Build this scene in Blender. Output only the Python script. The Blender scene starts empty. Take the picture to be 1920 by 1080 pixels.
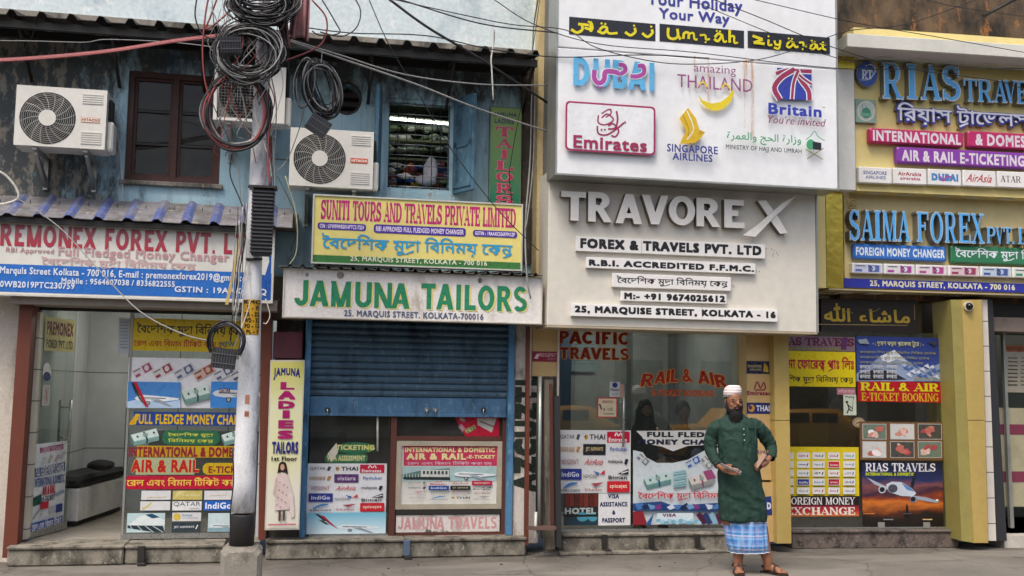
import bpy, bmesh, math, random
from mathutils import Vector, Matrix
import numpy as np
from mathutils.geometry import delaunay_2d_cdt, tessellate_polygon

# ------------------------------------------------------------------ camera, light, exposure
sc = bpy.context.scene
W_, H_ = 1920.0, 1080.0
FPX = 2000.0
CAM = Vector((0.0, -11.0, 1.70))
YAW, PITCH, ROLL = math.radians(11.3), math.atan(186 / FPX), math.radians(0.88)
_f = Vector((math.sin(YAW) * math.cos(PITCH), math.cos(YAW) * math.cos(PITCH), math.sin(PITCH)))
_r0 = Vector((math.cos(YAW), -math.sin(YAW), 0))
_u0 = _r0.cross(_f)
C_R = _r0 * math.cos(ROLL) + _u0 * math.sin(ROLL)
C_U = _u0 * math.cos(ROLL) - _r0 * math.sin(ROLL)
cd = bpy.data.cameras.new('camera')
cam = bpy.data.objects.new('camera', cd)
sc.collection.objects.link(cam)
cd.sensor_width = 36.0
cd.lens = 36.0 * FPX / W_
cd.clip_start = 0.1
cd.clip_end = 500
cam.matrix_world = Matrix((( C_R.x, C_U.x, -_f.x, CAM.x), (C_R.y, C_U.y, -_f.y, CAM.y), (C_R.z, C_U.z, -_f.z, CAM.z), (0, 0, 0, 1)))
sc.camera = cam
sc.render.resolution_x, sc.render.resolution_y = 1024, 576

world = bpy.data.worlds.new('World')
sc.world = world
world.use_nodes = True
wn = world.node_tree
sky = wn.nodes.new('ShaderNodeTexSky')
sky.sky_type = 'NISHITA'
sky.sun_disc = False
SUN_EL, SUN_AZ = math.radians(58), math.radians(215)      # azimuth clockwise from +Y
sky.sun_elevation = SUN_EL
sky.sun_rotation = SUN_AZ
sky.air_density = 1.0
sky.dust_density = 5.0
sky.ozone_density = 0.6
wn.links.new(sky.outputs[0], wn.nodes['Background'].inputs[0])
wn.nodes['Background'].inputs[1].default_value = 0.15
sl = bpy.data.lights.new('sun', 'SUN')
sl.energy = 1.2
sl.angle = math.radians(18)
sl.color = (1.0, 0.96, 0.9)
sun = bpy.data.objects.new('sun', sl)
sc.collection.objects.link(sun)
sd = Vector((math.sin(SUN_AZ) * math.cos(SUN_EL), math.cos(SUN_AZ) * math.cos(SUN_EL), math.sin(SUN_EL)))
sun.rotation_euler = (-sd).to_track_quat('-Z', 'Y').to_euler()
sun.location = (0, -15, 20)
sc.view_settings.view_transform = 'Standard'
sc.view_settings.look = 'None'
sc.view_settings.gamma = 1.0
sc.view_settings.use_curve_mapping = False
sc.view_settings.exposure = 0.45
sc.cycles.max_bounces = 8
sc.cycles.transparent_max_bounces = 24
sc.cycles.use_denoising = True

# ------------------------------------------------------------------ frames: a facade plane, points on it found from the photo
class Frame:
    def __init__(s, ox, oy, ang=0.0):
        a = math.radians(ang)
        s.o = Vector((ox, oy, 0)); s.sd = Vector((math.cos(a), math.sin(a), 0)); s.nd = Vector((math.sin(a), -math.cos(a), 0))
    def W(s, S, N, Z):
        v = s.o + s.sd * S + s.nd * N
        return Vector((v.x, v.y, Z))
    def hit(s, px, py, n=0.0):
        d = _f * FPX + C_R * (px - W_ / 2) - C_U * (py - H_ / 2)
        q = s.o + s.nd * n
        t = (q - CAM).dot(s.nd) / d.dot(s.nd)
        p = CAM + d * t
        return (p - s.o).dot(s.sd), p.z
    def P(s, px, py, n=0.0):
        S, Z = s.hit(px, py, n)
        return s.W(S, n, Z)
    def R(s, x0, y0, x1, y1, n=0.0):
        xc, yc = (x0 + x1) / 2, (y0 + y1) / 2
        return s.hit(x0, yc, n)[0], s.hit(x1, yc, n)[0], s.hit(xc, y1, n)[1], s.hit(xc, y0, n)[1]
F1 = Frame(0, 0, 0)
_q = F1.P(1575, 700)
F2 = Frame(_q.x, _q.y, -3.0)
def floor_hit(px, py, z=0.0):
    d = _f * FPX + C_R * (px - W_ / 2) - C_U * (py - H_ / 2)
    return CAM + d * ((z - CAM.z) / d.z)

# ------------------------------------------------------------------ materials
def lin(h):
    h = h.lstrip('#'); o = []
    if len(h) == 3: h = ''.join(q * 2 for q in h)
    for i in (0, 2, 4):
        c = int(h[i:i + 2], 16) / 255
        o.append(c / 12.92 if c <= 0.04045 else ((c + 0.055) / 1.055) ** 2.4)
    return (*o, 1)
MATS = {}
class NT:
    """small node-tree helper"""
    def __init__(s, name):
        s.m = bpy.data.materials.new(name); s.m.use_nodes = True; s.t = s.m.node_tree; s.b = s.t.nodes['Principled BSDF']
        s.geo = None
    def n(s, t, **k):
        x = s.t.nodes.new('ShaderNode' + t)
        for a, b in k.items(): setattr(x, a, b)
        return x
    def l(s, a, b): s.t.links.new(a, b)
    def pos(s):
        if not s.geo: s.geo = s.n('NewGeometry')
        return s.geo.outputs['Position']
    def noise(s, scale=4, detail=4, stretch=(1, 1, 1), rough=.55, off=(0, 0, 0)):
        mp = s.n('Mapping'); s.l(s.pos(), mp.inputs[0]); mp.inputs['Scale'].default_value = stretch; mp.inputs['Location'].default_value = off
        x = s.n('TexNoise'); s.l(mp.outputs[0], x.inputs['Vector']); x.inputs['Scale'].default_value = scale
        x.inputs['Detail'].default_value = detail; x.inputs['Roughness'].default_value = rough
        return x.outputs['Fac']
    def ramp(s, fac, pts):
        r = s.n('ValToRGB'); s.l(fac, r.inputs[0]); e = r.color_ramp.elements
        while len(e) < len(pts): e.new(.5)
        for i, (p, c) in enumerate(pts):
            e[i].position = p; e[i].color = c if not isinstance(c, (int, float)) else (c, c, c, 1)
        return r.outputs[0]
    def mix(s, fac, a, b, mode='MIX'):
        x = s.n('Mix', data_type='RGBA', blend_type=mode)
        if isinstance(fac, (int, float)): x.inputs[0].default_value = fac
        else: s.l(fac, x.inputs[0])
        for i, v in ((6, a), (7, b)):
            if isinstance(v, tuple): x.inputs[i].default_value = v
            else: s.l(v, x.inputs[i])
        return x.outputs[2]
    def math(s, op, a, b=None, clamp=False):
        x = s.n('Math', operation=op, use_clamp=clamp)
        for i, v in ((0, a), (1, b)):
            if v is None: continue
            if isinstance(v, (int, float)): x.inputs[i].default_value = v
            else: s.l(v, x.inputs[i])
        return x.outputs[0]
    def xyz(s):
        x = s.n('SeparateXYZ'); s.l(s.pos(), x.inputs[0]); return x.outputs
    def bump(s, h, strength=.3, dist=.01):
        b = s.n('Bump'); b.inputs['Strength'].default_value = strength; b.inputs['Distance'].default_value = dist
        s.l(h, b.inputs['Height']); s.l(b.outputs[0], s.b.inputs['Normal'])
    def base(s, c):
        if isinstance(c, tuple): s.b.inputs['Base Color'].default_value = c
        else: s.l(c, s.b.inputs['Base Color'])
    def rough(s, r):
        if isinstance(r, (int, float)): s.b.inputs['Roughness'].default_value = r
        else: s.l(r, s.b.inputs['Roughness'])

def paint(h, rough=.55, metal=0.0, dirt=.25, scale=5, bump=.12, streak=False, dirtcol='#3a342c'):
    """general painted / printed surface with uneven wear and grime"""
    key = ('paint', h, rough, metal, dirt, scale, bump, streak, dirtcol)
    if key in MATS: return MATS[key]
    t = NT('paint_' + h.lstrip('#'))
    c = lin(h)
    n1 = t.noise(scale, 6, (1, 1, .25) if streak else (1, 1, 1))
    n2 = t.noise(scale * 7, 4, off=(3, 1, 7))
    f = t.ramp(n1, [(.42, 0.0), (.75, 1.0)])
    f = t.math('MULTIPLY', f, dirt)
    col = t.mix(f, c, lin(dirtcol))
    v = t.ramp(n2, [(.25, .93), (.75, 1.04)])
    col = t.mix(1.0, col, v, 'MULTIPLY')
    t.base(col); t.b.inputs['Metallic'].default_value = metal
    t.rough(t.ramp(n2, [(.2, max(.05, rough - .1)), (.8, min(1, rough + .12))]))
    if bump: t.bump(n2, bump, .004)
    MATS[key] = t.m
    return t.m
def ink(h): return paint(h, .3, 0, .16, 3, 0)
def vinyl(h): return paint(h, .35, 0, .1, 3, 0)
def glow(h, e):
    key = ('glow', h, e)
    if key in MATS: return MATS[key]
    t = NT('lit_tube'); t.base(lin(h)); t.b.inputs['Emission Color'].default_value = lin(h); t.b.inputs['Emission Strength'].default_value = e
    MATS[key] = t.m; return t.m
def glass(name='shop_glass', tint='#e9eeeb', refl=1.6, dust=.03):
    key = (name, tint, refl, dust)
    if key in MATS: return MATS[key]
    m = bpy.data.materials.new(name); m.use_nodes = True; t = m.node_tree; t.nodes.clear()
    o = t.nodes.new('ShaderNodeOutputMaterial'); tr = t.nodes.new('ShaderNodeBsdfTransparent'); gl = t.nodes.new('ShaderNodeBsdfGlossy')
    df = t.nodes.new('ShaderNodeBsdfDiffuse'); lw = t.nodes.new('ShaderNodeLayerWeight'); lw.inputs[0].default_value = .5; pw = t.nodes.new('ShaderNodeMath'); pw.operation = 'POWER'; pw.inputs[1].default_value = 5; fr = t.nodes.new('ShaderNodeMath'); fr.operation = 'MULTIPLY_ADD'; f0 = ((refl - 1) / (refl + 1)) ** 2; fr.inputs[1].default_value = 1 - f0; fr.inputs[2].default_value = f0; mx = t.nodes.new('ShaderNodeMixShader'); m2 = t.nodes.new('ShaderNodeMixShader')
    tr.inputs[0].default_value = lin(tint); gl.inputs['Roughness'].default_value = .012; t.links.new(lw.outputs['Facing'], pw.inputs[0]); t.links.new(pw.outputs[0], fr.inputs[0])
    df.inputs[0].default_value = (.5, .5, .48, 1)
    ns = t.nodes.new('ShaderNodeTexNoise'); ns.inputs['Scale'].default_value = 3; ns.inputs['Detail'].default_value = 8
    ma = t.nodes.new('ShaderNodeMath'); ma.operation = 'MULTIPLY'; ma.inputs[1].default_value = dust * 2
    t.links.new(ns.outputs['Fac'], ma.inputs[0]); t.links.new(ma.outputs[0], m2.inputs[0])
    t.links.new(tr.outputs[0], m2.inputs[1]); t.links.new(df.outputs[0], m2.inputs[2])
    t.links.new(fr.outputs[0], mx.inputs[0]); t.links.new(m2.outputs[0], mx.inputs[1]); t.links.new(gl.outputs[0], mx.inputs[2])
    t.links.new(mx.outputs[0], o.inputs[0])
    MATS[key] = m; return m
def stain(h, alpha):
    key = ('stain', h, alpha)
    if key in MATS: return MATS[key]
    t = NT('stain_film'); t.base(lin(h)); t.rough(.8)
    a = t.ramp(t.noise(14, 5, (3, 3, .35)), [(.35, 0.0), (.7, 1.0)])
    t.l(t.math('MULTIPLY', a, alpha), t.b.inputs['Alpha'])
    MATS[key] = t.m; return t.m

# ------------------------------------------------------------------ mesh building
WPOS = {}
class MB:
    def __init__(s): s.v = []; s.f = []; s.mi = []; s.mats = []; s.sm = []
    def slot(s, m):
        if m not in s.mats: s.mats.append(m)
        return s.mats.index(m)
    def add(s, vs, fs, m, smooth=False):
        b = len(s.v); s.v.extend(vs); k = s.slot(m)
        for f in fs:
            s.f.append([b + i for i in f]); s.mi.append(k); s.sm.append(smooth)
    def hexa(s, p, m):      # p: 8 points, back ring 0-3 then front ring 4-7 (each bl, br, tr, tl)
        s.add(p, [(0, 3, 2, 1), (4, 5, 6, 7), (0, 1, 5, 4), (1, 2, 6, 5), (2, 3, 7, 6), (3, 0, 4, 7)], m)
    def box(s, F, s0, s1, z0, z1, n0, n1, m, bev=0.0):
        if n0 > n1: n0, n1 = n1, n0
        if bev <= 0:
            s.hexa([F.W(s0, n0, z0), F.W(s1, n0, z0), F.W(s1, n0, z1), F.W(s0, n0, z1), F.W(s0, n1, z0), F.W(s1, n1, z0), F.W(s1, n1, z1), F.W(s0, n1, z1)], m)
        else:
            b = bev; r = []
            for (n, i) in ((n0, b), (n0 + b, 0), (n1 - b, 0), (n1, b)):
                pts = [(s0 + i, z0 + i + b), (s0 + i + b, z0 + i), (s1 - i - b, z0 + i), (s1 - i, z0 + i + b), (s1 - i, z1 - i - b), (s1 - i - b, z1 - i), (s0 + i + b, z1 - i), (s0 + i, z1 - i - b)]
                r.append([F.W(a, n, c) for a, c in pts])
            vs = [q for k in r for q in k]; fs = [tuple(range(7, -1, -1)), tuple(range(24, 32))]
            for k in range(3):
                for j in range(8): fs.append((k * 8 + j, k * 8 + (j + 1) % 8, k * 8 + 8 + (j + 1) % 8, k * 8 + 8 + j))
            s.add(vs, fs, m)
    def pbox(s, F, x0, y0, x1, y1, n0, n1, m, bev=0.0):      # rectangle read from the photo on the outer face n1
        a, b, c, d = F.R(x0, y0, x1, y1, n1); s.box(F, a, b, c, d, n0, n1, m, bev)
    def quadbox(s, F, q, n0, n1, m):       # q: px corners bl, br, tr, tl on face n1
        h = [F.hit(x, y, n1) for x, y in q]
        s.hexa([F.W(a, n0, z) for a, z in h] + [F.W(a, n1, z) for a, z in h], m)
    def tube(s, pts, r, m, seg=7, cap=True):
        n = len(pts)
        if n < 2: return
        rs = r if isinstance(r, (list, tuple)) else [r] * n
        ring = []; prev = None
        for i, p in enumerate(pts):
            t = (pts[min(i + 1, n - 1)] - pts[max(i - 1, 0)])
            if t.length < 1e-9: t = Vector((0, 0, 1))
            t.normalize()
            if prev is None:
                a = Vector((0, 0, 1)) if abs(t.z) < .9 else Vector((1, 0, 0))
                u = t.cross(a).normalized()
            else:
                u = prev - t * prev.dot(t)
                u = u.normalized() if u.length > 1e-6 else t.orthogonal().normalized()
            prev = u; w = t.cross(u)
            ring.append([p + (u * math.cos(k * 2 * math.pi / seg) + w * math.sin(k * 2 * math.pi / seg)) * rs[i] for k in range(seg)])
        vs = [q for k in ring for q in k]; fs = []
        for i in range(n - 1):
            for k in range(seg):
                fs.append((i * seg + k, i * seg + (k + 1) % seg, (i + 1) * seg + (k + 1) % seg, (i + 1) * seg + k))
        if cap: fs += [tuple(range(seg - 1, -1, -1)), tuple((n - 1) * seg + k for k in range(seg))]
        s.add(vs, fs, m, True)
    def loft(s, rings, m, cap=True, closed=True, smooth=True):
        seg = len(rings[0]); vs = [q for k in rings for q in k]; fs = []
        for i in range(len(rings) - 1):
            for k in range(seg if closed else seg - 1):
                fs.append((i * seg + k, i * seg + (k + 1) % seg, (i + 1) * seg + (k + 1) % seg, (i + 1) * seg + k))
        if cap: fs += [tuple(range(seg - 1, -1, -1)), tuple((len(rings) - 1) * seg + k for k in range(seg))]
        s.add(vs, fs, m, smooth)
    def disc(s, F, S, Z, r, n0, n1, m, seg=28, rz=None):
        rz = rz or r
        a = [(S + r * math.cos(k * 2 * math.pi / seg), Z + rz * math.sin(k * 2 * math.pi / seg)) for k in range(seg)]
        s.add([F.W(x, n0, z) for x, z in a] + [F.W(x, n1, z) for x, z in a],
              [tuple(range(seg - 1, -1, -1)), tuple(range(seg, 2 * seg))] + [(k, (k + 1) % seg, seg + (k + 1) % seg, seg + k) for k in range(seg)], m)
    def build(s, name, parent=None, loc=None):
        me = bpy.data.meshes.new(name)
        if parent is not None: off = WPOS.get(parent.name, parent.location)
        else: off = None
        o3 = Vector(off) if off is not None else (loc if loc is not None else Vector((0, 0, 0)))
        me.from_pydata([tuple(Vector(v) - o3) for v in s.v], [], s.f)
        for m in s.mats: me.materials.append(m)
        me.polygons.foreach_set('material_index', s.mi)
        me.polygons.foreach_set('use_smooth', s.sm)
        me.update()
        o = bpy.data.objects.new(name, me); sc.collection.objects.link(o)
        if parent is not None: o.parent = parent
        else: o.location = o3
        return o
def sub(child):       # a part that will carry sub-parts: its origin coincides with its thing's
    w = Vector((0, 0, 0)); p = child
    while p is not None: w += p.location; p = p.parent
    WPOS[child.name] = w; return child
ROOTS = []
def thing(name, label, cat, loc, group=None):
    o = bpy.data.objects.new(name, None); sc.collection.objects.link(o)
    o.location = loc; o.empty_display_size = .1
    o['label'] = label; o['category'] = cat
    if group: o['group'] = group
    ROOTS.append(o)
    return o
def tag(o, label=None, cat=None, group=None, kind=None):
    if label: o['label'] = label
    if cat: o['category'] = cat
    if group: o['group'] = group
    if kind: o['kind'] = kind
    return o
def smoothpts(p, k=6):
    """Catmull-Rom through points"""
    if len(p) < 3: return list(p)
    q = [p[0] * 2 - p[1]] + list(p) + [p[-1] * 2 - p[-2]]; o = []
    for i in range(1, len(q) - 2):
        for j in range(k):
            t = j / k; a, b, c, d = q[i - 1], q[i], q[i + 1], q[i + 2]
            o.append(.5 * ((2 * b) + (c - a) * t + (2 * a - 5 * b + 4 * c - d) * t * t + (3 * b - a - 3 * c + d) * t ** 3))
    o.append(p[-1]); return o

# ------------------------------------------------------------------ lettering
def union(vs, fs):
    """flatten overlapping faces to one triangulated sheet: cut along every edge, keep what lies inside any face"""
    V = np.array([(v[0], v[1]) for v in vs], dtype=float); tr = []; ed = {}
    for t in fs:
        if len(t) > 4:
            q = tessellate_polygon([[Vector((V[i][0], V[i][1], 0)) for i in t]]); tr += [tuple(t[j] for j in x) for x in q]
        else: tr += [(t[0], t[i], t[i + 1]) for i in range(1, len(t) - 1)]
        for i in range(len(t)):
            e = (t[i], t[(i + 1) % len(t)]); ed[tuple(sorted(e))] = ed.get(tuple(sorted(e)), 0) + 1
    T = np.array(tr); A, B, C = V[T[:, 0]], V[T[:, 1]], V[T[:, 2]]
    ar = (B[:, 0] - A[:, 0]) * (C[:, 1] - A[:, 1]) - (B[:, 1] - A[:, 1]) * (C[:, 0] - A[:, 0]); ok = np.abs(ar) > 1e-7
    A, B, C, ar = A[ok], B[ok], C[ok], ar[ok]; sg = np.sign(ar)
    r = delaunay_2d_cdt([Vector(v) for v in V], [e for e, k in ed.items() if k == 1], [], 0, 1e-6, False)
    P = np.array([(v.x, v.y) for v in r[0]]); F = np.array([tuple(f) for f in r[2]])
    if not len(F): return [tuple(p) for p in P], []
    c = P[F].mean(axis=1); keep = np.zeros(len(F), bool)
    for lo in range(0, len(F), 400):
        q = c[lo:lo + 400, None, :]
        def s_(a, b): return ((b[:, 0] - a[:, 0]) * (q[..., 1] - a[:, 1]) - (b[:, 1] - a[:, 1]) * (q[..., 0] - a[:, 0])) * sg
        keep[lo:lo + 400] = ((s_(A, B) > 0) & (s_(B, C) > 0) & (s_(C, A) > 0)).any(axis=1)
    return [tuple(p) for p in P], [tuple(int(i) for i in f) for f in F[keep]]
_gc = {}; _cc = {}; _adv = {}
def raw_text(s):
    c = bpy.data.curves.new('t', 'FONT'); c.body = s; c.resolution_u = 2; c.fill_mode = 'FRONT'
    o = bpy.data.objects.new('t', c); me = bpy.data.meshes.new_from_object(o)
    V = [(v.co.x, v.co.y) for v in me.vertices]; T = [tuple(p.vertices) for p in me.polygons]
    bpy.data.objects.remove(o); bpy.data.curves.remove(c); bpy.data.meshes.remove(me)
    return V, T
def adv(ch):
    if ch not in _adv: q = '\u0995\u0995' if '\u0980' <= ch <= '\u09ff' else 'HH'; _adv[ch] = max(v[0] for v in raw_text(ch + q)[0]) - max(v[0] for v in raw_text(q)[0])
    return _adv[ch]
def thick(V, T, b):
    if not T: return V, T
    if b <= 0.001: return union(V, T)
    sh = [(0, 0), (-b, -b), (b, -b), (b, b), (-b, b)] + ([(b, 0), (-b, 0), (0, b), (0, -b)] if b > .045 else [])
    VV = []; TT = []
    for dx, dy in sh:
        k = len(VV); VV += [(x + dx, y + dy) for x, y in V]; TT += [tuple(k + i for i in t) for t in T]
    return union(VV, TT)
def char(ch, b):
    b = round(b / .012) * .012; k = (ch, round(b, 3))
    if k not in _cc:
        V, T = raw_text(ch); _cc[k] = thick(V, T, b)
    return _cc[k]
def lay(parts):
    """parts: (V, T, x, y, sx, sy) -> one mesh; the third value of a vertex alternates so that touching letters never share a plane"""
    VV = []; TT = []
    for i, (V, T, x, y, sx, sy) in enumerate(parts):
        k = len(VV); VV += [(x + a * sx, y + c * sy, i % 3) for a, c in V]; TT += [tuple(k + j for j in t) for t in T]
    return VV, TT
def sans(s, bold=0.02):
    b = bold * .85; x = 0; P = []
    for ch in s:
        if ch != ' ': P.append((*char(ch, b), x, 0, 1, 1))
        x += adv(ch) + b * 1.5
    return lay(P)
def bengali(s, bold=0.015):
    """s is in visual order; '^' after a letter hangs a ra-stroke under it, '_X' hangs a half-size X under it"""
    b = bold * .5; x = 0; P = []; last = (0, 0); i = 0
    while i < len(s):
        ch = s[i]
        if ch == '^':
            x0, x1 = last; v = [(x1 - .10, .06), (x1 - .04, -.01), (x0 + .12, -.20 - b), (x0 + .06, -.13 - b)]; P.append((v, [(0, 3, 2, 1)], 0, 0, 1, 1))
        elif ch == '_':
            i += 1; x0, x1 = last; P.append((*char(s[i], b * 1.5), x0 + (x1 - x0) * .35, -.22, .62, .5))
        else:
            a = adv(ch)
            if ch != ' ': P.append((*char(ch, b), x, 0, 1, 1))
            if a > .05: last = (x, x + a)
            x += a
        i += 1
    return lay(P)
# slab-serif capitals drawn stroke by stroke
def _serif_glyph(ch, block=False):
    P = []
    TH, TN, SF = (.24, .2, 0) if block else (.17, .06, .055)
    THIN, THK = (.25, .27) if block else (.07, .2)
    def q(*p):
        if block and max(v for _, v in p) - min(v for _, v in p) < 1e-6: return
        P.append(list(p))
    def stem(x, w=TH, y0=0, y1=1, ser=True, l=.07):
        q((x, y0), (x + w, y0), (x + w, y1), (x, y1))
        if ser and not block:
            if y0 == 0: q((x - l, 0), (x + w + l, 0), (x + w + l, SF), (x - l, SF))
            if y1 == 1: q((x - l, 1 - SF), (x + w + l, 1 - SF), (x + w + l, 1), (x - l, 1))
    def bar(x0, x1, y, w=TN): q((x0, y - w / 2), (x1, y - w / 2), (x1, y + w / 2), (x0, y + w / 2))
    def diag(x0, y0, x1, y1, w): q((x0 - w / 2, y0), (x0 + w / 2, y0), (x1 + w / 2, y1), (x1 - w / 2, y1))
    def tick(x, y0, y1, w=.05):
        if not block: q((x, y0), (x + w, y0), (x + w, y1), (x, y1))
    def arc(cx, cy, rx, ry, a0, a1, th=TH, tn=TN, n=14):
        for i in range(n):
            u0 = math.radians(a0 + (a1 - a0) * i / n); u1 = math.radians(a0 + (a1 - a0) * (i + 1) / n)
            o = [(cx + rx * math.cos(u), cy + ry * math.sin(u)) for u in (u0, u1)]
            m = [(cx + (rx - th) * math.cos(u), cy + (ry - tn) * math.sin(u)) for u in (u0, u1)]
            q(o[0], o[1], m[1], m[0])
    w = .8
    if ch == 'A': diag(.07, 0, .40, 1, THIN); diag(.70, 0, .40, 1, THK); bar(.17, .62, .27 if block else .32, TN * .8); q((-.05, 0), (.2, 0), (.2, SF), (-.05, SF)); q((.54, 0), (.86, 0), (.86, SF), (.54, SF)); w = .82
    elif ch == 'B': stem(.08); bar(.2, .5, 1 - TN / 2); bar(.2, .5, .52); bar(.2, .5, TN / 2); arc(.45, .745, .27, .255, -90, 90); arc(.47, .26, .3, .26, -90, 90); w = .8
    elif ch in 'CG':
        arc(.42, .5, .42, .5, 45, 315); tick(.68, .68, .98)
        if ch == 'G': stem(.6, TH, 0.02, .42, False); bar(.5, .86, .42)
        w = .84
    elif ch == 'D': stem(.08); bar(.2, .4, 1 - TN / 2); bar(.2, .4, TN / 2); arc(.38, .5, .46, .5, -90, 90); w = .88
    elif ch in 'EF':
        stem(.08); bar(.2, .68, 1 - TN / 2); bar(.2, .5, .52); tick(.64, .74, 1); tick(.47, .4, .64)
        if ch == 'E': bar(.2, .7, TN / 2); tick(.67, 0, .27)
        w = .74
    elif ch == 'H': stem(.08); stem(.62); bar(.2, .65, .5); w = .9
    elif ch == 'I': stem(.1); w = .4
    elif ch == 'J': stem(.4, TH, .28, 1); arc(.32, .3, .32, .3, 180, 360, TH, TN); w = .72
    elif ch == 'K': stem(.08); diag(.28, .42, .68, 1, THIN); diag(.72, 0, .38, .6, THK); q((.55, 0), (.9, 0), (.9, SF), (.55, SF)); q((.55, 1 - SF), (.83, 1 - SF), (.83, 1), (.55, 1)); w = .9
    elif ch == 'L': stem(.08); bar(.2, .66, TN / 2); tick(.63, 0, .3); w = .72
    elif ch == 'M': stem(.08, THIN if not block else .22); stem(.78, TH if not block else .22); diag(.16, 1, .5, 0, THK - .03); diag(.9 if block else .84, 1, .54 if block else .5, 0, THIN); w = 1.08
    elif ch == 'N': stem(.08, THIN if not block else .22); stem(.7, THIN if not block else .22); diag(.17, 1, .76 if block else .68, 0, THK); w = .9
    elif ch == 'O': arc(.43, .5, .43, .5, 0, 360, n=26); w = .88
    elif ch in 'PR':
        stem(.08); bar(.2, .5, 1 - TN / 2); bar(.2, .5, .47); arc(.47, .72, .29, .28, -90, 90)
        if ch == 'R': diag(.72, 0, .42, .5, .26 if block else .19); q((.6, 0), (.9, 0), (.9, SF), (.6, SF)); w = .88
        else: w = .78
    elif ch == 'S': arc(.36, .72, .34, .28, 25, 270, .22 if block else .16, .18 if block else .07); arc(.36, .28, .35, .28, -155, 90, .22 if block else .16, .18 if block else .07); diag(.22, .64, .5, .38, .2) if not block else bar(.26, .46, .50, .12); tick(.6, .7, .98); tick(.03, .02, .3); w = .74
    elif ch == 'T': stem(.3); bar(.02, .75, 1 - TN / 2); tick(.0, .72, 1); tick(.72, .72, 1); w = .8
    elif ch == 'U': stem(.08, TH, .3, 1); stem(.62, TH if block else .07, .3, 1); arc(.47 if block else .385, .32, .39 if block else .305, .32, 180, 360, TH if block else .15, TN if block else .07); w = .86
    elif ch == 'V': diag(.1, 1, .42, 0, THK); diag(.74, 1, .42, 0, THIN); q((-.05, 1 - SF), (.28, 1 - SF), (.28, 1), (-.05, 1)); q((.62, 1 - SF), (.88, 1 - SF), (.88, 1), (.62, 1)); w = .84
    elif ch == 'X': diag(.12, 1, .7, 0, THK + .01); diag(.7, 1, .12, 0, THIN); q((-.03, 1 - SF), (.3, 1 - SF), (.3, 1), (-.03, 1)); q((.56, 1 - SF), (.84, 1 - SF), (.84, 1), (.56, 1)); q((-.03, 0), (.26, 0), (.26, SF), (-.03, SF)); q((.53, 0), (.87, 0), (.87, SF), (.53, SF)); w = .86
    elif ch == 'Y': diag(.12, 1, .4, .45, THK); diag(.7, 1, .42, .45, THIN); stem(.32, TH, 0, .5); q((-.03, 1 - SF), (.28, 1 - SF), (.28, 1), (-.03, 1)); q((.56, 1 - SF), (.84, 1 - SF), (.84, 1), (.56, 1)); w = .84
    elif ch == '&': arc(.36, .76, .22, .24, 0, 360, .13, TN); arc(.34, .27, .34, .27, 60, 350, .18, TN); diag(.82, 0, .3, .66, .2); w = .9
    elif ch == '.': q((.04, 0), (.2, 0), (.2, .17), (.04, .17)); w = .26
    elif ch == '-': bar(.04, .36, .4, .1); w = .42
    else: w = .38
    return P, w
def serif(s, bold=0, block=False):
    V = []; T = []; x = 0
    for ch in s:
        P, w = _serif_glyph(ch, block)
        for p in P:
            a = sum(p[i][0] * p[(i + 1) % len(p)][1] - p[(i + 1) % len(p)][0] * p[i][1] for i in range(len(p)))
            if abs(a) < 1e-7: continue
            if a < 0: p = p[::-1]
            if bold:
                cx = sum(u for u, _ in p) / len(p); cy = sum(v for _, v in p) / len(p)
                p = [(u + (bold if u > cx else -bold), v + (bold if v > cy else -bold)) for u, v in p]
            b = len(V); V += [(x + u, v) for u, v in p]; T.append(tuple(range(b, b + len(p))))
        x += w + (.05 if block else .06)
    return union(V, T)
def glyphs(s, font, bold):
    k = (s, font, round(bold, 3))
    if k not in _gc: _gc[k] = {'bn': bengali, 'serif': serif, 'block': lambda t, b_: serif(t, 0, True)}.get(font, sans)(s, bold)
    return _gc[k]

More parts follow.
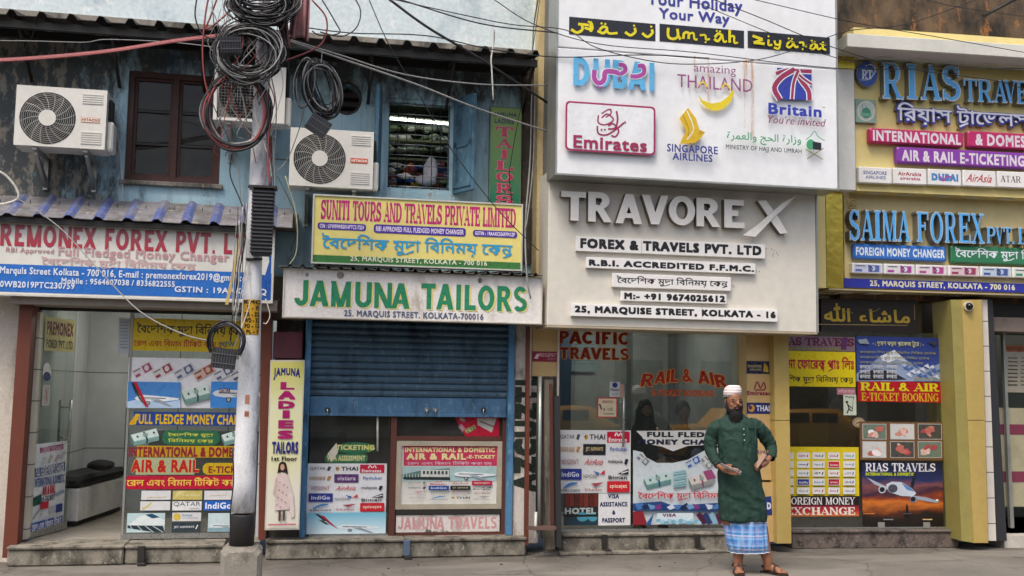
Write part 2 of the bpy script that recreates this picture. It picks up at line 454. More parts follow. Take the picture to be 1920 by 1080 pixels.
class Print:
    """flat print on a plane of a frame: every call lies 0.5 mm proud of the one before"""
    def __init__(s, F, n, step=.0006): s.F = F; s.n = n; s.step = step; s.mb = MB()
    def nn(s): s.n += s.step; return s.n
    def rect(s, x0, y0, x1, y1, c, m=None):
        n = s.nn(); a, b, z0, z1 = s.F.R(x0, y0, x1, y1, n)
        s.mb.add([s.F.W(a, n, z0), s.F.W(b, n, z0), s.F.W(b, n, z1), s.F.W(a, n, z1)], [(0, 1, 2, 3)], m or ink(c))
    def poly(s, p, c, m=None):
        n = s.nn(); h = [s.F.hit(x, y, n) for x, y in p]
        r = union(h, [tuple(range(len(h)))]) if len(h) > 4 else (h, [tuple(range(len(h)))])
        s.mb.add([s.F.W(a, n, z) for a, z in r[0]], r[1], m or ink(c))
    def ell(s, cx, cy, rx, ry, c, seg=24, m=None, rot=0, a0=0, a1=360):
        k = seg if a1 - a0 < 360 else seg
        pts = []
        for i in range(k + (a1 - a0 < 360)):
            a = math.radians(a0 + (a1 - a0) * i / k); u, v = rx * math.cos(a), ry * math.sin(a)
            pts.append((cx + u * math.cos(rot) - v * math.sin(rot), cy + u * math.sin(rot) + v * math.cos(rot)))
        n = s.nn(); h = [s.F.hit(x, y, n) for x, y in pts]
        s.mb.add([s.F.W(a, n, z) for a, z in h], [tuple(range(len(h)))], m or ink(c))
    def rrect(s, x0, y0, x1, y1, r, c):
        n = s.nn(); a, b, z0, z1 = s.F.R(x0, y0, x1, y1, n); rr = r * (b - a) / (x1 - x0); p = []
        for cx, cz, q in ((b - rr, z1 - rr, 0), (a + rr, z1 - rr, 90), (a + rr, z0 + rr, 180), (b - rr, z0 + rr, 270)):
            for i in range(6):
                t = math.radians(q + 90 * i / 5); p.append((cx + rr * math.cos(t), cz + rr * math.sin(t)))
        s.mb.add([s.F.W(u, n, v) for u, v in p], [tuple(range(len(p)))], ink(c))
    def line(s, p, w, c, taper=False):
        """a brush line of width w px"""
        n = s.nn(); p = [Vector((x, y)) for x, y in p]; L = []; R = []
        for i, q in enumerate(p):
            t = p[min(i + 1, len(p) - 1)] - p[max(i - 1, 0)]
            t = t.normalized() if t.length > 0 else Vector((1, 0)); k = Vector((-t.y, t.x)) * w / 2
            if taper: k *= .25 + .75 * math.sin(math.pi * (i + .5) / len(p))
            L.append(q + k); R.append(q - k)
        vs = []; fs = []
        for i in range(len(p)):
            for q in (L[i], R[i]):
                a, z = s.F.hit(q.x, q.y, n); vs.append(s.F.W(a, n, z))
        for i in range(len(p) - 1): fs.append((2 * i, 2 * i + 1, 2 * i + 3, 2 * i + 2))
        s.mb.add(vs, fs, ink(c))
    def curve(s, p, w, c, taper=False):
        q = smoothpts([Vector((x, y, 0)) for x, y in p], 5); s.line([(v.x, v.y) for v in q], w, c, taper)
    def text(s, t, x0, x1, yt, yb, c, font='sans', bold=.02, slant=0, arch=0, rot=False, outline=None, ow=.03, m=None, topflat=False):
        if outline:
            o_ = 1.1 if font == 'block' else .4
            if font == 'block':
                for dx, dy in ((o_, 0), (-o_, 0), (0, o_), (0, -o_)): s.text(t, x0 + dx, x1 + dx, yt + dy, yb + dy, outline, font, bold, slant, arch, rot)
            else: s.text(t, x0 - .4, x1 + .4, yt - .5, yb + .5, outline, font, bold + ow, slant, arch, rot)
        V, T = glyphs(t, font, bold)
        if not T: return
        n = s.nn(); ax, bx = min(v[0] for v in V), max(v[0] for v in V); ay, by = min(v[1] for v in V), max(v[1] for v in V)
        a, b, z0, z1 = s.F.R(x0, yt, x1, yb, n); vs = []
        for q in V:
            x, y = q[0], q[1]; nz = n + (q[2] * .00015 if len(q) > 2 else 0)
            u, v = (x - ax) / (bx - ax), (y - ay) / (by - ay)
            if rot: S = a + (1 - v) * (b - a); Z = z0 + u * (z1 - z0)
            else:
                hh = z1 - z0
                S = a + u * (b - a) + slant * hh * (v - .5); Z = z0 + v * hh
                if arch: Z += arch * hh * (1 - 4 * (u - .5) ** 2) * (1 if not topflat else (1 - v))
            vs.append(s.F.W(S, nz, Z))
        s.mb.add(vs, T, m or ink(c))
    def build(s, name, parent=None, loc=None): return s.mb.build(name, parent, loc)

def raised_text(F, t, x0, x1, yt, yb, n0, n1, face, side, font, bold, name, parent, rim=None):
    """one solid letter standing off the board"""
    V, T = glyphs(t, font, bold)
    ax, bx = min(v[0] for v in V), max(v[0] for v in V); ay, by = min(v[1] for v in V), max(v[1] for v in V)
    a, b, z0, z1 = F.R(x0, yt, x1, yb, n1)
    if len(V[0]) > 2: V, T = union(V, T)
    pts = [(a + (x - ax) / (bx - ax) * (b - a), z0 + (y - ay) / (by - ay) * (z1 - z0)) for x, y in V]
    mb = solid(F, pts, T, n0, n1, rim or face, side)
    if rim:
        V2, T2 = glyphs(t, font, 0)
        V2 = [(q[0], q[1]) for q in V2]
        ax, bx = min(v[0] for v in V2), max(v[0] for v in V2); ay, by = min(v[1] for v in V2), max(v[1] for v in V2)
        e = (b - a) * .06; g = (z1 - z0) * .035
        mb.add([F.W(a + e + (x - ax) / (bx - ax) * (b - a - 2 * e), n1 + .003, z0 + g + (y - ay) / (by - ay) * (z1 - z0 - 2 * g)) for x, y in V2], T2, face)
    return mb.build(name, parent)
def solid(F, pts, T, n0, n1, face, side):
    mb = MB(); N = len(pts)
    T = [t if sum(pts[t[i]][0] * pts[t[(i + 1) % len(t)]][1] - pts[t[(i + 1) % len(t)]][0] * pts[t[i]][1] for i in range(len(t))) > 0 else t[::-1] for t in T]
    mb.add([F.W(x, n1, z) for x, z in pts], T, face)
    E = {}
    for t in T:
        for i in range(len(t)):
            e = (t[i], t[(i + 1) % len(t)]); E[e] = E.get(e, 0) + 1
    vs = [F.W(x, n0, z) for x, z in pts] + [F.W(x, n1, z) for x, z in pts]
    mb.add(vs, [(e[1] , e[0], e[0] + N, e[1] + N)[::-1] for e in E if (e[1], e[0]) not in E], side)
    return mb
def raised_poly(F, px, n0, n1, face, side, name, parent):
    h = [F.hit(x, y, n1) for x, y in px]; r = union(h, [tuple(range(len(h)))])
    return solid(F, r[0], r[1], n0, n1, face, side).build(name, parent)

def dup(o, delta, parent=None):
    c = o.copy(); sc.collection.objects.link(c); c.location = o.location + Vector(delta)
    if parent is not None: c.parent = parent
    return c
def dup_tree(root, delta, label):
    r = root.copy(); sc.collection.objects.link(r); r.location = root.location + Vector(delta); r['label'] = label
    for ch in list(root.children):
        c = ch.copy(); sc.collection.objects.link(c); c.parent = r
        for g in list(ch.children):
            d = g.copy(); sc.collection.objects.link(d); d.parent = c
    return r
def sheet_holes(F, outer, holes, n0, n1, m, side=None):
    vs = list(outer); fs = [tuple(range(len(outer)))]
    for h in holes:
        b = len(vs); vs += h; fs.append(tuple(range(b, b + len(h))))
    r = delaunay_2d_cdt([Vector(v) for v in vs], [], fs, 0, 1e-6, True)
    V = [(v.x, v.y) for v in r[0]]; T = [tuple(f) for f, o in zip(r[2], r[5]) if list(o) == [0]]
    return solid(F, V, T, n0, n1, m, side or m)
def rectpts(F, x0, y0, x1, y1, n=0):
    a, b, c, d = F.R(x0, y0, x1, y1, n); return [(a, c), (b, c), (b, d), (a, d)]
def boxpart(name, parent, F, x0, y0, x1, y1, n0, n1, m, bev=0.0):
    mb = MB(); mb.pbox(F, x0, y0, x1, y1, n0, n1, m, bev); return mb.build(name, parent)
def frame_ring(mb, F, s0, s1, z0, z1, w, n0, n1, m):
    mb.box(F, s0, s1, z1 - w, z1, n0, n1, m); mb.box(F, s0, s1, z0, z0 + w, n0, n1, m)
    mb.box(F, s0, s0 + w, z0 + w, z1 - w, n0, n1, m); mb.box(F, s1 - w, s1, z0 + w, z1 - w, n0, n1, m)

# ------------------------------------------------------------------ surface materials of the place
def m_bluewall():
    t = NT('blue_plaster'); x = t.xyz()
    c = t.mix(t.ramp(t.noise(1.6, 5, (1, 1, .5)), [(.35, 0.), (.7, 1.)]), lin('#97bccc'), lin('#bcd8e0'))
    st = t.noise(5, 8, (1.3, 1, .16), .65)
    c = t.mix(t.math('MULTIPLY', t.ramp(st, [(.52, 0.), (.68, 1.)]), .42), c, lin('#4a5a5e'))
    # old mould at the left end; grime plus painted-in eave shade under the roof
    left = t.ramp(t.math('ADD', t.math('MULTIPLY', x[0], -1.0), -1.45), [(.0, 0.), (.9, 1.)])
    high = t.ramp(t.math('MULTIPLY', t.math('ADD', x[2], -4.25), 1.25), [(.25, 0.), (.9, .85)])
    mould = t.noise(4.2, 12, (1.3, 1, .5), .75, (4, 0, 2))  # noise shared by the mould and the painted shade
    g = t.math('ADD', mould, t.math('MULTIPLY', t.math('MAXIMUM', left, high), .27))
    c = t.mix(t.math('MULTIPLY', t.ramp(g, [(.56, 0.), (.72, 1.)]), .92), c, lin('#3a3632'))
    g2 = t.math('ADD', t.noise(9, 9, (1, 1, .5), .7, (9, 0, 0)), t.math('MULTIPLY', left, .1))
    c = t.mix(t.math('MULTIPLY', t.ramp(g2, [(.60, 0.), (.66, 1.)]), .75), c, lin('#9a9285'))
    dk = t.ramp(t.noise(1.3, 6, (2.2, 1, .25), .6, (1, 3, 7)), [(.60, 0.), (.66, 1.)])
    c = t.mix(t.math('MULTIPLY', dk, .45), c, lin('#3f6488'))
    t.base(c); t.rough(.82); t.bump(t.noise(22, 8), .5, .012)
    return t.m
def m_grime(name, base, dark, light, amount=.5, scale=2, zst=.4, bump=.4):
    t = NT(name)
    c = t.mix(t.ramp(t.noise(scale, 8, (1, 1, zst), .65), [(.60 - amount * .3, 0.), (.72 - amount * .15, 1.)]), lin(base), lin(dark))
    c = t.mix(t.ramp(t.noise(scale * 4, 8, (1, 1, zst), .7, (7, 2, 5)), [(.56, 0.), (.66, .8)]), c, lin(light))
    v = t.ramp(t.noise(scale * 16, 5), [(.2, .82), (.8, 1.1)])
    t.base(t.mix(1.0, c, v, 'MULTIPLY')); t.rough(.85); t.bump(t.noise(scale * 14, 8), bump, .01)
    return t.m
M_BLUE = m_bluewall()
M_PARAPET = m_grime('flaking_whitewash', '#d3e0e2', '#a9bcc4', '#eef0ee', .25, 1.6, .8)
M_DIRTYWHITE = m_grime('dirty_whitewash', '#c9c2b6', '#8c8376', '#ded8cc', .3, 2.4, .4)
M_PEEL = m_grime('peeling_whitewash', '#d3ccc4', '#7a6e63', '#e6e0d8', .35, 6, .5)
M_CONC = m_grime('old_concrete', '#8d877c', '#4f4b45', '#a9a396', .4, 4, .7)
M_STEP = m_grime('worn_step_cement', '#8e887b', '#4c483f', '#aca697', .55, 6, .8)
M_BLACKWALL = m_grime('soot_stained_wall', '#6e5a44', '#24211e', '#a06a3c', .75, 2.2, .5)
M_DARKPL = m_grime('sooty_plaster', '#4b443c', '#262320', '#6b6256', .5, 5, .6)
def m_pave():
    t = NT('cement_pavement')
    c = t.mix(t.ramp(t.noise(1.1, 8), [(.35, 0.), (.7, 1.)]), lin('#7d7870'), lin('#69655e'))
    c = t.mix(t.math('MULTIPLY', t.ramp(t.noise(2.3, 9, (1, 1, 1), .7, (3, 3, 0)), [(.55, 0.), (.68, 1.)]), .7), c, lin('#5a564f'))
    c = t.mix(t.math('MULTIPLY', t.ramp(t.noise(30, 4), [(.6, 0.), (.72, 1.)]), .5), c, lin('#a39d92'))
    vo = t.n('TexVoronoi', feature='DISTANCE_TO_EDGE'); vo.inputs['Scale'].default_value = .9
    nz = t.n('TexNoise'); nz.inputs['Scale'].default_value = 2.5; nz.inputs['Detail'].default_value = 6
    mp = t.n('Mix', data_type='VECTOR'); mp.inputs[0].default_value = .25
    t.l(t.pos(), nz.inputs['Vector']); t.l(t.pos(), mp.inputs[4]); t.l(nz.outputs['Color'], mp.inputs[5]); t.l(mp.outputs[1], vo.inputs['Vector'])
    cr = t.ramp(vo.outputs['Distance'], [(.0, 1.), (.008, 0.)])
    c = t.mix(t.math('MULTIPLY', cr, .65), c, lin('#3b3833'))
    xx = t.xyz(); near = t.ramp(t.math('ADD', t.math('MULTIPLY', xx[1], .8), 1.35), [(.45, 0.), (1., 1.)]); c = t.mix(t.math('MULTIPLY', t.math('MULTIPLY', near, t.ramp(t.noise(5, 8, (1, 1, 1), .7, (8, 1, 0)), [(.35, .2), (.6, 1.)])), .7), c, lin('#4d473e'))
    c = t.mix(t.math('MULTIPLY', t.ramp(t.noise(.7, 3, (.6, 1.6, 1), .5, (2, 9, 0)), [(.55, 0.), (.6, 1.)]), .35), c, lin('#9a948a'))
    t.base(c); t.rough(.8); t.bump(t.math('SUBTRACT', t.noise(14, 9), cr), .45, .012)
    return t.m
M_PAVE = m_pave()
M_ASPH = m_grime('asphalt', '#3f3f40', '#2c2c2d', '#565553', .4, 6, 1)
M_CREAM = paint('#dcd7ca', .45, 0, .16, 1.6, .05, True, '#8a8578')
M_BIGW = paint('#eff1f2', .35, 0, .2, 1.4, .03, True, '#9a9a92')
M_ALU = paint('#a9aaa4', .35, .5, .3, 4)
M_TAN = paint('#c4a670', .45, 0, .2, 2, .05, True, '#7d6842')
M_MUST = paint('#b89f5c', .4, 0, .42, 2, .05, True, '#7d7340')
M_GOLDP = paint('#e6d38c', .4, 0, .18, 1.6, .04, True, '#8d8252')
M_WIN = paint('#4c2d25', .6, 0, .4, 3, .2, True, '#1e1410')
M_BROWN = paint('#6b3422', .6, 0, .35, 3, .2, True, '#2c1c14')
M_MULL = paint('#5d342a', .5, 0, .3, 4, .15, True, '#2d1c18')
M_SHUT = m_grime('blue_shutter_paint', '#4a6477', '#2b3e4c', '#6c8292', .3, 5, .3, .2)
M_SHUTR = m_grime('bright_blue_paint', '#4a7294', '#2f4c64', '#7890a4', .3, 5, .4, .2)
M_BLUEP = m_grime('blue_door_paint', '#4c7fa6', '#2c4e68', '#83a4b8', .3, 6, .4, .2)
M_DARK = paint('#1d1c1b', .6, 0, .2, 5)
M_DARKM = paint('#33312e', .5, .3, .3, 5)
M_SOOTM = m_grime('rusted_underside', '#3c3835', '#1d1b1a', '#6c6358', .5, 3, .7, .3)
M_CABLE = paint('#1c1c1e', .45, 0, .3, 20, 0, False, '#4a4743')
M_CABLEG = paint('#8f8f8d', .5, 0, .3, 20, 0)
M_CABLER = paint('#8c3c3c', .45, 0, .3, 20, 0, False, '#4a2a28')
M_CABLEW = paint('#cfccc2', .5, 0, .3, 20, 0)
M_STEEL = paint('#b8b9b6', .3, .8, .15, 8, .05)
M_GLASS = glass()
M_DGLASS = glass('dusty_window_glass', '#a9aca6', 1.4, .06)

# ------------------------------------------------------------------ ground
mb = MB(); mb.box(F1, -30, 40, -.25, 0, -.3, 3.2, M_PAVE)
tag(mb.build('pavement'), kind='structure')
mb = MB(); mb.box(F1, -30, 40, -.25, .012, 3.2, 3.36, M_CONC, .01); tag(mb.build('kerb'), kind='structure')
mb = MB(); mb.box(F1, -60, 70, -.6, -.13, 3.36, 60, M_ASPH); tag(mb.build('road'), kind='structure')
mb = MB(); mb.box(F1, -60, 70, -.7, -.26, 0, -60, M_ASPH); tag(mb.build('ground'), kind='structure')

# ------------------------------------------------------------------ blue painted old building
BB = thing('blue_building', 'old blue plastered two storey building with black mould streaks and brown framed window', 'building', F1.W(-1.5, 0, 0))
S_L = F1.hit(-90, 500)[0]; S_R = F1.hit(1003, 300)[0]
vent = [(F1.hit(651 + 26 * math.cos(a), 185 + 29 * math.sin(a))) for a in [i * math.pi / 12 for i in range(24)]][::-1]
zt = 5.25
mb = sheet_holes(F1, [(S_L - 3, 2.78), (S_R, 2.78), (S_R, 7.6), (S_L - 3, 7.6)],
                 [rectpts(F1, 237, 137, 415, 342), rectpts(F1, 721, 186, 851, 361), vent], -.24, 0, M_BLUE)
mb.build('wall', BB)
mb = MB(); mb.box(F1, S_L - 3, S_R, zt, 6.9, .002, .07, M_PARAPET); mb.box(F1, S_L - 3, S_R, zt - .01, zt + .05, .002, .11, M_CONC); mb.build('parapet_band', BB)
# upper rooms behind the windows
def room(F, s0, s1, z0, z1, nb, nf, wall, floor, parent, ceil=None):
    mb = MB(); mb.box(F, s0 - .05, s1 + .05, z0, z1, nb - .05, nb, wall); mb.box(F, s0 - .05, s0, z0, z1, nb, nf, wall); mb.box(F, s1, s1 + .05, z0, z1, nb, nf, wall)
    mb.build('interior_wall', parent)
    mb = MB(); mb.box(F, s0 - .05, s1 + .05, z0 - .05, z0, nb - .05, nf, floor); mb.build('interior_floor', parent)
    mb = MB(); mb.box(F, s0 - .05, s1 + .05, z1, z1 + .05, nb - .05, nf, ceil or wall); mb.build('interior_ceiling', parent)
a, b, c, d = F1.R(237, 137, 415, 342)
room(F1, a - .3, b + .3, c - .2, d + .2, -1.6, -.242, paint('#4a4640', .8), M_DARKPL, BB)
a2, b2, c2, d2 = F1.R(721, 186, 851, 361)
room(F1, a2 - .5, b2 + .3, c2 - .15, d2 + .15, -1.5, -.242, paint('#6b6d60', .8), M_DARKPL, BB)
va, vb, vc, vd = F1.R(625, 156, 677, 214)
mb = MB(); mb.box(F1, va - .05, vb + .05, vc - .05, vd + .05, -.5, -.45, M_DARKPL)
for k in range(3): mb.box(F1, va - .02, vb + .02, vc + .05 + k * .1, vc + .1 + k * .1, -.3, -.26, paint('#6d5d55', .7))
mb.build('vent_back', BB)
mb = MB(); mb.tube([F1.W(x, .0, z) for x, z in vent + vent[:1]], .012, M_DARKPL, 6, False); mb.build('vent_rim', BB)

# brown framed window
wf = MB(); frame_ring(wf, F1, a, b, c, d, .055, -.12, -.03, M_WIN)
mx = F1.hit(327, 240)[0]; wf.box(F1, mx - .028, mx + .028, c + .055, d - .055, -.12, -.03, M_WIN)
win = sub(wf.build('window', BB))
for (u, v) in ((a + .055, mx - .028), (mx + .028, b - .055)):
    fb = MB(); frame_ring(fb, F1, u, v, c + .055, d - .055, .03, -.105, -.06, M_WIN)
    hh = (d - c - .11) / 3
    for k in (1, 2): fb.box(F1, u + .03, v - .03, c + .055 + hh * k - .012, c + .055 + hh * k + .012, -.1, -.07, M_DARKM)
    fb.build('sash', win)
    for k in range(3):
        p = MB(); p.box(F1, u + .03, v - .03, c + .055 + hh * k + .02, c + .055 + hh * (k + 1) - .02, -.09, -.085, glass('grimy_pane', '#9a9c98', 1.35, .05))
        p.build('pane', win)
mb = MB()
for k in range(4): mb.box(F1, a + .1 + k * .2, a + .22 + k * .2, c, c + .2 + .1 * (k % 3), -.75, -.6, paint(['#8f9a8a', '#b8b09a', '#6f8a80', '#9a8f7a'][k], .8), .02)
mb.box(F1, mx + .15, mx + .55, d - .35, d - .1, -.8, -.75, paint('#c9c4a8', .8)); mb.build('stored_goods', BB)
ws = MB(); ws.box(F1, a - .04, b + .04, c - .05, c - .003, -.1, .05, M_CONC, .008); ws.build('window_sill', BB)

# open window with grille, shutters, lit tube and cloth
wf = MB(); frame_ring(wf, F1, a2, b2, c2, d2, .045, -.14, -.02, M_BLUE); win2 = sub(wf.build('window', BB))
for k in range(8):
    x = a2 + .05 + (b2 - a2 - .1) * k / 7; g = MB(); g.tube([F1.W(x, -.02, c2 + .04), F1.W(x + random.uniform(-.005, .005), -.02, d2 - .04)], .005, M_DARKM, 5); g.build('grille_bar', win2)
for k in range(9):
    z = c2 + .06 + (d2 - c2 - .12) * k / 8; g = MB(); g.tube([F1.W(a2 + .04, -.012, z), F1.W((a2 + b2) / 2, -.012, z + random.uniform(-.01, .01)), F1.W(b2 - .04, -.012, z)], .005, M_STEEL, 5); g.build('grille_bar', win2)
def leaf(F, s, z0, z1, w, ang, m, name, par):
    G = Frame(0, 0, 0); G.o = F.W(s, .0, 0); G.o.z = 0; q = math.radians(ang); G.sd = (F.sd * math.cos(q) + F.nd * math.sin(q)); G.nd = (F.nd * math.cos(q) - F.sd * math.sin(q))
    mb = MB(); mb.box(G, 0, w, z0, z1, -.018, .018, m, .004); frame_ring(mb, G, .03, w - .03, z0 + .05, z1 - .05, .05, .0185, .03, m); mb.box(G, .03, w - .03, (z0 + z1) / 2 - .03, (z0 + z1) / 2 + .03, .0185, .03, m)
    return mb.build(name, par), G
M_SHW = m_grime('faded_shutter_paint', '#557c92', '#36505e', '#89a4b0', .35, 5, .4, .2)
leaf(F1, b2 + .004, c2, d2 + .02, .36, 62, M_SHW, 'shutter', win2)
leaf(F1, a2 - .05, c2, d2 + .05, .3, 100, M_SHW, 'shutter', win2)
mb = MB()
for k in range(3): mb.box(F1, a2 - .35, b2 + .2, c2 + .32 + k * .22, c2 + .345 + k * .22, -1.4, -.95, paint('#8a8a72', .7))
mb.build('shelf', BB)
rnd = random.Random(5)
lamp_ = thing('tube_light', 'lit white fluorescent tube inside the open upper window with grille', 'light', F1.P(784, 226, -.7))
mb = MB(); p0, p1 = F1.P(726, 222, -.7), F1.P(846, 233, -.7); mb.tube([p0, p1], .011, glow('#f4ffe9', 6), 8); mb.build('tube', lamp_)
mb = MB(); mb.tube([p0 + Vector((-.03, .03, .03)), p1 + Vector((.03, .03, .03))], .022, paint('#dddddd'), 6); mb.build('fitting', lamp_)
# folded and heaped cloth: one heap of uncountable scraps, and a big pale bundle on it
def lump(mb, F, cx, cy, n, rx, ry, rn, m, seed=0, seg=12, rg=7, rough=.18):
    r = random.Random(seed); S, Z = F.hit(cx, cy, n); k = (F.P(cx + 1, cy, n) - F.P(cx, cy, n)).length
    ph = [r.uniform(0, 6) for _ in range(4)]; rings = []
    for i in range(rg + 1):
        t = math.pi * i / rg; ring = []
        for j in range(seg):
            u = 2 * math.pi * j / seg
            w = 1 + rough * (math.sin(3 * u + ph[0] + 2 * t) + .6 * math.sin(5 * u - 3 * t + ph[1])) * math.sin(t)
            ring.append(F.W(S + rx * k * math.sin(t) * math.cos(u) * w, n + rn * math.sin(t) * math.sin(u) * w, Z + ry * k * math.cos(t) * (1 + .1 * math.sin(2 * u + ph[2]))))
        rings.append(ring)
    mb.loft(rings, m, False)
mb = MB(); cols = ['#e8e4e0', '#8d3a48', '#2f58a8', '#d8d0c0', '#403a42', '#c86f3a', '#b9b0c4', '#f2f0ec', '#5a6e52', '#9a4a60', '#e0c24a']
for k in range(80):
    lump(mb, F1, rnd.uniform(724, 846), rnd.uniform(308, 357), rnd.uniform(-.5, -.2), rnd.uniform(5, 12), rnd.uniform(3, 6), .06, paint(rnd.choice(cols), .8), k, 9, 5, .45)
for k in range(60):
    y = rnd.choice([243, 262, 281]) + rnd.uniform(-6, 2); lump(mb, F1, rnd.uniform(722, 850), y, rnd.uniform(-1.2, -1.0), rnd.uniform(8, 18), rnd.uniform(3.5, 7), .08, paint(rnd.choice(['#f2f3ee', '#dfe5d4', '#b9c8b0', '#9aab88', '#ececec', '#c8d4da']), .8), 100 + k, 8, 4, .3)
tag(mb.build('cloth_heap', None, F1.P(785, 358, -.35)), 'heap of folded and tangled cloth scraps behind the window grille', 'cloth', None, 'stuff')
mb = MB(); lump(mb, F1, 808, 320, -.2, 13, 24, .08, paint('#d9d6dc', .85), 3, 16, 10, .14); lump(mb, F1, 800, 338, -.19, 20, 10, .08, paint('#c9c6ce', .85), 4, 14, 8, .2)
tag(mb.build('cloth_bundle', None, F1.P(808, 345, -.2)), 'pale lilac bundle of cloth on top of the heap in the grille window', 'cloth')

# upper corrugated roof edge
def corrugated(F, s0, s1, zb, zf, nb, nf, pitch, h, mat, ribm, name, parent, th=.006):
    """sheet sloping from the wall (nb, zb) to the front (nf, zf) with raised ribs"""
    prof = []; x = s0; i = 0
    while x < s1:
        for dx, dz, r in ((0, 0, 0), (pitch * .62, 0, 0), (pitch * .72, h, 1), (pitch * .86, h, 1)):
            if x + dx < s1: prof.append((x + dx, dz + random.uniform(-.004, .004), r))
        x += pitch
    prof.append((s1, 0, 0)); mb = MB()
    for i in range(len(prof) - 1):
        (xa, da, ra), (xb, db, rb) = prof[i], prof[i + 1]; m = ribm if (ra or rb) else mat
        mb.hexa([F.W(xa, nb, zb + da - th), F.W(xb, nb, zb + db - th), F.W(xb, nf, zf + db - th), F.W(xa, nf, zf + da - th),
                 F.W(xa, nb, zb + da), F.W(xb, nb, zb + db), F.W(xb, nf, zf + db), F.W(xa, nf, zf + da)], m)
    return mb.build(name, parent)
ZF = F1.hit(500, 64, .75)[1]
er = F1.hit(1012, 75, .75)[0]
corrugated(F1, S_L - 3, er, ZF + .14, ZF, .08, .75, .26, .05, M_SOOTM, M_SOOTM, 'corrugated_roof', BB)
mb = MB(); mb.box(F1, S_L - 3, er, ZF - .09, ZF - .02, .62, .66, M_DARKM); mb.box(F1, S_L - 3, er, ZF - .03, ZF + .05, .11, .16, M_DARKM)
mb.build('roof_rail', BB)
for k in range(9):
    x = S_L - .2 + k * .82
    mb = MB(); mb.tube([F1.W(x, .02, ZF - .42), F1.W(x, .62, ZF - .05)], .018, M_DARKM, 6); mb.tube([F1.W(x, .02, ZF), F1.W(x, .62, ZF - .03)], .018, M_DARKM, 6); mb.build('roof_bracket', BB)
# ledges and pieces of wall around the shop fronts
zl = F1.hit(300, 400, .1)[1]
mb = MB(); mb.box(F1, S_L - 3, F1.hit(560, 400)[0], zl - .12, zl + .06, .002, .16, M_CONC, .02); mb.build('ledge', BB)
def wallpiece(name, x0, y0, x1, y1, n0, n1, m, par=BB, bev=0): return boxpart(name, par, F1, x0, y0, x1, y1, n0, n1, m, bev)
a = F1.hit(32, 800, .1)[0]
mb = MB(); mb.box(F1, a - 4, a, 0, 2.78, -.2, .1, M_DIRTYWHITE); mb.build('side_wall', BB)
mb = MB(); mb.quadbox(F1, [(4, 1046), (30, 1046), (62, 566), (37, 566)], 0, .3, M_BROWN); mb.build('door_post', BB)
mb = MB(); mb.quadbox(F1, [(484, 1012), (498, 1012), (512, 566), (490, 566)], -.1, .16, M_BROWN); mb.build('door_post', BB)
wallpiece('soffit', 20, 556, 520, 576, -.05, .42, paint('#8d867c', .8), BB)
wallpiece('shop_lintel', 36, 560, 490, 586, -.06, .02, M_DARKM)
# steps of the left shops
def step(F, x0, x1, yt, yb, nf, m, name, par, nb=-.1, z0=0.0, bev=.015):
    s0, _ = F.hit(x0, yt, nf); s1, _ = F.hit(x1, yt, nf); z = F.hit((x0 + x1) / 2, yt, nf)[1]
    mb = MB(); mb.box(F, s0 + .004, s1 - .004, z0 + .002, z - .032, nb, nf - .02, m, bev); mb.box(F, s0, s1, z - .03, z, nb, nf, m, .008); mb.build(name, par); return z
zs1 = step(F1, 12, 232, 1024, 1050, .42, M_STEP, 'front_step', BB)
step(F1, 233, 420, 1022, 1047, .40, M_STEP, 'front_step', BB)
zs2 = step(F1, 498, 760, 1012, 1034, .28, M_STEP, 'front_step', BB)
step(F1, 761, 988, 1009, 1030, .28, M_STEP, 'front_step', BB)
# interiors
def sx(x, F=F1, n=0): return F.hit(x, 800, n)[0]
M_TILE = None
def m_tile(name, base, size, joint='#6f736f', rough=.25):
    t = NT(name); br = t.n('TexBrick'); br.offset = 0; br.inputs['Scale'].default_value = 1; br.inputs['Mortar Size'].default_value = .006
    br.inputs['Brick Width'].default_value = size[0]; br.inputs['Row Height'].default_value = size[1]
    br.inputs['Color1'].default_value = lin(base); br.inputs['Color2'].default_value = lin(base); br.inputs['Mortar'].default_value = lin(joint)
    x = t.xyz(); cb = t.n('CombineXYZ'); t.l(t.math('ADD', x[0], x[1]), cb.inputs[0]); t.l(x[2], cb.inputs[1]); t.l(cb.outputs[0], br.inputs['Vector'])
    t.base(t.mix(1.0, br.outputs[0], t.ramp(t.noise(3, 6), [(.3, .85), (.7, 1.05)]), 'MULTIPLY')); t.rough(rough); return t.m
M_TILE = m_tile('pale_wall_tiles', '#ccd1d4', (.6, .9))
M_FLOORT = m_tile('floor_tiles', '#b3aca0', (.6, .6), '#77726a', .2)
room(F1, sx(66), sx(486), zs1 + .003, 2.72, -2.6, -.02, M_TILE, M_FLOORT, BB)
room(F1, sx(572), sx(958), zs2 + .003, 2.6, -1.8, -.02, paint('#9a927e', .8), M_FLOORT, BB)
mb = MB(); s0 = sx(228, n=-1.3)
mb.box(F1, sx(238), sx(238) + 2.2, zs1, 1.15, -1.75, -1.65, paint('#5e625f', .4)); mb.build('counter', BB)
# shop_front: side reveal, door, fixed pane
mb = MB(); mb.quadbox(F1, [(31, 1016), (52, 1010), (76, 585), (60, 585)], -.12, .1, m_tile('cream_tiles', '#cfcab8', (.3, .3))); mb.build('tiled_reveal', BB)

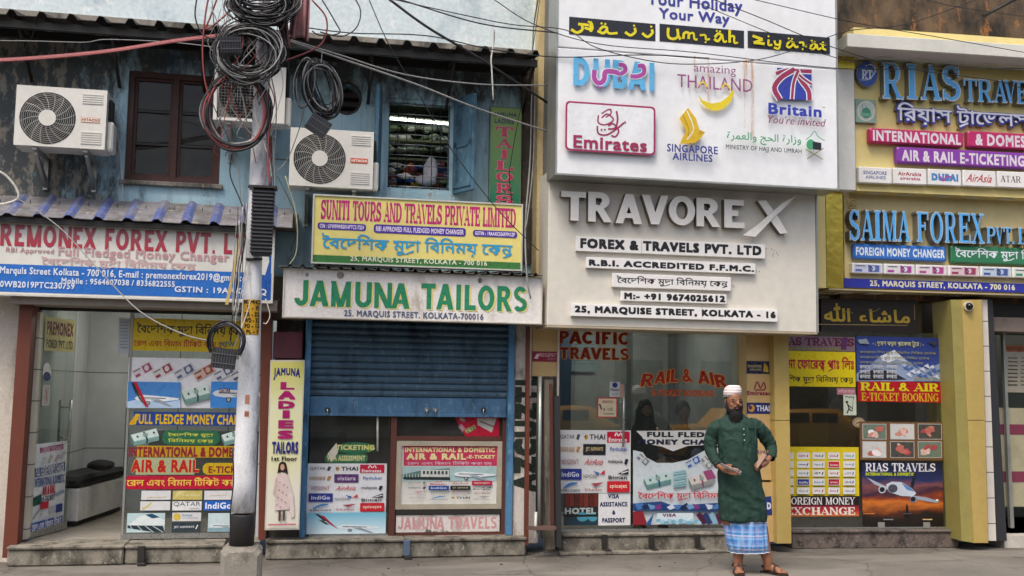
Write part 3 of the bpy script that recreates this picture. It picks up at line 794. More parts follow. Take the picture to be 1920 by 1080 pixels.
doorF = Frame(0, 0, 0); _p = F1.P(68, 800, -.02); _q = F1.P(139, 800, -.78); doorF.o = Vector((_p.x, _p.y, 0)); _d = (_q - _p); _d.z = 0; _d.normalize(); doorF.sd = _d; doorF.nd = Vector((_d.y, -_d.x, 0))
GD = thing('glass_door', 'frameless glass shop door standing open inward with long steel pull handles', 'door', doorF.o)
wd = doorF.hit(134, 800)[0]
mb = MB(); mb.box(doorF, .0, wd, zs1 + .02, 2.58, -.012, 0, M_GLASS); mb.build('pane', GD)
mb = MB(); mb.box(doorF, 0, wd, zs1 + .015, zs1 + .09, -.02, .008, M_STEEL); mb.box(doorF, 0, wd, 2.53, 2.6, -.02, .008, M_STEEL); mb.build('rail', GD)
for nn_ in (.05, -.06):
    x = doorF.hit(122, 790)[0]; mb = MB(); mb.tube([doorF.W(x, nn_, 1.05), doorF.W(x, nn_, 1.5)], .014, M_STEEL, 10)
    for z in (1.12, 1.43): mb.tube([doorF.W(x, nn_, z), doorF.W(x, 0, z)], .008, M_STEEL, 8)
    mb.build('handle', GD)
pr = Print(doorF, .003); pr.rect(84, 597, 140, 659, '#c9c48a'); pr.text('PREMONEX', 88, 138, 604, 630, '#6a2338', bold=.04); pr.text('FOREX PVT. LTD.', 87, 138, 638, 654, '#4a3a3e', bold=.03)
tag(pr.build('sticker', None, doorF.P(112, 628)), 'pale yellow name sticker with maroon lettering high on the open glass door', 'sticker')
pr = Print(doorF, .003); pr.ell(88, 698, 8, 18, '#dddddd'); pr.ell(88, 706, 7, 9, '#30406a'); tag(pr.build('sticker', None, doorF.P(88, 698)), 'small oval white and navy sticker halfway up the open glass door', 'sticker')
pr = Print(doorF, .003); pr.rect(80, 722, 93, 760, '#d5d0cc'); pr.rect(82, 724, 91, 758, '#b9b0ac'); pr.line([(86, 730), (88, 752)], 1.5, '#a04a4a'); tag(pr.build('sticker', None, doorF.P(87, 740)), 'small grey rectangular sticker below the oval one on the open glass door', 'sticker')
pr = Print(doorF, .003)
pr.poly([(54, 1001), (118, 984), (127, 826), (67, 833)], '#dfe2e6')
pr.poly([(75, 850), (119, 842), (119, 832), (75, 840)], '#8a3060'); pr.text('CURRENCY EXCHANGE', 78, 117, 837, 847, '#e8c8d8', bold=.03)
for i, (x, y) in enumerate([(78, 866), (90, 862), (103, 860), (113, 855)]): pr.line([(x, y + 6), (x + 8, y - 8)], 6, ['#c9cdc9', '#b4b9b4', '#c2a9a9', '#b4b9c4'][i])
pr.poly([(66, 895), (122, 883), (122, 866), (66, 878)], '#1e3f78'); pr.text('FULL FLEDGE MONEY CHANGER', 68, 120, 872, 889, '#e8eaf0', bold=.03)
pr.text('INTERNATIONAL & DOMESTIC', 66, 121, 893, 909, '#26488c', bold=.03); pr.text('AIR & RAIL', 80, 104, 910, 927, '#c02a3a', bold=.05); pr.text('E-TICKET', 80, 103, 929, 939, '#1f2a44', bold=.03)
pr.poly([(62, 950), (78, 944), (78, 926), (62, 934)], '#20524a'); pr.line([(104, 928), (121, 920)], 6, '#8fa3b8'); pr.line([(62, 974), (76, 954)], 3, '#b0a8a0')
pr.rect(76, 941, 91, 954, '#c8243a'); pr.rect(92, 949, 104, 962, '#b9bdc4'); pr.rect(105, 945, 117, 960, '#26408c'); pr.rect(78, 957, 90, 968, '#dcdfe2')
pr.poly([(56, 998), (117, 980), (118, 966), (57, 982)], '#1f4a9c'); pr.text('েরল এবং িবমান িটিকট', 60, 115, 973, 990, '#e8eaf0', 'bn', .02)
tag(pr.build('poster', None, doorF.P(90, 915)), 'tall white and blue fare poster on the lower half of the open glass door', 'poster')

def fill_light(F, s, n, z, L_, e, label):  # added out-of-view fill lamp that brightens a shop interior
    r = thing('added_fill_light', label, 'light', F.W(s, n, z)); mb = MB(); mb.box(F, s - L_ / 2, s + L_ / 2, z - .02, z, n - .06, n + .06, paint('#dddddd'), .004); mb.build('housing', r)
    mb = MB(); mb.box(F, s - L_ / 2 + .02, s + L_ / 2 - .02, z - .035, z - .021, n - .045, n + .045, glow('#fff6e6', e)); mb.build('tube', r)
fill_light(F1, sx(300, n=-1.3), -1.2, 2.715, 1.3, 24, 'added white fill light on the ceiling of the left shop above the bench')
fill_light(F1, sx(760, n=-1.0), -1.0, 2.595, 1.0, 3, 'added dim fill light on the ceiling of the tailors shop')
# bench inside
bn = thing('waiting_bench', 'long white box bench with black cushion inside the left shop', 'bench', F1.W(sx(150, n=-.9), -1.2, zs1))
b0, b1 = F1.hit(125, 880, -.62)[0], F1.hit(215, 880, -1.2)[0]
Gb = Frame(0, 0, 0); p0 = F1.P(122, 970, -.55); p1 = F1.P(228, 970, -2.3); Gb.o = Vector((p0.x, p0.y, 0)); dd = p1 - p0; dd.z = 0; ln = min(dd.length, 1.5); dd.normalize(); Gb.sd = dd; Gb.nd = Vector((dd.y, -dd.x, 0))
mb = MB(); mb.box(Gb, .35, .35 + ln, zs1 + .06, .58, -.42, 0, paint('#dcdcd8', .4), .01); mb.box(Gb, .38, .32 + ln, zs1 + .01, zs1 + .06, -.38, -.04, M_DARK); mb.build('base', bn)
mb = MB(); mb.box(Gb, .34, .36 + ln, .585, .70, -.43, .01, paint('#17181c', .55), .04); mb.build('cushion', bn)
mb = MB(); lump(mb, F1, 190, 872, -1.35, 26, 10, .16, paint('#15161a', .7), 8, 14, 8, .1); mb.build('cushion', bn)

# fixed pane with the stickers
pn = MB(); a, b, c, d = F1.R(237, 588, 470, 1010, .0); pn.box(F1, a, b, zs1 + .03, d, -.012, 0, M_GLASS); pn.build('shop_pane', BB)
mb = MB(); mb.box(F1, a, b, zs1 + .003, zs1 + .05, -.04, .03, M_STEEL); mb.box(F1, a, a + .02, zs1 + .05, d, -.03, .012, M_ALU); mb.build('pane_channel', BB)
pr = Print(F1, -.05); pr.rect(222, 597, 243, 663, '#b9bfc4')
for k in range(9): pr.line([(225, 604 + k * 6), (240, 604 + k * 6)], 1.6, '#8d959c')
tag(pr.build('wall_calendar', None, F1.P(232, 660, -.05)), 'small pale printed calendar sheet hanging beside the yellow window banner', 'calendar')

# ------------------------------------------------------------------ print helpers for posters
BN_FX = 'ৈবেদিশক মুদ^া িবিনময় েকন_দ^'
BN_RAIL = 'েরল এবং িবমান িটিকট করা হয়'
def plane_pic(pr, x0, y0, x1, y1, body='#f2f3f4', flip=False, eng=True, tail=None):
    """a flat printed airliner inside the px box"""
    w, h = x1 - x0, y1 - y0
    X = (lambda u: x1 - u * w) if flip else (lambda u: x0 + u * w)
    Y = lambda v: y0 + v * h
    pr.poly([(X(.0), Y(.48)), (X(.06), Y(.38)), (X(.2), Y(.3)), (X(.75), Y(.42)), (X(1), Y(.5)), (X(.98), Y(.58)), (X(.7), Y(.66)), (X(.2), Y(.66)), (X(.05), Y(.6))], body)
    pr.poly([(X(.35), Y(.55)), (X(.55), Y(.55)), (X(.86), Y(.95)), (X(.76), Y(.95))], '#9aa3ac')
    if tail: pr.poly([(X(.8), Y(.45)), (X(.93), Y(.0)), (X(1), Y(.02)), (X(.97), Y(.5))], tail)
    if eng:
        pr.ell(X(.3), Y(.76), w * .05, h * .11, '#39424c', 12); pr.ell(X(.3), Y(.76), w * .03, h * .07, '#a8b0b8', 12)
    pr.line([(X(.12), Y(.46)), (X(.7), Y(.5))], h * .04, '#56606c')
def note(pr, cx, cy, w, h, ang, base, spot):
    ca, sa = math.cos(ang), math.sin(ang); q = lambda u, v: (cx + u * w * ca - v * h * sa, cy + u * w * sa + v * h * ca)
    pr.poly([q(-.5, -.5), q(.5, -.5), q(.5, .5), q(-.5, .5)], base)
    pr.poly([q(.02, -.4), q(.42, -.4), q(.42, .4), q(.02, .4)], spot)
    pr.poly([q(-.44, .1), q(-.2, .1), q(-.2, .38), q(-.44, .38)], spot)
    pr.ell(*q(.2, -.02), h * .25, h * .3, base, 10); pr.line([q(-.44, -.3), q(-.08, -.3)], h * .1, '#4d4a50')
def bundle(pr, x0, y0, x1, y1, top='#c9dad2', side='#8fb3ab', band='#24424c'):
    w, h = x1 - x0, y1 - y0; q = lambda u, v: (x0 + u * w, y0 + v * h)
    pr.poly([q(0, .38), q(.9, 0), q(1, .42), q(.12, .74)], top); pr.poly([q(.12, .74), q(1, .42), q(1, .68), q(.12, 1)], side); pr.poly([q(0, .38), q(.12, .74), q(.12, 1), q(.0, .62)], '#5f8580')
    for k in range(3): pr.line([q(.12, .8 + k * .07), q(1, .48 + k * .07)], h * .025, '#4f7a76')
    pr.line([q(.46, .2), q(.58, .6), q(.58, .84)], w * .06, band); pr.ell(*q(.52, .37), w * .09, h * .12, '#8aa49c', 12); pr.ell(*q(.24, .47), w * .04, h * .06, '#34505a', 8); pr.ell(*q(.82, .24), w * .04, h * .06, '#34505a', 8)
def logos(pr, x0, y0, x1, y1, cells, cols):
    """grid of small airline cards; a cell is (kind, text, ink, ground)"""
    rows = (len(cells) + cols - 1) // cols; cw, chh = (x1 - x0) / cols, (y1 - y0) / rows
    for i, c in enumerate(cells):
        if not c: continue
        k, t, ic, g = c; r, q = divmod(i, cols); a, b = x0 + q * cw, y0 + r * chh
        if g: pr.rect(a + cw * .03, b + chh * .06, a + cw * .97, b + chh * .94, g)
        if k == 't': pr.text(t, a + cw * .14, a + cw * .86, b + chh * .3, b + chh * .7, ic, bold=.02)
        elif k == 'tm': pr.text(t, a + cw * .08, a + cw * .68, b + chh * .3, b + chh * .68, ic, bold=.01); pr.poly([(a + cw * .74, b + chh * .65), (a + cw * .8, b + chh * .25), (a + cw * .92, b + chh * .3), (a + cw * .84, b + chh * .75)], ic)
        elif k == 'mt': pr.ell(a + cw * .16, b + chh * .5, cw * .08, chh * .22, '#c9a03a', 12); pr.ell(a + cw * .12, b + chh * .46, cw * .035, chh * .1, '#5a3a7a', 8); pr.text(t, a + cw * .3, a + cw * .95, b + chh * .28, b + chh * .7, ic, bold=.03)
        elif k == 'em': pr.curve([(a + cw * .35, b + chh * .42), (a + cw * .42, b + chh * .15), (a + cw * .5, b + chh * .4), (a + cw * .6, b + chh * .18), (a + cw * .66, b + chh * .44)], chh * .1, ic); pr.text(t, a + cw * .1, a + cw * .85, b + chh * .55, b + chh * .88, ic, bold=.03)
        elif k == 's': pr.text(t, a + cw * .12, a + cw * .88, b + chh * .25, b + chh * .75, ic, bold=.0, slant=.5)
        elif k == 'w': pr.poly([(a + cw * .35, b + chh * .25), (a + cw * .9, b + chh * .15), (a + cw * .55, b + chh * .5)], ic); pr.text(t, a + cw * .1, a + cw * .8, b + chh * .62, b + chh * .85, ic, bold=.02)
        elif k == 'f': pr.text(t, a + cw * .05, a + cw * .62, b + chh * .5, b + chh * .8, '#4b4f58', bold=0); pr.poly([(a + cw * .45, b + chh * .2), (a + cw * .72, b + chh * .4), (a + cw * .66, b + chh * .6)], '#2f68b8'); pr.poly([(a + cw * .7, b + chh * .55), (a + cw * .92, b + chh * .15), (a + cw * .95, b + chh * .45)], '#c8323a')
        elif k == 'z': pr.poly([(a + cw * .45, b + chh * .5), (a + cw * .92, b + chh * .05), (a + cw * .92, b + chh * .5)], '#1d2430'); pr.line([(a + cw * .62, b + chh * .42), (a + cw * .9, b + chh * .25)], chh * .08, '#e8e8e8'); pr.text(t, a + cw * .08, a + cw * .86, b + chh * .6, b + chh * .9, ic, bold=.03)
        elif k == 'b': pr.curve([(a + cw * .2, b + chh * .65), (a + cw * .5, b + chh * .3), (a + cw * .8, b + chh * .2)], chh * .22, '#3f7fc0', True); pr.text(t, a + cw * .05, a + cw * .9, b + chh * .72, b + chh * .9, ic, bold=.02)
AIR = [('tm', 'QATAR', '#4a4f5c', None), ('mt', 'THAI', '#2a2a34', None), ('em', 'Emirates', '#f4eef0', '#c8203f'),
       ('tm', 'SINGAPORE AIRLINES', '#b98a4a', None), ('t', 'JET AIRWAYS', '#d8c48a', '#24262e'), ('t', 'flydubai', '#5a74b8', None),
       ('t', 'REGENT', '#b8848c', None), ('s', 'AirAsia', '#c8303f', None), ('tm', 'malaysia', '#22263a', None),
       ('t', 'IndiGo', '#e8ecf8', '#2a3a8c'), ('f', 'NOVOAIR', '#333', None), ('z', 'Biman', '#20242c', None),
       ('b', 'AIRLINES', '#333a48', None), ('w', 'SriLankan', '#a0444c', None), ('t', 'spicejet', '#f6e6c8', '#c8202f')]

# ------------------------------------------------------------------ stickers on the left shop pane
def sticker(F, n, loc, label, cat, name, fn, group=None):
    pr = Print(F, n, .0003 if n < 0 else .0006); fn(pr); o = pr.build(name, None, F.P(loc[0], loc[1], n)); return tag(o, label, cat, group)
G0 = .002
def f(pr):
    pr.rect(244, 599, 470, 659, '#d2b414'); pr.text(BN_FX, 256, 462, 606, 632, '#2a2a1e', 'bn', .03)
    pr.text(BN_RAIL, 251, 425, 636, 653, '#b02a1a', 'bn', .03); pr.text('NEW', 413, 440, 640, 650, '#5a7a6a', bold=.04)
sticker(F1, G0, (350, 629), 'wide yellow banner with black and red Bengali lettering topping the left shop pane', 'banner', 'banner', f)
def f(pr):
    pr.rect(239, 672, 470, 765, '#e2e3e6')
    for i, (x, b, s) in enumerate([(268, '#d9cfd2', '#a0506a'), (306, '#d6d0cf', '#983848'), (346, '#cdd0d6', '#5a6480'), (383, '#d0b0a0', '#984a34'), (420, '#d3d5da', '#666c80'), (452, '#d5d5d5', '#556')]): note(pr, x, 694 + i * 1.2, 40, 18, -.5, b, s)
    pr.rect(239, 716, 338, 765, '#4a88cc'); pr.poly([(239, 753), (262, 748), (300, 756), (338, 750), (338, 765), (239, 765)], '#b8d2ec')
    plane_pic(pr, 252, 730, 336, 764, '#eef2f6'); pr.poly([(249, 716), (256, 716), (279, 764), (272, 762)], '#c0203a'); pr.poly([(246, 718), (251, 718), (262, 742), (254, 738)], '#26282c'); pr.poly([(251, 730), (257, 736), (272, 760), (262, 750)], '#2c5f3c')
    bundle(pr, 341, 720, 393, 759); pr.rect(395, 716, 470, 765, '#3f86d0'); plane_pic(pr, 398, 716, 500, 760, '#cdd2d6'); pr.text('QATAR', 411, 432, 728, 737, '#6a2848', bold=.03)
sticker(F1, G0, (350, 718), 'white collage poster with six banknotes, a cash bundle and two airliners on blue', 'poster', 'poster', f)
def f(pr):
    pr.rect(250, 773, 470, 798, '#1d4492'); pr.poly([(240, 797), (255, 776), (262, 776), (254, 796)], '#d8a81e'); pr.text('FULL FLEDGE MONEY CHANGER', 253, 478, 777, 796, '#e0b820', bold=.04)
sticker(F1, G0, (350, 786), 'narrow blue strip with yellow money changer lettering on the left shop pane', 'banner', 'banner', f)
sticker(F1, G0, (270, 820), 'mint green cash bundle cut-out below the blue strip, left of the green oval', 'sticker', 'sticker', lambda pr: bundle(pr, 245, 803, 298, 836, '#cfe2dc', '#9cc0b8'))
def f(pr): pr.rrect(304, 807, 412, 834, 12, '#2a6a4c'); pr.text('ৈবেদিশক মুদ^া', 315, 400, 811, 820, '#cfd04a', 'bn', .02); pr.text('িবিনময় েকন_দ^', 315, 400, 822, 831, '#cfd04a', 'bn', .02)
sticker(F1, G0, (358, 820), 'rounded green sticker with two lines of yellow Bengali script', 'sticker', 'sticker', f)
sticker(F1, G0, (428, 820), 'mint green cash bundle cut-out right of the green oval, beside the white pole', 'sticker', 'sticker', lambda pr: bundle(pr, 415, 803, 462, 836, '#cfe2dc', '#9cc0b8'))
def f(pr): pr.rect(256, 836, 470, 858, '#b89a1c'); pr.text('INTERNATIONAL & DOMESTIC', 241, 470, 838, 857, '#8a1f2c', bold=.05)
sticker(F1, G0, (350, 847), 'ochre strip with dark red international and domestic lettering', 'banner', 'banner', f)
def f(pr): pr.rect(255, 857, 365, 890, '#a8b08a'); pr.text('AIR & RAIL', 246, 373, 862, 886, '#b81c22', bold=.04, outline='#e0b040', ow=.045)
sticker(F1, G0, (310, 874), 'big red air and rail lettering edged in yellow on the left shop pane', 'lettering', 'lettering', f)
def f(pr): pr.rrect(380, 868, 470, 890, 10, '#c8a81c'); pr.text('E-TICKET', 391, 462, 874, 887, '#8a1f2c', bold=.04)
sticker(F1, G0, (425, 879), 'rounded yellow sticker with dark red ticket lettering beside the big red letters', 'sticker', 'sticker', f)
def f(pr): pr.rrect(231, 892, 478, 917, 12, '#b81236'); pr.text(BN_RAIL, 237, 474, 895, 914, '#e6c850', 'bn', .03)
sticker(F1, G0, (350, 904), 'long crimson rounded strip with yellow Bengali lettering', 'banner', 'banner', f)
def card(x0, y0, x1, y1, label, fn, g='#d9dadb', n=G0):
    def f(pr): pr.rect(x0, y0, x1, y1, g); fn(pr)
    return sticker(F1, n, ((x0 + x1) / 2, (y0 + y1) / 2), label, 'sticker', 'sticker', f, 'small airline cards on the left shop pane')
card(265, 920, 320, 937, 'blank looking faded white card, top left of the small card rows', lambda p: p.line([(275, 933), (312, 932)], 1.5, '#cbb98a'))
card(324, 920, 379, 937, 'faded gold card with pale rays in the top row of small cards', lambda p: (p.poly([(324, 937), (350, 920), (332, 920)], '#d8cd8a'), p.text('Royal Brunei', 342, 374, 926, 931, '#e6e0c0')), '#c9b96a')
card(383, 920, 437, 937, 'faded white card, right end of the top card row beside the pole', lambda p: p.line([(392, 930), (425, 928)], 1.5, '#c9bf9a'))
card(263, 940, 319, 957, 'faded white card with a pale yellow wing stroke', lambda p: p.curve([(266, 954), (276, 950), (284, 942)], 3, '#cfc06a'))
card(323, 940, 378, 957, 'white card with large grey capital letters, middle of the second row', lambda p: (p.text('QATAR', 325, 376, 941, 950, '#3c3e44', bold=.0), p.text('AIRWAYS', 355, 374, 952.5, 955, '#88898c')), '#e2e3e4')
card(382, 939, 438, 957, 'bright blue card with white lettering beside the pole', lambda p: p.text('IndiGo', 385, 434, 942, 954, '#eef2fa', bold=.03), '#1f62c0')
card(323, 961, 377, 977, 'white card with a yellow disc and small blue lettering', lambda p: (p.ell(332, 969, 7, 7, '#d8bc50'), p.text('Etihad', 342, 360, 964, 968, '#4a86b0'), p.line([(342, 971), (372, 971)], 1, '#9aa')))
card(322, 979, 376, 998, 'dark slate card with small white lettering under the yellow disc card', lambda p: (p.text('JET AIRWAYS', 326, 364, 986, 991, '#d8dde0', bold=.03), p.line([(367, 992), (371, 984)], 2, '#e8e8e8')), '#2f3c44')
def f(pr):
    pr.rect(238, 962, 309, 998, '#bcd4d6'); pr.poly([(240, 985), (262, 968), (280, 964), (309, 975), (309, 984), (250, 986)], '#dfe9ea'); pr.poly([(272, 965), (285, 963), (300, 970), (285, 972)], '#24506a')
    pr.poly([(239, 985), (305, 986), (309, 998), (290, 998), (239, 990)], '#233640')
    for k in range(4): pr.line([(244 + k * 14, 986), (252 + k * 18, 998)], 1.2, '#d0dcdc')
sticker(F1, G0, (273, 980), 'pale picture of a fast train at the bottom left of the pane', 'picture', 'picture', f)
def f(pr): pr.rect(390, 962, 450, 997, '#c9dcdf'); plane_pic(pr, 392, 975, 455, 997, '#dfe7ea'); pr.poly([(390, 990), (450, 988), (450, 997), (390, 997)], '#88a8b0')
sticker(F1, G0, (415, 980), 'pale picture of an airliner at the bottom right of the pane', 'picture', 'picture', f)

# ------------------------------------------------------------------ left sign and its awning
def sign_box(F, x0, y0, x1, y1, n0, n1, fm, mf, fw, name, label, cat='sign'):
    a, b, c, d = F.R(x0, y0, x1, y1, n1); r = thing(name, label, cat, F.W((a + b) / 2, (n0 + n1) / 2, c))
    mb = MB(); mb.box(F, a + fw, b - fw, c + fw, d - fw, n0, n1 - .012, fm); mb.build('panel', r)
    mb = MB(); frame_ring(mb, F, a, b, c, d, fw, n0 - .002, n1, mf); mb.build('frame', r)
    return r
NP = .50
r = sign_box(F1, -76, 418, 514, 560, .32, NP, paint('#dddcd4', .45, 0, .12, 2), paint('#dad7cf', .4, .1, .2), .018, 'shop_sign', 'long white and blue forex sign with faded red capital letters under the blue ribbed awning')
a, b, c, d = F1.R(-76, 418, 514, 560, NP)
pr = Print(F1, NP - .010)
def band(y0, y1, col, x0=-70, x1=509):   # a strip that follows the sign's own level, heights read at the sign's middle
    _, _, z0, z1 = F1.R(x0, y0, x1, y1, NP); n = pr.nn(); s0, s1 = a + .02, b - .02
    pr.mb.add([F1.W(s0, n, z0), F1.W(s1, n, z0), F1.W(s1, n, z1), F1.W(s0, n, z1)], [(0, 1, 2, 3)], ink(col))
band(502, 553, '#2a6fc4')
pr.rect(488, 451, 508, 563, '#2458a8'); pr.poly([(470, 446), (500, 452), (505, 490), (497, 516), (470, 512)], '#dcdcd6')
def grad_ink():
    t = NT('fading_red_ink'); x = t.xyz(); z0, z1 = F1.R(-5, 434, 450, 470, NP)[2:]
    f_ = t.math('DIVIDE', t.math('SUBTRACT', x[2], z0 - .0), z1 - z0)
    t.base(t.mix(t.ramp(t.math('ADD', f_, t.math('MULTIPLY', t.noise(6, 4), .3)), [(.2, 0.), (1., 1.)]), lin('#b01f3c'), lin('#a8545c'))); t.rough(.5); return t.m
M_FADE = grad_ink()
pr.text('PREMONEX FOREX PVT. LTD.', -24, 492, 430, 469, None, 'block', m=M_FADE)
pr.text('RBI Approved', 11, 101, 465, 477, '#b98a8c', bold=.02); pr.text('Full Fledged Money Changer', 109, 430, 468, 490, '#c49a9c', bold=.03)
pr.text(BN_FX, 77, 367, 485, 505, '#d0aaaa', 'bn', .02)
pr.text('25, Marquis Street Kolkata - 700 016, E-mail : premonexforex2019@gmail.com', -26, 473, 506, 524, '#dfe6f2', bold=.035)
pr.text('Mobile : 9564607038 / 8336822555', 115, 328, 524, 535, '#dfe6f2', bold=.035); pr.text('CIN : U65990WB2019PTC230759', -85, 140, 527, 539, '#dfe6f2', bold=.035)
pr.text('GSTIN : 19AAKCP2Q', 327, 500, 539, 552, '#dfe6f2', bold=.035)
pr.build('lettering', r)
aw = thing('awning', 'weathered grey awning of ribbed sheet with faded blue ribs above the left sign', 'awning', F1.P(250, 410, .5))
z1 = F1.hit(250, 414, .58)[1]; z0 = F1.hit(300, 386, .1)[1]
M_AWG = m_grime('weathered_grey_sheet', '#807e82', '#57534e', '#aca698', .45, 4, 1, .2)
M_AWB = m_grime('faded_blue_rib', '#525f92', '#7d7d84', '#8f96b0', .5, 3, 1, .2)
ob = corrugated(F1, S_L - 3, F1.hit(548, 420, .58)[0], z0 + .04, z1, .06, .6, .262, .026, M_AWG, M_AWB, 'ribbed_sheet', aw)
mb = MB(); mb.box(F1, S_L - 3, F1.hit(512, 440, .55)[0], z1 - .06, z1 - .012, .52, .56, M_DARKM); mb.build('rail', aw)
mb = MB(); x = S_L
while x < F1.hit(530, 420, .58)[0]:
    mb.tube([F1.W(x + .21, .3, (z0 + z1) / 2 + .05), F1.W(x + .215, .3, (z0 + z1) / 2 + .085)], .004, M_DARKM, 5); x += .262
mb.build('roof_screws', aw)['kind'] = 'stuff'

# ------------------------------------------------------------------ air conditioners
def ac_unit(x0, y0, x1, y1, n0, n1, fx, fy, fr, label, brand=True, mesh=False):
    a, b, c, d = F1.R(x0, y0, x1, y1, n1); r = thing('air_conditioner', label, 'air conditioner', F1.W((a + b) / 2, (n0 + n1) / 2, c), 'outdoor units on the blue wall')
    wm = paint('#dcdad2', .4, 0, .18, 3, .03, True, '#8a8474')
    fs, fz = F1.hit(fx, fy, n1); R_ = fr * (b - a) / (x1 - x0)
    circ = [(fs + R_ * math.cos(i * math.pi / 18), fz + R_ * math.sin(i * math.pi / 18)) for i in range(36)]
    mb = sheet_holes(F1, [(a, c), (b, c), (b, d), (a, d)], [circ] if not mesh else [[(fs - R_, c + .03), (fs + R_, c + .03), (fs + R_, d - .03), (fs - R_, d - .03)]], n1 - .02, n1, wm)
    mb.box(F1, a + .002, b - .002, c + .002, d - .002, n0, n1 - .12, wm)
    for (p, q, u, v) in ((a, b, d - .015, d - .001), (a, b, c + .001, c + .015), (a + .001, a + .015, c + .016, d - .016), (b - .015, b - .001, c + .016, d - .016)): mb.box(F1, p, q, u, v, n1 - .1195, n1 - .0205, wm)
    mb.build('casing', r)
    mb = MB(); mb.disc(F1, fs, fz, R_ * .98, n1 - .118, n1 - .1, M_DARK)
    for k in range(4):
        t = k * math.pi / 2 + .4; pts = []
        for j in range(7):
            u = t + j * .12; w = R_ * (.2 + .7 * j / 6); pts.append(F1.W(fs + w * math.cos(u), n1 - .08, fz + w * math.sin(u)))
        mb.tube(pts, [.05 + .02 * j / 6 for j in range(7)][:7], paint('#2c2d2e', .5), 6)
    mb.build('fan', r)
    g = MB()
    if not mesh:
        for k in range(1, 11):
            rr = R_ * (.30 + .07 * k)
            g.tube([F1.W(fs + rr * math.cos(i * math.pi / 20), n1 + .012 - .012 * (k / 10) ** 2, fz + rr * math.sin(i * math.pi / 20)) for i in range(41)], .0024, paint('#b9b9b4', .4), 4, False)
        for k in range(16):
            t = k * math.pi / 8 + .1; pts = [F1.W(fs + R_ * w * math.cos(t + w * .5), n1 + .016 - .016 * w * w, fz + R_ * w * math.sin(t + w * .5)) for w in (.3, .5, .7, .85, 1.0)]
            g.tube(pts, .003, paint('#b9b9b4', .4), 4, False)
    else:
        k = fs - R_
        while k < fs + R_: g.tube([F1.W(k, n1, c + .03), F1.W(k, n1, d - .03)], .002, paint('#8a8a84', .4), 4); k += .03
        k = c + .03
        while k < d - .03: g.tube([F1.W(fs - R_, n1, k), F1.W(fs + R_, n1, k)], .002, paint('#8a8a84', .4), 4); k += .03
    g.build('fan_guard', r)
    if not mesh:
        mb = MB(); mb.disc(F1, fs, fz, R_ * .31, n1 + .0, n1 + .022, wm, 30); mb.build('hub', r)
        for grp in range(2):
            for k in range(5 if grp == 0 else 6):
                z = (d - .05 - k * .021) if grp == 0 else (c + .05 + k * .021)
                v = MB(); p0 = fs + R_ + .05; v.box(F1, p0, b - .035, z - .005, z + .005, n1 + .0005, n1 + .007, wm); v.build('louvre', r)
    if brand:
        zb = (c + d) / 2 - .01; s0 = fs + R_ + .045; s1 = b - .055; n = n1 + .001
        mb = MB(); mb.box(F1, s0, s1, zb - .024, zb + .024, n1, n1 + .004, paint('#c8743a' if brand == 1 else '#d2481e')); mb.box(F1, s0 + .004, s1 - .004, zb - .020, zb + .020, n1 + .004, n1 + .005, paint('#e8e4d8' if brand == 1 else '#cf4a20'))
        V, T = glyphs('HITACHI', 'sans', .05); X0, X1 = min(v[0] for v in V), max(v[0] for v in V); Y0, Y1 = min(v[1] for v in V), max(v[1] for v in V)
        mb.add([F1.W(s0 + .01 + (x - X0) / (X1 - X0) * (s1 - s0 - .02), n1 + .0056, zb - .013 + (y - Y0) / (Y1 - Y0) * .026) for x, y, _ in V], T, ink('#a8481c' if brand == 1 else '#efe6d8')); mb.build('badge', r)
    mb = MB(); mb.box(F1, b, b + .06, c + .0, (c + d) / 2 + .0, n0 + .05, n1 - .06, wm, .015); mb.box(F1, b, b + .035, (c + d) / 2 + .02, d - .06, n0 + .08, n1 - .1, M_DARKM, .01); mb.build('valve_cover', r)
    for u in (.22, .78):
        x = a + (b - a) * u; mb = MB(); mb.box(F1, x - .02, x + .02, c - .03, c - .001, .002, n1 - .03, M_ALU); mb.box(F1, x - .02, x + .02, c - .32, c - .031, .002, .03, M_ALU)
        mb.hexa([F1.W(x - .015, .03, c - .3), F1.W(x + .015, .03, c - .3), F1.W(x + .015, .03, c - .2), F1.W(x - .015, .03, c - .2), F1.W(x - .015, n1 - .1, c - .06), F1.W(x + .015, n1 - .1, c - .06), F1.W(x + .015, n1 - .1, c - .031), F1.W(x - .015, n1 - .1, c - .031)], M_ALU)
        mb.build('bracket', r)
    return r
ac_unit(28, 164, 199, 276, .24, .56, 89.5, 221.5, 53, 'white outdoor unit with white lettered badge on the mouldy wall at far left')
ac_unit(543, 243, 700, 351, .24, .56, 599.5, 297.5, 49, 'white outdoor unit with orange badge just above the yellow tours sign', 2)
ac_unit(401, 122, 535, 228, .2, .50, 458, 172, 48, 'white outdoor unit with dark mesh front half hidden behind the pole and cable coils', False, True)

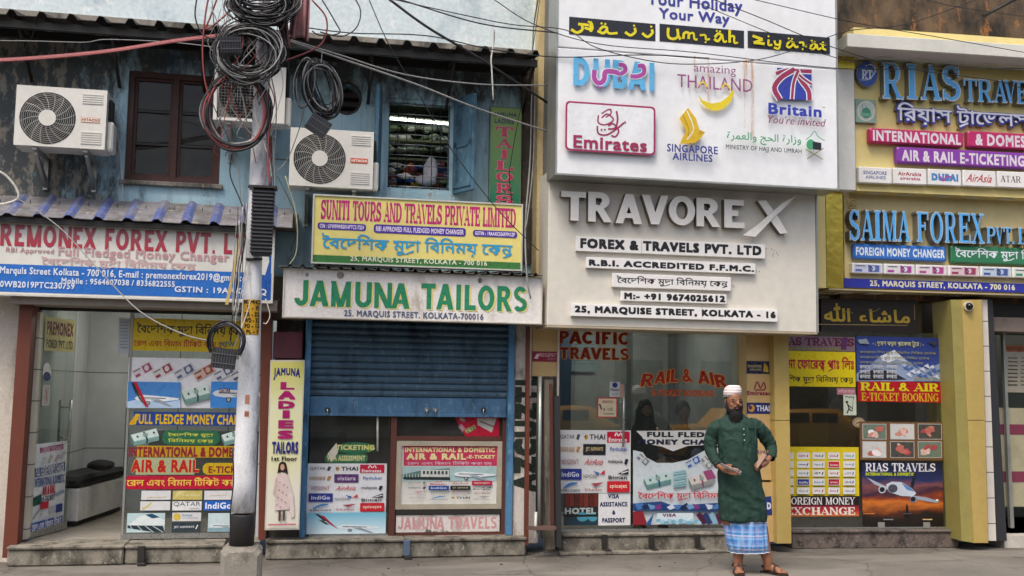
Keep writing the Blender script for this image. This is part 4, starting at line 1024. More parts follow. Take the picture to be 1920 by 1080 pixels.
# ------------------------------------------------------------------ jamuna signs
r = sign_box(F1, 585, 373, 980, 501, .50, .60, paint('#e6d77e', .45, 0, .1, 2), paint('#d9d8cc', .35, .3, .2), .014, 'shop_sign', 'yellow tours sign with tall magenta capitals and a dark green address strip')
pr = Print(F1, .588); a, b, c, d = F1.R(585, 373, 980, 501, .6)
zg = F1.hit(782, 485, .59)[1]; n = pr.nn(); pr.mb.add([F1.W(a + .015, n, c + .015), F1.W(b - .015, n, c + .015), F1.W(b - .015, n, zg), F1.W(a + .015, n, zg)], [(0, 1, 2, 3)], ink('#3f7a3e'))
pr.text('SUNITI TOURS AND TRAVELS PRIVATE LIMITED', 602, 967, 383, 419, '#c8206a', 'serif', .025, outline='#7a3a9a', ow=.02)
for x0, y0, x1, y1, t in ((595.5, 418.5, 686.5, 431.5, 'CIN : U74999WB2016PTC217224'), (700.8, 424, 873.4, 440, 'RBI APPROVED FULL FLEDGED MONEY CHANGER'), (886.7, 432.5, 969.6, 444.5, 'GSTIN : 19AAXCS5697M1ZP')):
    pr.rrect(x0, y0, x1, y1, 5, '#4a2f98'); q = (y1 - y0) * .2; pr.text(t, x0 + 4, x1 - 4, y0 + q, y1 - q, '#e2d8ee', bold=.04)
pr.text(BN_FX, 603, 961, 444, 480, '#2f9ed0', 'bn', .03); pr.text('25, MARQUIS STREET, KOLKATA - 700 016', 656.6, 913.4, 484.5, 495.5, '#dfe6c8', bold=.03)
pr.build('lettering', r)
mb = MB()
for x in (600, 780, 960):
    s = F1.hit(x, 440, .5)[0]; mb.box(F1, s - .015, s + .015, c - .05, d, .002, .498, M_DARKM)
mb.build('support', r)
r = sign_box(F1, 530, 511, 1017, 601.5, .45, .62, m_grime('worn_white_signboard', '#e4e0da', '#b3a898', '#efece6', .15, 3, .5, .1), paint('#cfc8ba', .5, 0, .4, 6, .2), .012, 'shop_sign', 'old hand painted white tailors board with green capitals shadowed in yellow')
pr = Print(F1, .61)
for (t, x0, x1, y0, y1) in (('JAMUNA', 552, 768.6, 528, 576), ('TAILORS', 789.7, 988, 534.5, 582)):
    pr.text(t, x0 + 3, x1 + 3, y0 + 2, y1 + 2, '#e6d484', 'block'); pr.text(t, x0, x1, y0, y1, '#2f8a62', 'block')
pr.text('25. MARQUIS STREET. KOLKATA-700016', 645, 906.5, 584.5, 598.5, '#5a6480', bold=.035)
for x, y, q in ((638, 516, 7), (900, 526, 5), (575, 515, 4)): pr.ell(x, y, q, q, None, 12, m=stain('#4a4034', .9))
pr.build('lettering', r)
rs = thing('small_roof', 'bent wavy tin edge lying on top of the white tailors board', 'roof', F1.P(773, 507, .5))
zz = F1.hit(773, 508.5, .66)[1]
corrugated(F1, F1.hit(524, 500, .66)[0], F1.hit(1017, 515, .66)[0], zz + .05, zz + .004, .1, .68, .12, .022, m_grime('old_tin', '#7d776e', '#3f3a35', '#b5aea2', .5, 5, 1), M_SOOTM, 'tin_sheet', rs)
rs2 = thing('vertical_sign', 'green vertical tailors sign with pink letters beside the open window', 'sign', F1.P(947, 378, .08))
def m_grad(name, F, yt, yb, x, ct, cb, n):
    t = NT(name); q = t.xyz(); z0, z1 = F.hit(x, yb, n)[1], F.hit(x, yt, n)[1]
    t.base(t.mix(t.ramp(t.math('DIVIDE', t.math('SUBTRACT', q[2], z0), z1 - z0), [(.1, 0.), (.9, 1.)]), lin(cb), lin(ct))); t.rough(.5); return t.m
boxpart('panel', rs2, F1, 919, 202, 976, 392, .03, .09, m_grad('green_printed_board', F1, 202, 392, 947, '#8fae62', '#1f7a5a', .09))
mb = MB(); a, b, c, d = F1.R(918, 201, 977, 392, .09); frame_ring(mb, F1, a, b, c, d, .008, .028, .095, paint('#7a8a70', .5)); mb.build('frame', rs2)
pr = Print(F1, .091); pr.text('JAMUNA', 926, 970, 211, 220, '#4a5660', bold=.05); pr.text('LADIES', 927, 964, 223, 232, '#4a5660', bold=.05)
for ch, y0, y1 in (('T', 238, 256), ('A', 260, 277), ('I', 281, 297), ('L', 302, 319), ('O', 323, 340), ('R', 344, 362), ('S', 366, 383)):
    pr.text(ch, 930 if ch != 'I' else 939, 962 if ch != 'I' else 953, y0, y1, '#c83a5e', 'serif' if ch != 'O' else 'serif', .03, outline='#dcb8b0', ow=.03)
pr.build('lettering', rs2)

# lower bay of the tailors: frame, shutter, glass
JB = thing('tailor_shop', 'blue framed narrow shop front with brown mullions under the tailors board', 'shop front', F1.P(765, 1005, .1))
a, b, c, d = F1.R(568, 606, 579, 1008, .14); s_a, s_b = F1.hit(573, 800, .12)[0], F1.hit(957, 800, .12)[0]; ztop = F1.hit(765, 604, .12)[1]
for s in (s_a, s_b): mb = MB(); mb.box(F1, s - .03, s + .03, zs2 + .003, ztop, -.05, .14, M_BLUEP, .004); mb.build('post', JB)
mb = MB(); mb.box(F1, s_a - .05, s_b + .05, ztop, ztop + .12, -.3, .16, M_DARKM); mb.build('shutter_box', JB)
sh = thing('roller_shutter', 'half raised blue roller shutter with dull slats and a brighter bottom rail', 'shutter', F1.P(765, 780, .08))
zr = F1.hit(765, 745, .08)[1]; zl_ = F1.hit(765, 779, .08)[1]; nsl = 11; ph = (ztop - zr) / nsl
first = None
for k in range(nsl):
    if first is None:
        mb = MB(); prof = [(.0, .0), (.022, .16), (.036, .5), (.022, .84), (.0, 1.0)]
        ringA = [F1.W(s_a + .032, .05 + p, zr + q * ph * .97) for p, q in prof]; ringB = [F1.W(s_b - .032, .05 + p, zr + q * ph * .97) for p, q in prof]
        mb.add(ringA + ringB, [(i, 5 + i, 6 + i, 1 + i) for i in range(4)], M_SHUT); mb.box(F1, s_a + .034, s_b - .034, zr + ph * .96, zr + ph * 1.0, .045, .056, M_SHUT)
        first = mb.build('slat', sh)
    else: dup(first, (0, 0, ph * k), sh)
mb = MB(); mb.box(F1, s_a + .032, s_b - .032, zl_, zr - .002, .04, .075, M_SHUTR, .006); mb.box(F1, s_a + .032, s_b - .032, zl_ - .012, zl_ + .02, .03, .09, M_SHUTR, .004); mb.build('bottom_rail', sh)
for x in (614, 800, 816, 906):
    p = F1.hit(x, 768, .08); mb = MB(); mb.box(F1, p[0] - .022, p[0] + .022, p[1] - .02, p[1] + .02, .076, .1, M_DARKM if x in (614, 906) else M_STEEL, .004); mb.tube([F1.W(p[0], .1, p[1] + .01), F1.W(p[0], .1, p[1] - .05)], .008, M_STEEL, 8); mb.build('hasp', sh)
# mullions and rails
for x0, x1 in ((731, 742), (941, 951)): boxpart('mullion', JB, F1, x0, 780, x1, 1004, -.05, .05, M_MULL)
boxpart('rail', JB, F1, 742, 818, 941, 826, -.03, .045, M_MULL); boxpart('rail', JB, F1, 742, 955, 941, 964, -.03, .045, M_DARKM); boxpart('rail', JB, F1, 742, 998, 941, 1004, -.03, .045, M_MULL)
boxpart('rail', JB, F1, 579, 1002, 731, 1008, -.04, .03, M_STEEL)
a, b, c, d = F1.R(579, 782, 730, 1003, .0); mb = MB(); mb.box(F1, a, b, c, d + .25, -.01, 0, M_GLASS); mb.build('pane', JB)
a, b, c, d = F1.R(742, 782, 941, 818, .0); mb = MB(); mb.box(F1, a, b, c, d + .2, -.01, 0, M_DGLASS); mb.build('pane', JB)
mb = MB(); mb.tube([F1.P(708, 776, .03), F1.P(708, 846, .03)], .011, M_CABLEW, 8); mb.build('door_rod', JB)
def f(pr):
    pr.ell(666, 840, 38, 11, '#2f6e4c'); pr.poly([(690, 831), (705, 841), (690, 848)], '#6f9a3a'); pr.text('TICKETING', 630, 702, 834, 844, '#d6d488', bold=.05)
sticker(F1, G0, (666, 840), 'green leaf shaped ticketing sticker with pale yellow letters', 'sticker', 'sticker', f)
def f(pr): pr.rrect(609, 851, 690, 868, 8, '#3a7450'); pr.text('VISA ASSESSMENT', 613, 685, 854, 864, '#cfcf92', bold=.05)
sticker(F1, G0, (650, 859), 'rounded green assessment sticker just above the white airline poster', 'sticker', 'sticker', f)
sticker(F1, G0 + .006, (624, 850), 'torn off-white paper diamond stuck across the two green stickers', 'sticker', 'paper_scrap', lambda pr: pr.poly([(614, 851), (631, 830), (634, 848), (621, 867)], '#d6d0bd'))
def f(pr):
    pr.rect(575, 869, 724, 1001, '#e4e6e8'); A = list(AIR); A[4] = ('t', 'vistara', '#d8cce0', '#5f3a70'); logos(pr, 577, 870, 722, 960, A, 3)
    pr.rect(575.5, 961, 723.5, 1001, None, m=m_grad('printed_sky', F1, 961, 1001, 650, '#7cc0d8', '#d4eaf0', .01)); pr.poly([(592, 963), (608, 968), (635, 993), (620, 984)], '#b02a4a'); pr.poly([(590, 963), (598, 964), (613, 978), (606, 976)], '#2a2c30'); pr.poly([(596, 974), (606, 976), (618, 984), (610, 983)], '#2f4a3c')
    plane_pic(pr, 632, 976, 712, 1000, '#e6f0f4')
sticker(F1, G0, (650, 935), 'white airline name poster with a sky and tail fin strip under the green stickers', 'poster', 'poster', f)
def f(pr):
    pr.poly([(852, 782), (936, 782), (936, 818), (872, 818)], '#c01838'); pr.poly([(894, 784), (931, 784), (922, 811), (896, 797)], '#c9c2b8'); note(pr, 882, 805, 20, 8, -.5, '#b8c078', '#4a6a50'); note(pr, 866, 802, 12, 8, .9, '#d8a8b0', '#8a3a5a'); pr.line([(900, 790), (926, 800)], 2, '#6a5a5a'); note(pr, 867, 786, 12, 7, .6, '#c8a8a0', '#7a4a3a')
sticker(F1, G0, (895, 800), 'torn crimson sheet with scattered banknotes behind the dark upper pane', 'poster', 'poster', f)
nb = thing('notice_board', 'beige framed notice board with pink header, train and airliner pictures', 'notice board', F1.P(842, 954, .04))
a, b, c, d = F1.R(742.5, 827, 941, 954.5, .045); mb = MB(); frame_ring(mb, F1, a, b, c, d, .05, .0, .045, paint('#b5ab97', .5, .1, .3, 6)); mb.build('frame', nb)
mb = MB(); mb.box(F1, a + .05, b - .05, c + .05, d - .05, .0, .02, paint('#dcdcd4', .5)); mb.build('panel', nb)
pr = Print(F1, .0205)
pr.rect(757, 834.5, 932, 873.5, '#c43a5c'); pr.text('INTERNATIONAL & DOMESTIC', 759.5, 928, 839, 848, '#e8dca0', bold=.05); pr.text('AIR & RAIL', 762, 874, 850, 862, '#e8dca0', bold=.06); pr.text('-E-TICKET', 875, 928, 853, 860, '#e8dca0', bold=.05); pr.text(BN_RAIL, 764, 922, 865, 872.5, '#e0b8c8', 'bn', .02)
pr.rect(754, 874.5, 931, 902, '#a8c4c4'); pr.poly([(754, 890), (790, 882), (843, 878), (843, 900), (760, 900)], '#5c7a74'); pr.rect(789, 881, 842, 894, '#d2d4cc'); pr.line([(756, 896), (844, 898)], 5, '#2a3234')
for k in range(7): pr.rect(793 + k * 7, 883, 797 + k * 7, 889, '#3c4a4c')
for k in range(6): pr.line([(757 + k * 5.5, 888), (757 + k * 5.5, 895)], 1, '#c8d4cc')
plane_pic(pr, 850, 876, 930, 903, '#e0e6e8'); 
B_ = [('tm', 'QATAR', '#8a8c94', None), ('em', 'Biman', '#c8506a', None), ('s', 'AirAsia', '#b85a68', None), ('t', 'spicejet', '#f0d8c8', '#b8284a'),
      ('tm', 'malaysia', '#3a3e50', None), ('t', 'IndiGo', '#dfe6f4', '#26489c'), ('t', 'JET AIRWAYS', '#c8b890', '#20242a'), ('z', 'Bangla', '#333a50', None),
      ('w', 'flydubai', '#c09098', None), ('t', 'SINGAPORE', '#a8b0a0', None), ('t', 'REGENT', '#d0b0b4', None), ('s', 'AirAsia', '#b06a7a', None),
      ('t', 'NOVOAIR', '#c8b8b8', None), ('b', 'AIRLINES', '#5a6a9c', None), ('mt', 'THAI', '#3a3a44', None), ('w', 'SriLankan', '#9a8a90', None)]
logos(pr, 762, 901, 924, 938, B_, 4)
pr.build('printed_sheet', nb)
pq = thing('plaque', 'chipped white plaque with faded pink travels lettering at ground level', 'plaque', F1.P(840, 998, .03))
boxpart('panel', pq, F1, 742.5, 965, 937, 998, .0, .03, m_grime('chipped_white_board', '#dcd6d0', '#8a8074', '#e8e4e0', .2, 5, .7), .004)
pr = Print(F1, .031); pr.text('JAMUNA TRAVELS', 746, 931, 969, 992, '#cf9c9c', 'block'); pr.poly([(795, 998), (800, 991), (812, 996), (830, 992), (845, 998)], None, m=stain('#4a4238', .9)); pr.build('lettering', pq)
# the ladies sign
ls = thing('vertical_sign', 'tall pale yellow ladies tailors board with magenta letters and a printed figure', 'sign', F1.P(530, 994, .3))
mb = MB(); mb.quadbox(F1, [(496, 994), (561, 993), (571.5, 675), (507, 675)], .22, .3, paint('#cfcabc', .5)); mb.build('frame', ls)
pr = Print(F1, .301)
def m_yel():
    t = NT('yellow_white_board'); x = t.xyz(); z0, z1 = F1.hit(530, 990, .3)[1], F1.hit(530, 678, .3)[1]
    f_ = t.math('ADD', t.math('DIVIDE', t.math('SUBTRACT', x[2], z0), z1 - z0), t.math('MULTIPLY', t.math('SUBTRACT', t.noise(2, 2), .5), .2))
    t.base(t.ramp(f_, [(.2, lin('#dedccb')), (.45, lin('#dedca8')), (.7, lin('#dcdcb4')), (.95, lin('#c8c46a'))])); t.rough(.45); return t.m
pr.poly([(499, 991), (559, 990), (569.5, 678), (509.5, 678)], None, m=m_yel())
pr.text('JAMUNA', 513, 563, 690, 714, '#2a2a78', bold=.06, arch=.25, topflat=True)
for ch, x0, x1, y0, y1 in (('L', 526, 552, 716.5, 730.5), ('A', 522, 554, 733, 749), ('D', 522, 552.5, 752, 766.5), ('I', 530, 543, 769.5, 784), ('E', 522, 550, 788, 803), ('S', 521, 549, 807, 823)): pr.text(ch, x0, x1, y0, y1, '#a81c66', 'sans', .07, outline='#c8a0a8', ow=.02)
pr.text('TAILORS', 510, 559, 828, 851, '#2a2a80', bold=.06); pr.text('1st Floor', 509, 557, 856, 864, '#2e2a30', bold=.04)
# printed figure: long pale kameez, dark hair
pr.ell(530, 872, 7, 6.5, '#2c2220'); pr.poly([(523, 870), (520, 888), (526, 885), (534, 885), (540, 890), (537, 870)], '#2c2220'); pr.ell(529.5, 876, 4, 6, '#c89a80')
pr.poly([(520, 890), (529, 886), (539, 890), (543, 915), (542, 955), (515, 957), (517, 915)], '#dcc8c2'); pr.poly([(518, 892), (512, 925), (516, 930), (521, 905)], '#d2b8b0'); pr.poly([(539, 892), (550, 930), (552, 968), (545, 972), (540, 925)], '#dfccc8')
for k in range(12): pr.ell(518 + (k * 7) % 23, 900 + k * 4.6, 1.6, 1.3, '#b88a90', 6)
pr.poly([(522, 957), (527, 957), (526, 976), (522, 978)], '#5a4444'); pr.poly([(530, 957), (535, 957), (534, 974), (530, 978)], '#5a4444'); pr.line([(503, 984), (555, 983)], 3, '#c8788a')
pr.build('printed_face', ls)
for x in (508, 560):
    pass
bx_ = boxpart('meter_box', None, F1, 512, 622, 568, 673, .0, .2, paint('#4a1626', .55, 0, .3, 4), .01); tag(bx_, 'dark maroon box above the tall yellow ladies board', 'box')
wallpiece('plinth_wall', 500, 990, 570, 1012, -.05, .1, M_DARKPL); wallpiece('upper_jamb', 512, 596, 572, 1010, -.2, -.02, M_DARKPL)
wallpiece('back_fill', 512, 440, 1010, 606, -.2, -.002, paint('#8a8578', .8))

# ------------------------------------------------------------------ pillar with stencilled letters, tan pillar, leaning poles
mb = MB(); mb.pbox(F1, 963, 596, 1012, 1020, -.2, .1, M_PEEL, .012); mb.build('pillar', BB)
pr = Print(F1, .102); pr.text('AZCUZTL', 964, 1010, 700, 922, '#2d3833', bold=.09, rot=True); tag(pr.build('painted_lettering', None, F1.P(985, 810, .1)), 'dark green stencilled letters running up the peeling white pillar', 'lettering')
CB = thing('cream_building', 'cream and tan fronted travel shop with steel pilaster between blue and gold buildings', 'building', F1.W(2.6, 0, 0))
M_CREAMW = m_grime('tan_pilaster', '#cdb98a', '#8a7a5a', '#ddd0a8', .2, 2, .4)
mb = MB(); s0, s1 = F1.hit(1006, 300, .1)[0], F1.hit(1600, 300, .1)[0]; mb.box(F1, s0, s1, 2.8, 7.6, -.3, -.05, M_CREAMW); mb.build('wall', CB)
def pilast(x0, x1, n0, n1, m, nm):
    a = F1.hit(x0, 250, n1)[0]; b = F1.hit(x1, 250, n1)[0]; mb = MB(); mb.box(F1, a, b, 2.6, 7.6, n0, n1, m, .005); mb.build(nm, CB)
pilast(1008, 1026, -.05, .25, M_CREAMW, 'pilaster'); pilast(1029, 1041, -.05, .35, paint('#b9b294', .5), 'pilaster')
mb = MB(); a = F1.hit(978, 200, .05)[0]; b = F1.hit(1007, 200, .05)[0]; mb.box(F1, a, b, 3.0, 5.3, .0, .04, M_DARKPL); mb.build('dark_gap', BB)
tp = boxpart('tan_panel', CB, F1, 998, 606, 1046, 706, .0, .16, M_TAN, .004)
for x in (994.5, 1047): boxpart('edge_strip', CB, F1, x - 2, 612, x + 2, 742, .1, .19, paint('#cfc8bc', .4))
pr = Print(F1, .165); pr.rect(998, 659, 1045, 678, '#8a1f38'); pr.text('REGENT', 1012, 1043, 662, 669, '#d8a8b0', bold=.03); pr.text('AIRWAYS', 1026, 1043, 671, 675, '#c08a94', bold=.02); pr.poly([(1001, 672), (1007, 663), (1012, 664), (1008, 673)], '#e0c8cc'); tag(pr.build('plaque', None, F1.P(1021, 668, .16)), 'small maroon airline plaque on the tan pillar above the leaning poles', 'plaque')
def pole(name, px, r, m, label, cat='pole', seg=8, grp=None):
    mb = MB(); mb.tube([F1.P(x, y, n) for x, y, n in px], r, m, seg); o = mb.build(name, None, F1.P(px[-1][0], px[-1][1], px[-1][2])); return tag(o, label, cat, grp)
pole('steel_pole', [(1013, 705, .3), (1012, 840, .33), (1011, 985, .38)], .020, paint('#aab0ac', .35, .5), 'thin pale grey steel pole, brightest of the poles leaning by the tan pillar')
pole('bent_batten', [(1009, 706, .28), (1007, 830, .30), (1006, 1000, .36)], .012, M_DARKM, 'thin dark batten leaning just left of the pale steel pole')
pole('leaning_rod', [(1005, 960, .42), (1003, 1015, .44)], .015, M_CABLEW, 'short whitish stub rod at the foot of the leaning poles')
def plank(name, q, n0, n1, m, label, cat='plank'):
    mb = MB(); mb.quadbox(F1, q, n0, n1, m); return tag(mb.build(name, None, F1.P((q[0][0] + q[1][0]) / 2, q[0][1], n1)), label, cat)
M_ROTW = m_grime('rough_grey_timber', '#6f685c', '#3c372f', '#97907f', .5, 9, .15, .8)
plank('rough_plank', [(1022, 1030), (1041, 1030), (1037, 712), (1021, 712)], .26, .34, M_ROTW, 'wide rough grey plank leaning between the steel pole and the dark post')
plank('dark_batten', [(1033, 985), (1039, 985), (1036, 720), (1031, 720)], .345, .37, M_MULL, 'narrow brown batten in front of the rough grey plank')
plank('dark_post', [(1044, 1026), (1053, 1026), (1050, 742), (1040, 742)], .36, .44, paint('#2f2f31', .6, .2, .3, 5), 'straight charcoal post standing right of the rough plank')
plank('brown_post', [(984, 1022), (991, 1022), (994, 612), (988, 612)], .2, .26, M_BROWN, 'slim brown post in front of the stencilled pillar')
plank('dark_board', [(1014, 1010), (1046, 1010), (1044, 706), (1014, 706)], .13, .16, M_DARKPL, 'sooty dark board behind the leaning poles')
plank('cross_plank', [(991, 994), (1043, 994), (1043, 987), (991, 987)], .40, .46, paint('#6a5048', .7), 'short horizontal brown board across the foot of the poles')

# ------------------------------------------------------------------ the big sign and the raised letter sign
bs = thing('big_sign', 'huge white hoarding with holiday lettering, black script boxes and tourism logos', 'sign', F1.P(1307, 340, .9))
NB = 1.0; a, b, c, _ = F1.R(1043, 300, 1571, 340, NB); c = F1.hit(1307, 340, NB)[1]; zs = F1.hit(1307, 109, NB)[1]; d = 6.9
mb = MB(); mb.box(F1, a, b, c, zs - .004, .66, NB, M_BIGW, .008); mb.build('panel', bs); mb = MB(); mb.box(F1, a, b, zs + .004, d, .66, NB, M_BIGW, .008); mb.build('panel', bs)
mb = MB(); mb.box(F1, a + .01, b - .01, c + .01, d - .01, .36, .655, paint('#77756c', .6, 0, .5, 3)); mb.build('case', bs)
mb = MB(); frame_ring(mb, F1, a - .012, b + .012, c - .012, d, .014, .64, NB + .006, M_ALU); mb.build('frame', bs)
pr = Print(F1, NB + .002)
N_ = '#3d3f96'
pr.text('Your Holiday', 1213, 1392, -8, 23, N_, bold=.025); pr.text('Your Way', 1235, 1368, 20, 46, N_, bold=.025)
for x0, y0, x1, y1 in ((1067, 38, 1229, 70.5), (1236.7, 51, 1395, 83.5), (1402, 64, 1556, 95.5)): pr.rect(x0, y0, x1, y1, '#232329')
Y_ = '#e8d813'
# faux arabic latin script, brushed
def br(*p, w=5): pr.curve(list(p), w, Y_)
br((1071, 55), (1082, 61), (1092, 55), (1090, 44)); br((1084, 45), (1104, 47)); br((1096, 52), (1110, 55), (1109, 43)); br((1107, 40), (1108, 60))
br((1120, 58), (1132, 62), (1138, 53), (1131, 50), (1124, 56)); br((1137, 50), (1141, 62), (1158, 62), w=4.5)
br((1172, 60), (1182, 66), (1191, 60), (1190, 52)); br((1204, 62), (1214, 69), (1223, 62), (1222, 55))
for x, y in ((1128, 44), (1135, 45), (1189, 48), (1221, 50), (1104, 41)): pr.ell(x, y, 2.2, 2.2, Y_, 8)
br((1253, 52), (1253, 68), (1262, 73), (1271, 68), (1270, 54)); br((1271, 66), (1276, 74)); 
br((1281, 73), (1283, 62), (1291, 62), (1291, 73)); br((1291, 64), (1300, 62), (1302, 73), (1308, 74), w=4)
br((1312, 66), (1322, 66), (1324, 74), (1331, 73), w=4); br((1340, 70), (1347, 63), (1353, 67), (1346, 77), (1339, 73)); br((1354, 65), (1357, 78), (1363, 77), w=4)
br((1368, 56), (1368, 80)); br((1368, 69), (1376, 68), (1377, 80), (1384, 80), w=4)
for x, y in ((1323, 79), (1344, 58), (1350, 59)): pr.ell(x, y, 2, 2, Y_, 8)
br((1411, 67), (1430, 74)); br((1430, 74), (1413, 80)); br((1413, 80), (1434, 82)); br((1441, 74), (1441, 84), (1448, 84), w=4); br((1452, 76), (1455, 84), (1462, 82), (1463, 75), w=4); br((1463, 80), (1460, 91), (1451, 89), w=4)
br((1475, 84), (1482, 77), (1487, 82), (1480, 89), (1474, 85), w=4); br((1488, 79), (1491, 88), (1497, 87), w=4); br((1498, 80), (1506, 80), (1507, 87), (1513, 86), w=4); br((1519, 88), (1525, 81), (1530, 86), (1523, 93), (1518, 89), w=4); br((1531, 83), (1534, 92), (1540, 90), w=4); br((1543, 78), (1543, 90), (1549, 94), w=4); br((1537, 82), (1549, 84), w=3)
for x, y in ((1441, 68), (1479, 72), (1485, 73), (1505, 92), (1522, 76), (1528, 77)): pr.ell(x, y, 1.9, 1.9, Y_, 8)
pr.text('DUBAI', 1075, 1227, 112, 165, '#62b8e8', 'block')
def pk(p, w, c='#b04aa0'): pr.curve(p, w + 3, '#eceef0'); pr.curve(p, w, c)
pk([(1115, 131), (1114, 145), (1119, 154), (1127, 155), (1133, 148), (1135, 135), (1148, 134), (1163, 138)], 9); pk([(1163, 139), (1172, 133), (1170, 123), (1160, 121)], 8); pk([(1182, 143), (1196, 143), (1207, 137), (1206, 124), (1196, 124)], 8)
for x, y in ((1122, 163), (1128, 164), (1161, 146)): pr.ell(x, y, 2.4, 2.4, '#b04aa0', 8)
pr.text('amazing', 1300.7, 1380, 122, 142, '#9a5a86', bold=.0); pr.text('THAILAND', 1270, 1411, 144, 168, '#94487e', bold=.005)
pr.poly([(1309, 177), (1317, 188), (1335, 194), (1352, 191), (1366, 180), (1372, 170), (1377, 170), (1372, 188), (1358, 203), (1342, 208), (1325, 203), (1314, 191)], '#ecd326'); pr.curve([(1310, 160), (1318, 153), (1326, 163)], 3, '#ecd326'); pr.curve([(1352, 165), (1361, 157), (1370, 168)], 3, '#ecd326')
pr.poly([(1457, 127), (1522, 130), (1521, 187), (1458, 186)], '#3440a8')
for p, w in (([(1455, 138), (1475, 132), (1495, 133), (1522, 134)], 7), ([(1490, 130), (1465, 145), (1452, 165), (1462, 187)], 9), ([(1494, 132), (1502, 150), (1516, 170), (1518, 188)], 8), ([(1496, 134), (1488, 155), (1485, 186)], 5), ([(1498, 140), (1510, 150), (1522, 158)], 4)):
    pr.curve(p, w + 4, '#eceef0'); pr.curve(p, w, '#a03058')
pr.text('Britain', 1440.7, 1540.5, 196, 217, '#333fa8', bold=.045); pr.text('TM', 1541, 1547, 200, 203, '#555'); pr.text("You're invited", 1438, 1547, 219, 234, '#8a2a50', bold=.0, slant=.25)
pr.rrect(1060, 194.5, 1229, 286.5, 8, '#a5305c'); pr.rrect(1063.5, 198, 1225.5, 283, 6, '#eceef0')
M2 = '#a02a54'
for p, w in (([(1122, 216), (1122, 230), (1135, 234), (1150, 225), (1139, 214), (1128, 221)], 3), ([(1128, 213), (1142, 205), (1146, 212), (1136, 220)], 2.6), ([(1156, 208), (1158, 225), (1153, 240), (1140, 242)], 3.4), ([(1120, 236), (1122, 250), (1136, 253), (1150, 246), (1163, 236), (1170, 230)], 3.2), ([(1140, 236), (1150, 232), (1160, 245), (1154, 256), (1146, 254)], 3)): pr.curve(p, w, M2)
for x, y in ((1145, 206), (1128, 243), (1134, 243), (1172, 229)): pr.ell(x, y, 2, 2, M2, 6)
pr.text('Emirates', 1075, 1213, 257, 281, M2, bold=.028)
pr.poly([(1290, 202), (1305, 222), (1311, 243), (1322, 248), (1313, 260), (1303, 268), (1275, 270), (1280, 258), (1287, 246), (1274, 222)], '#e2ba1c'); pr.curve([(1288, 208), (1297, 228), (1300, 245), (1288, 262)], 2, '#eceef0'); pr.curve([(1280, 215), (1291, 240), (1290, 255)], 2, '#b8961c'); pr.poly([(1311, 243), (1322, 249), (1310, 252)], '#caa41c')
pr.text('SINGAPORE', 1250.7, 1346, 272, 287, '#3a3f8c', bold=.035); pr.text('AIRLINES', 1261, 1336, 288, 302, '#3a3f8c', bold=.035)
pr.text('\ufe93\ufead\ufee4\ufecc\ufedf\ufe8d\ufeed \ufe9e\ufea4\ufedf\ufe8d \ufe93\ufead\ufe8d\ufeaf\ufeed', 1363, 1502, 250, 272, '#3f9c6c', bold=.02)
pr.text('MINISTRY OF HAJJ AND UMRAH', 1361, 1503, 275, 286, '#34363c', bold=.02)
pr.ell(1520, 271, 8, 10, '#4aa878', 14); pr.poly([(1524, 265), (1540, 268), (1540, 282), (1524, 280)], '#23262c'); pr.curve([(1511, 262), (1520, 255), (1527, 246), (1534, 256), (1546, 264)], 1.6, '#5aa880'); pr.line([(1513, 298), (1544, 278)], 1.6, '#8a7a4a'); pr.line([(1511, 280), (1543, 299)], 1.6, '#8a7a4a')
pr.build('lettering', bs)
pr = Print(F1, NB + .035)
for x0, y0, x1, y1 in ((1301, 104, 1304, 170), (1327, 107, 1330, 190), (1394, 112, 1401, 172), (1408, 112, 1413, 260), (1395, 165, 1397, 240)): pr.rect(x0, y0, x1, y1, None, m=stain('#c8842a', .75))
pr.build('rust_streak', bs)['kind'] = 'stuff'

ts = thing('raised_letter_sign', 'cream fascia board with big standing-off letters and five white name strips', 'sign', F1.P(1279, 616, .6))
NT_ = .66; a, b, c, d = F1.R(1027.5, 354, 1530, 616.5, NT_); d += .12
mb = MB(); mb.box(F1, a, b, c, d, .12, NT_, M_CREAM, .006); mb.build('panel', ts)
mb = MB(); mb.box(F1, a - .004, b + .004, c - .02, c - .001, .1, NT_ + .006, paint('#b5a78e', .5)); mb.box(F1, b, b + .02, c, d, .1, NT_ + .004, M_ALU); mb.build('edge_trim', ts)
FACE = paint('#f6f2ea', .4, 0, .06, 3, .02); SIDE_SHADE = paint('#6f6454', .5, 0, .2, 4)  # side brown has the letters' own shadow painted in
L8 = lambda x: 1020 + x / 3.556
M8 = lambda y: 330 + y / 3.556
for ch, x0, x1, y0, y1 in (('T', 115, 280, 103, 297), ('R', 295, 455, 108, 306), ('A', 478, 655, 120, 318), ('V', 652, 830, 128, 322), ('O', 832, 1008, 132, 328), ('R', 1017, 1177, 148, 338), ('E', 1202, 1338, 158, 346)):
    raised_text(F1, ch, L8(x0), L8(x1), M8(y0), M8(y1), NT_ + .006, NT_ + .085, FACE, SIDE_SHADE, 'block', 0, 'letter', ts)
raised_poly(F1, [(L8(x), M8(y)) for x, y in ((1425, 165), (1480, 163), (1545, 245), (1625, 380), (1575, 385), (1530, 325), (1490, 260))], NT_ + .006, NT_ + .08, FACE, SIDE_SHADE, 'letter', ts)
raised_poly(F1, [(L8(x), M8(y)) for x, y in ((1695, 122), (1600, 215), (1520, 290), (1410, 405), (1325, 395), (1430, 320), (1510, 250), (1590, 180))], NT_ + .082, NT_ + .095, FACE, SIDE_SHADE, 'letter', ts)
WB = paint('#eceae6', .4, 0, .06, 3, .02)
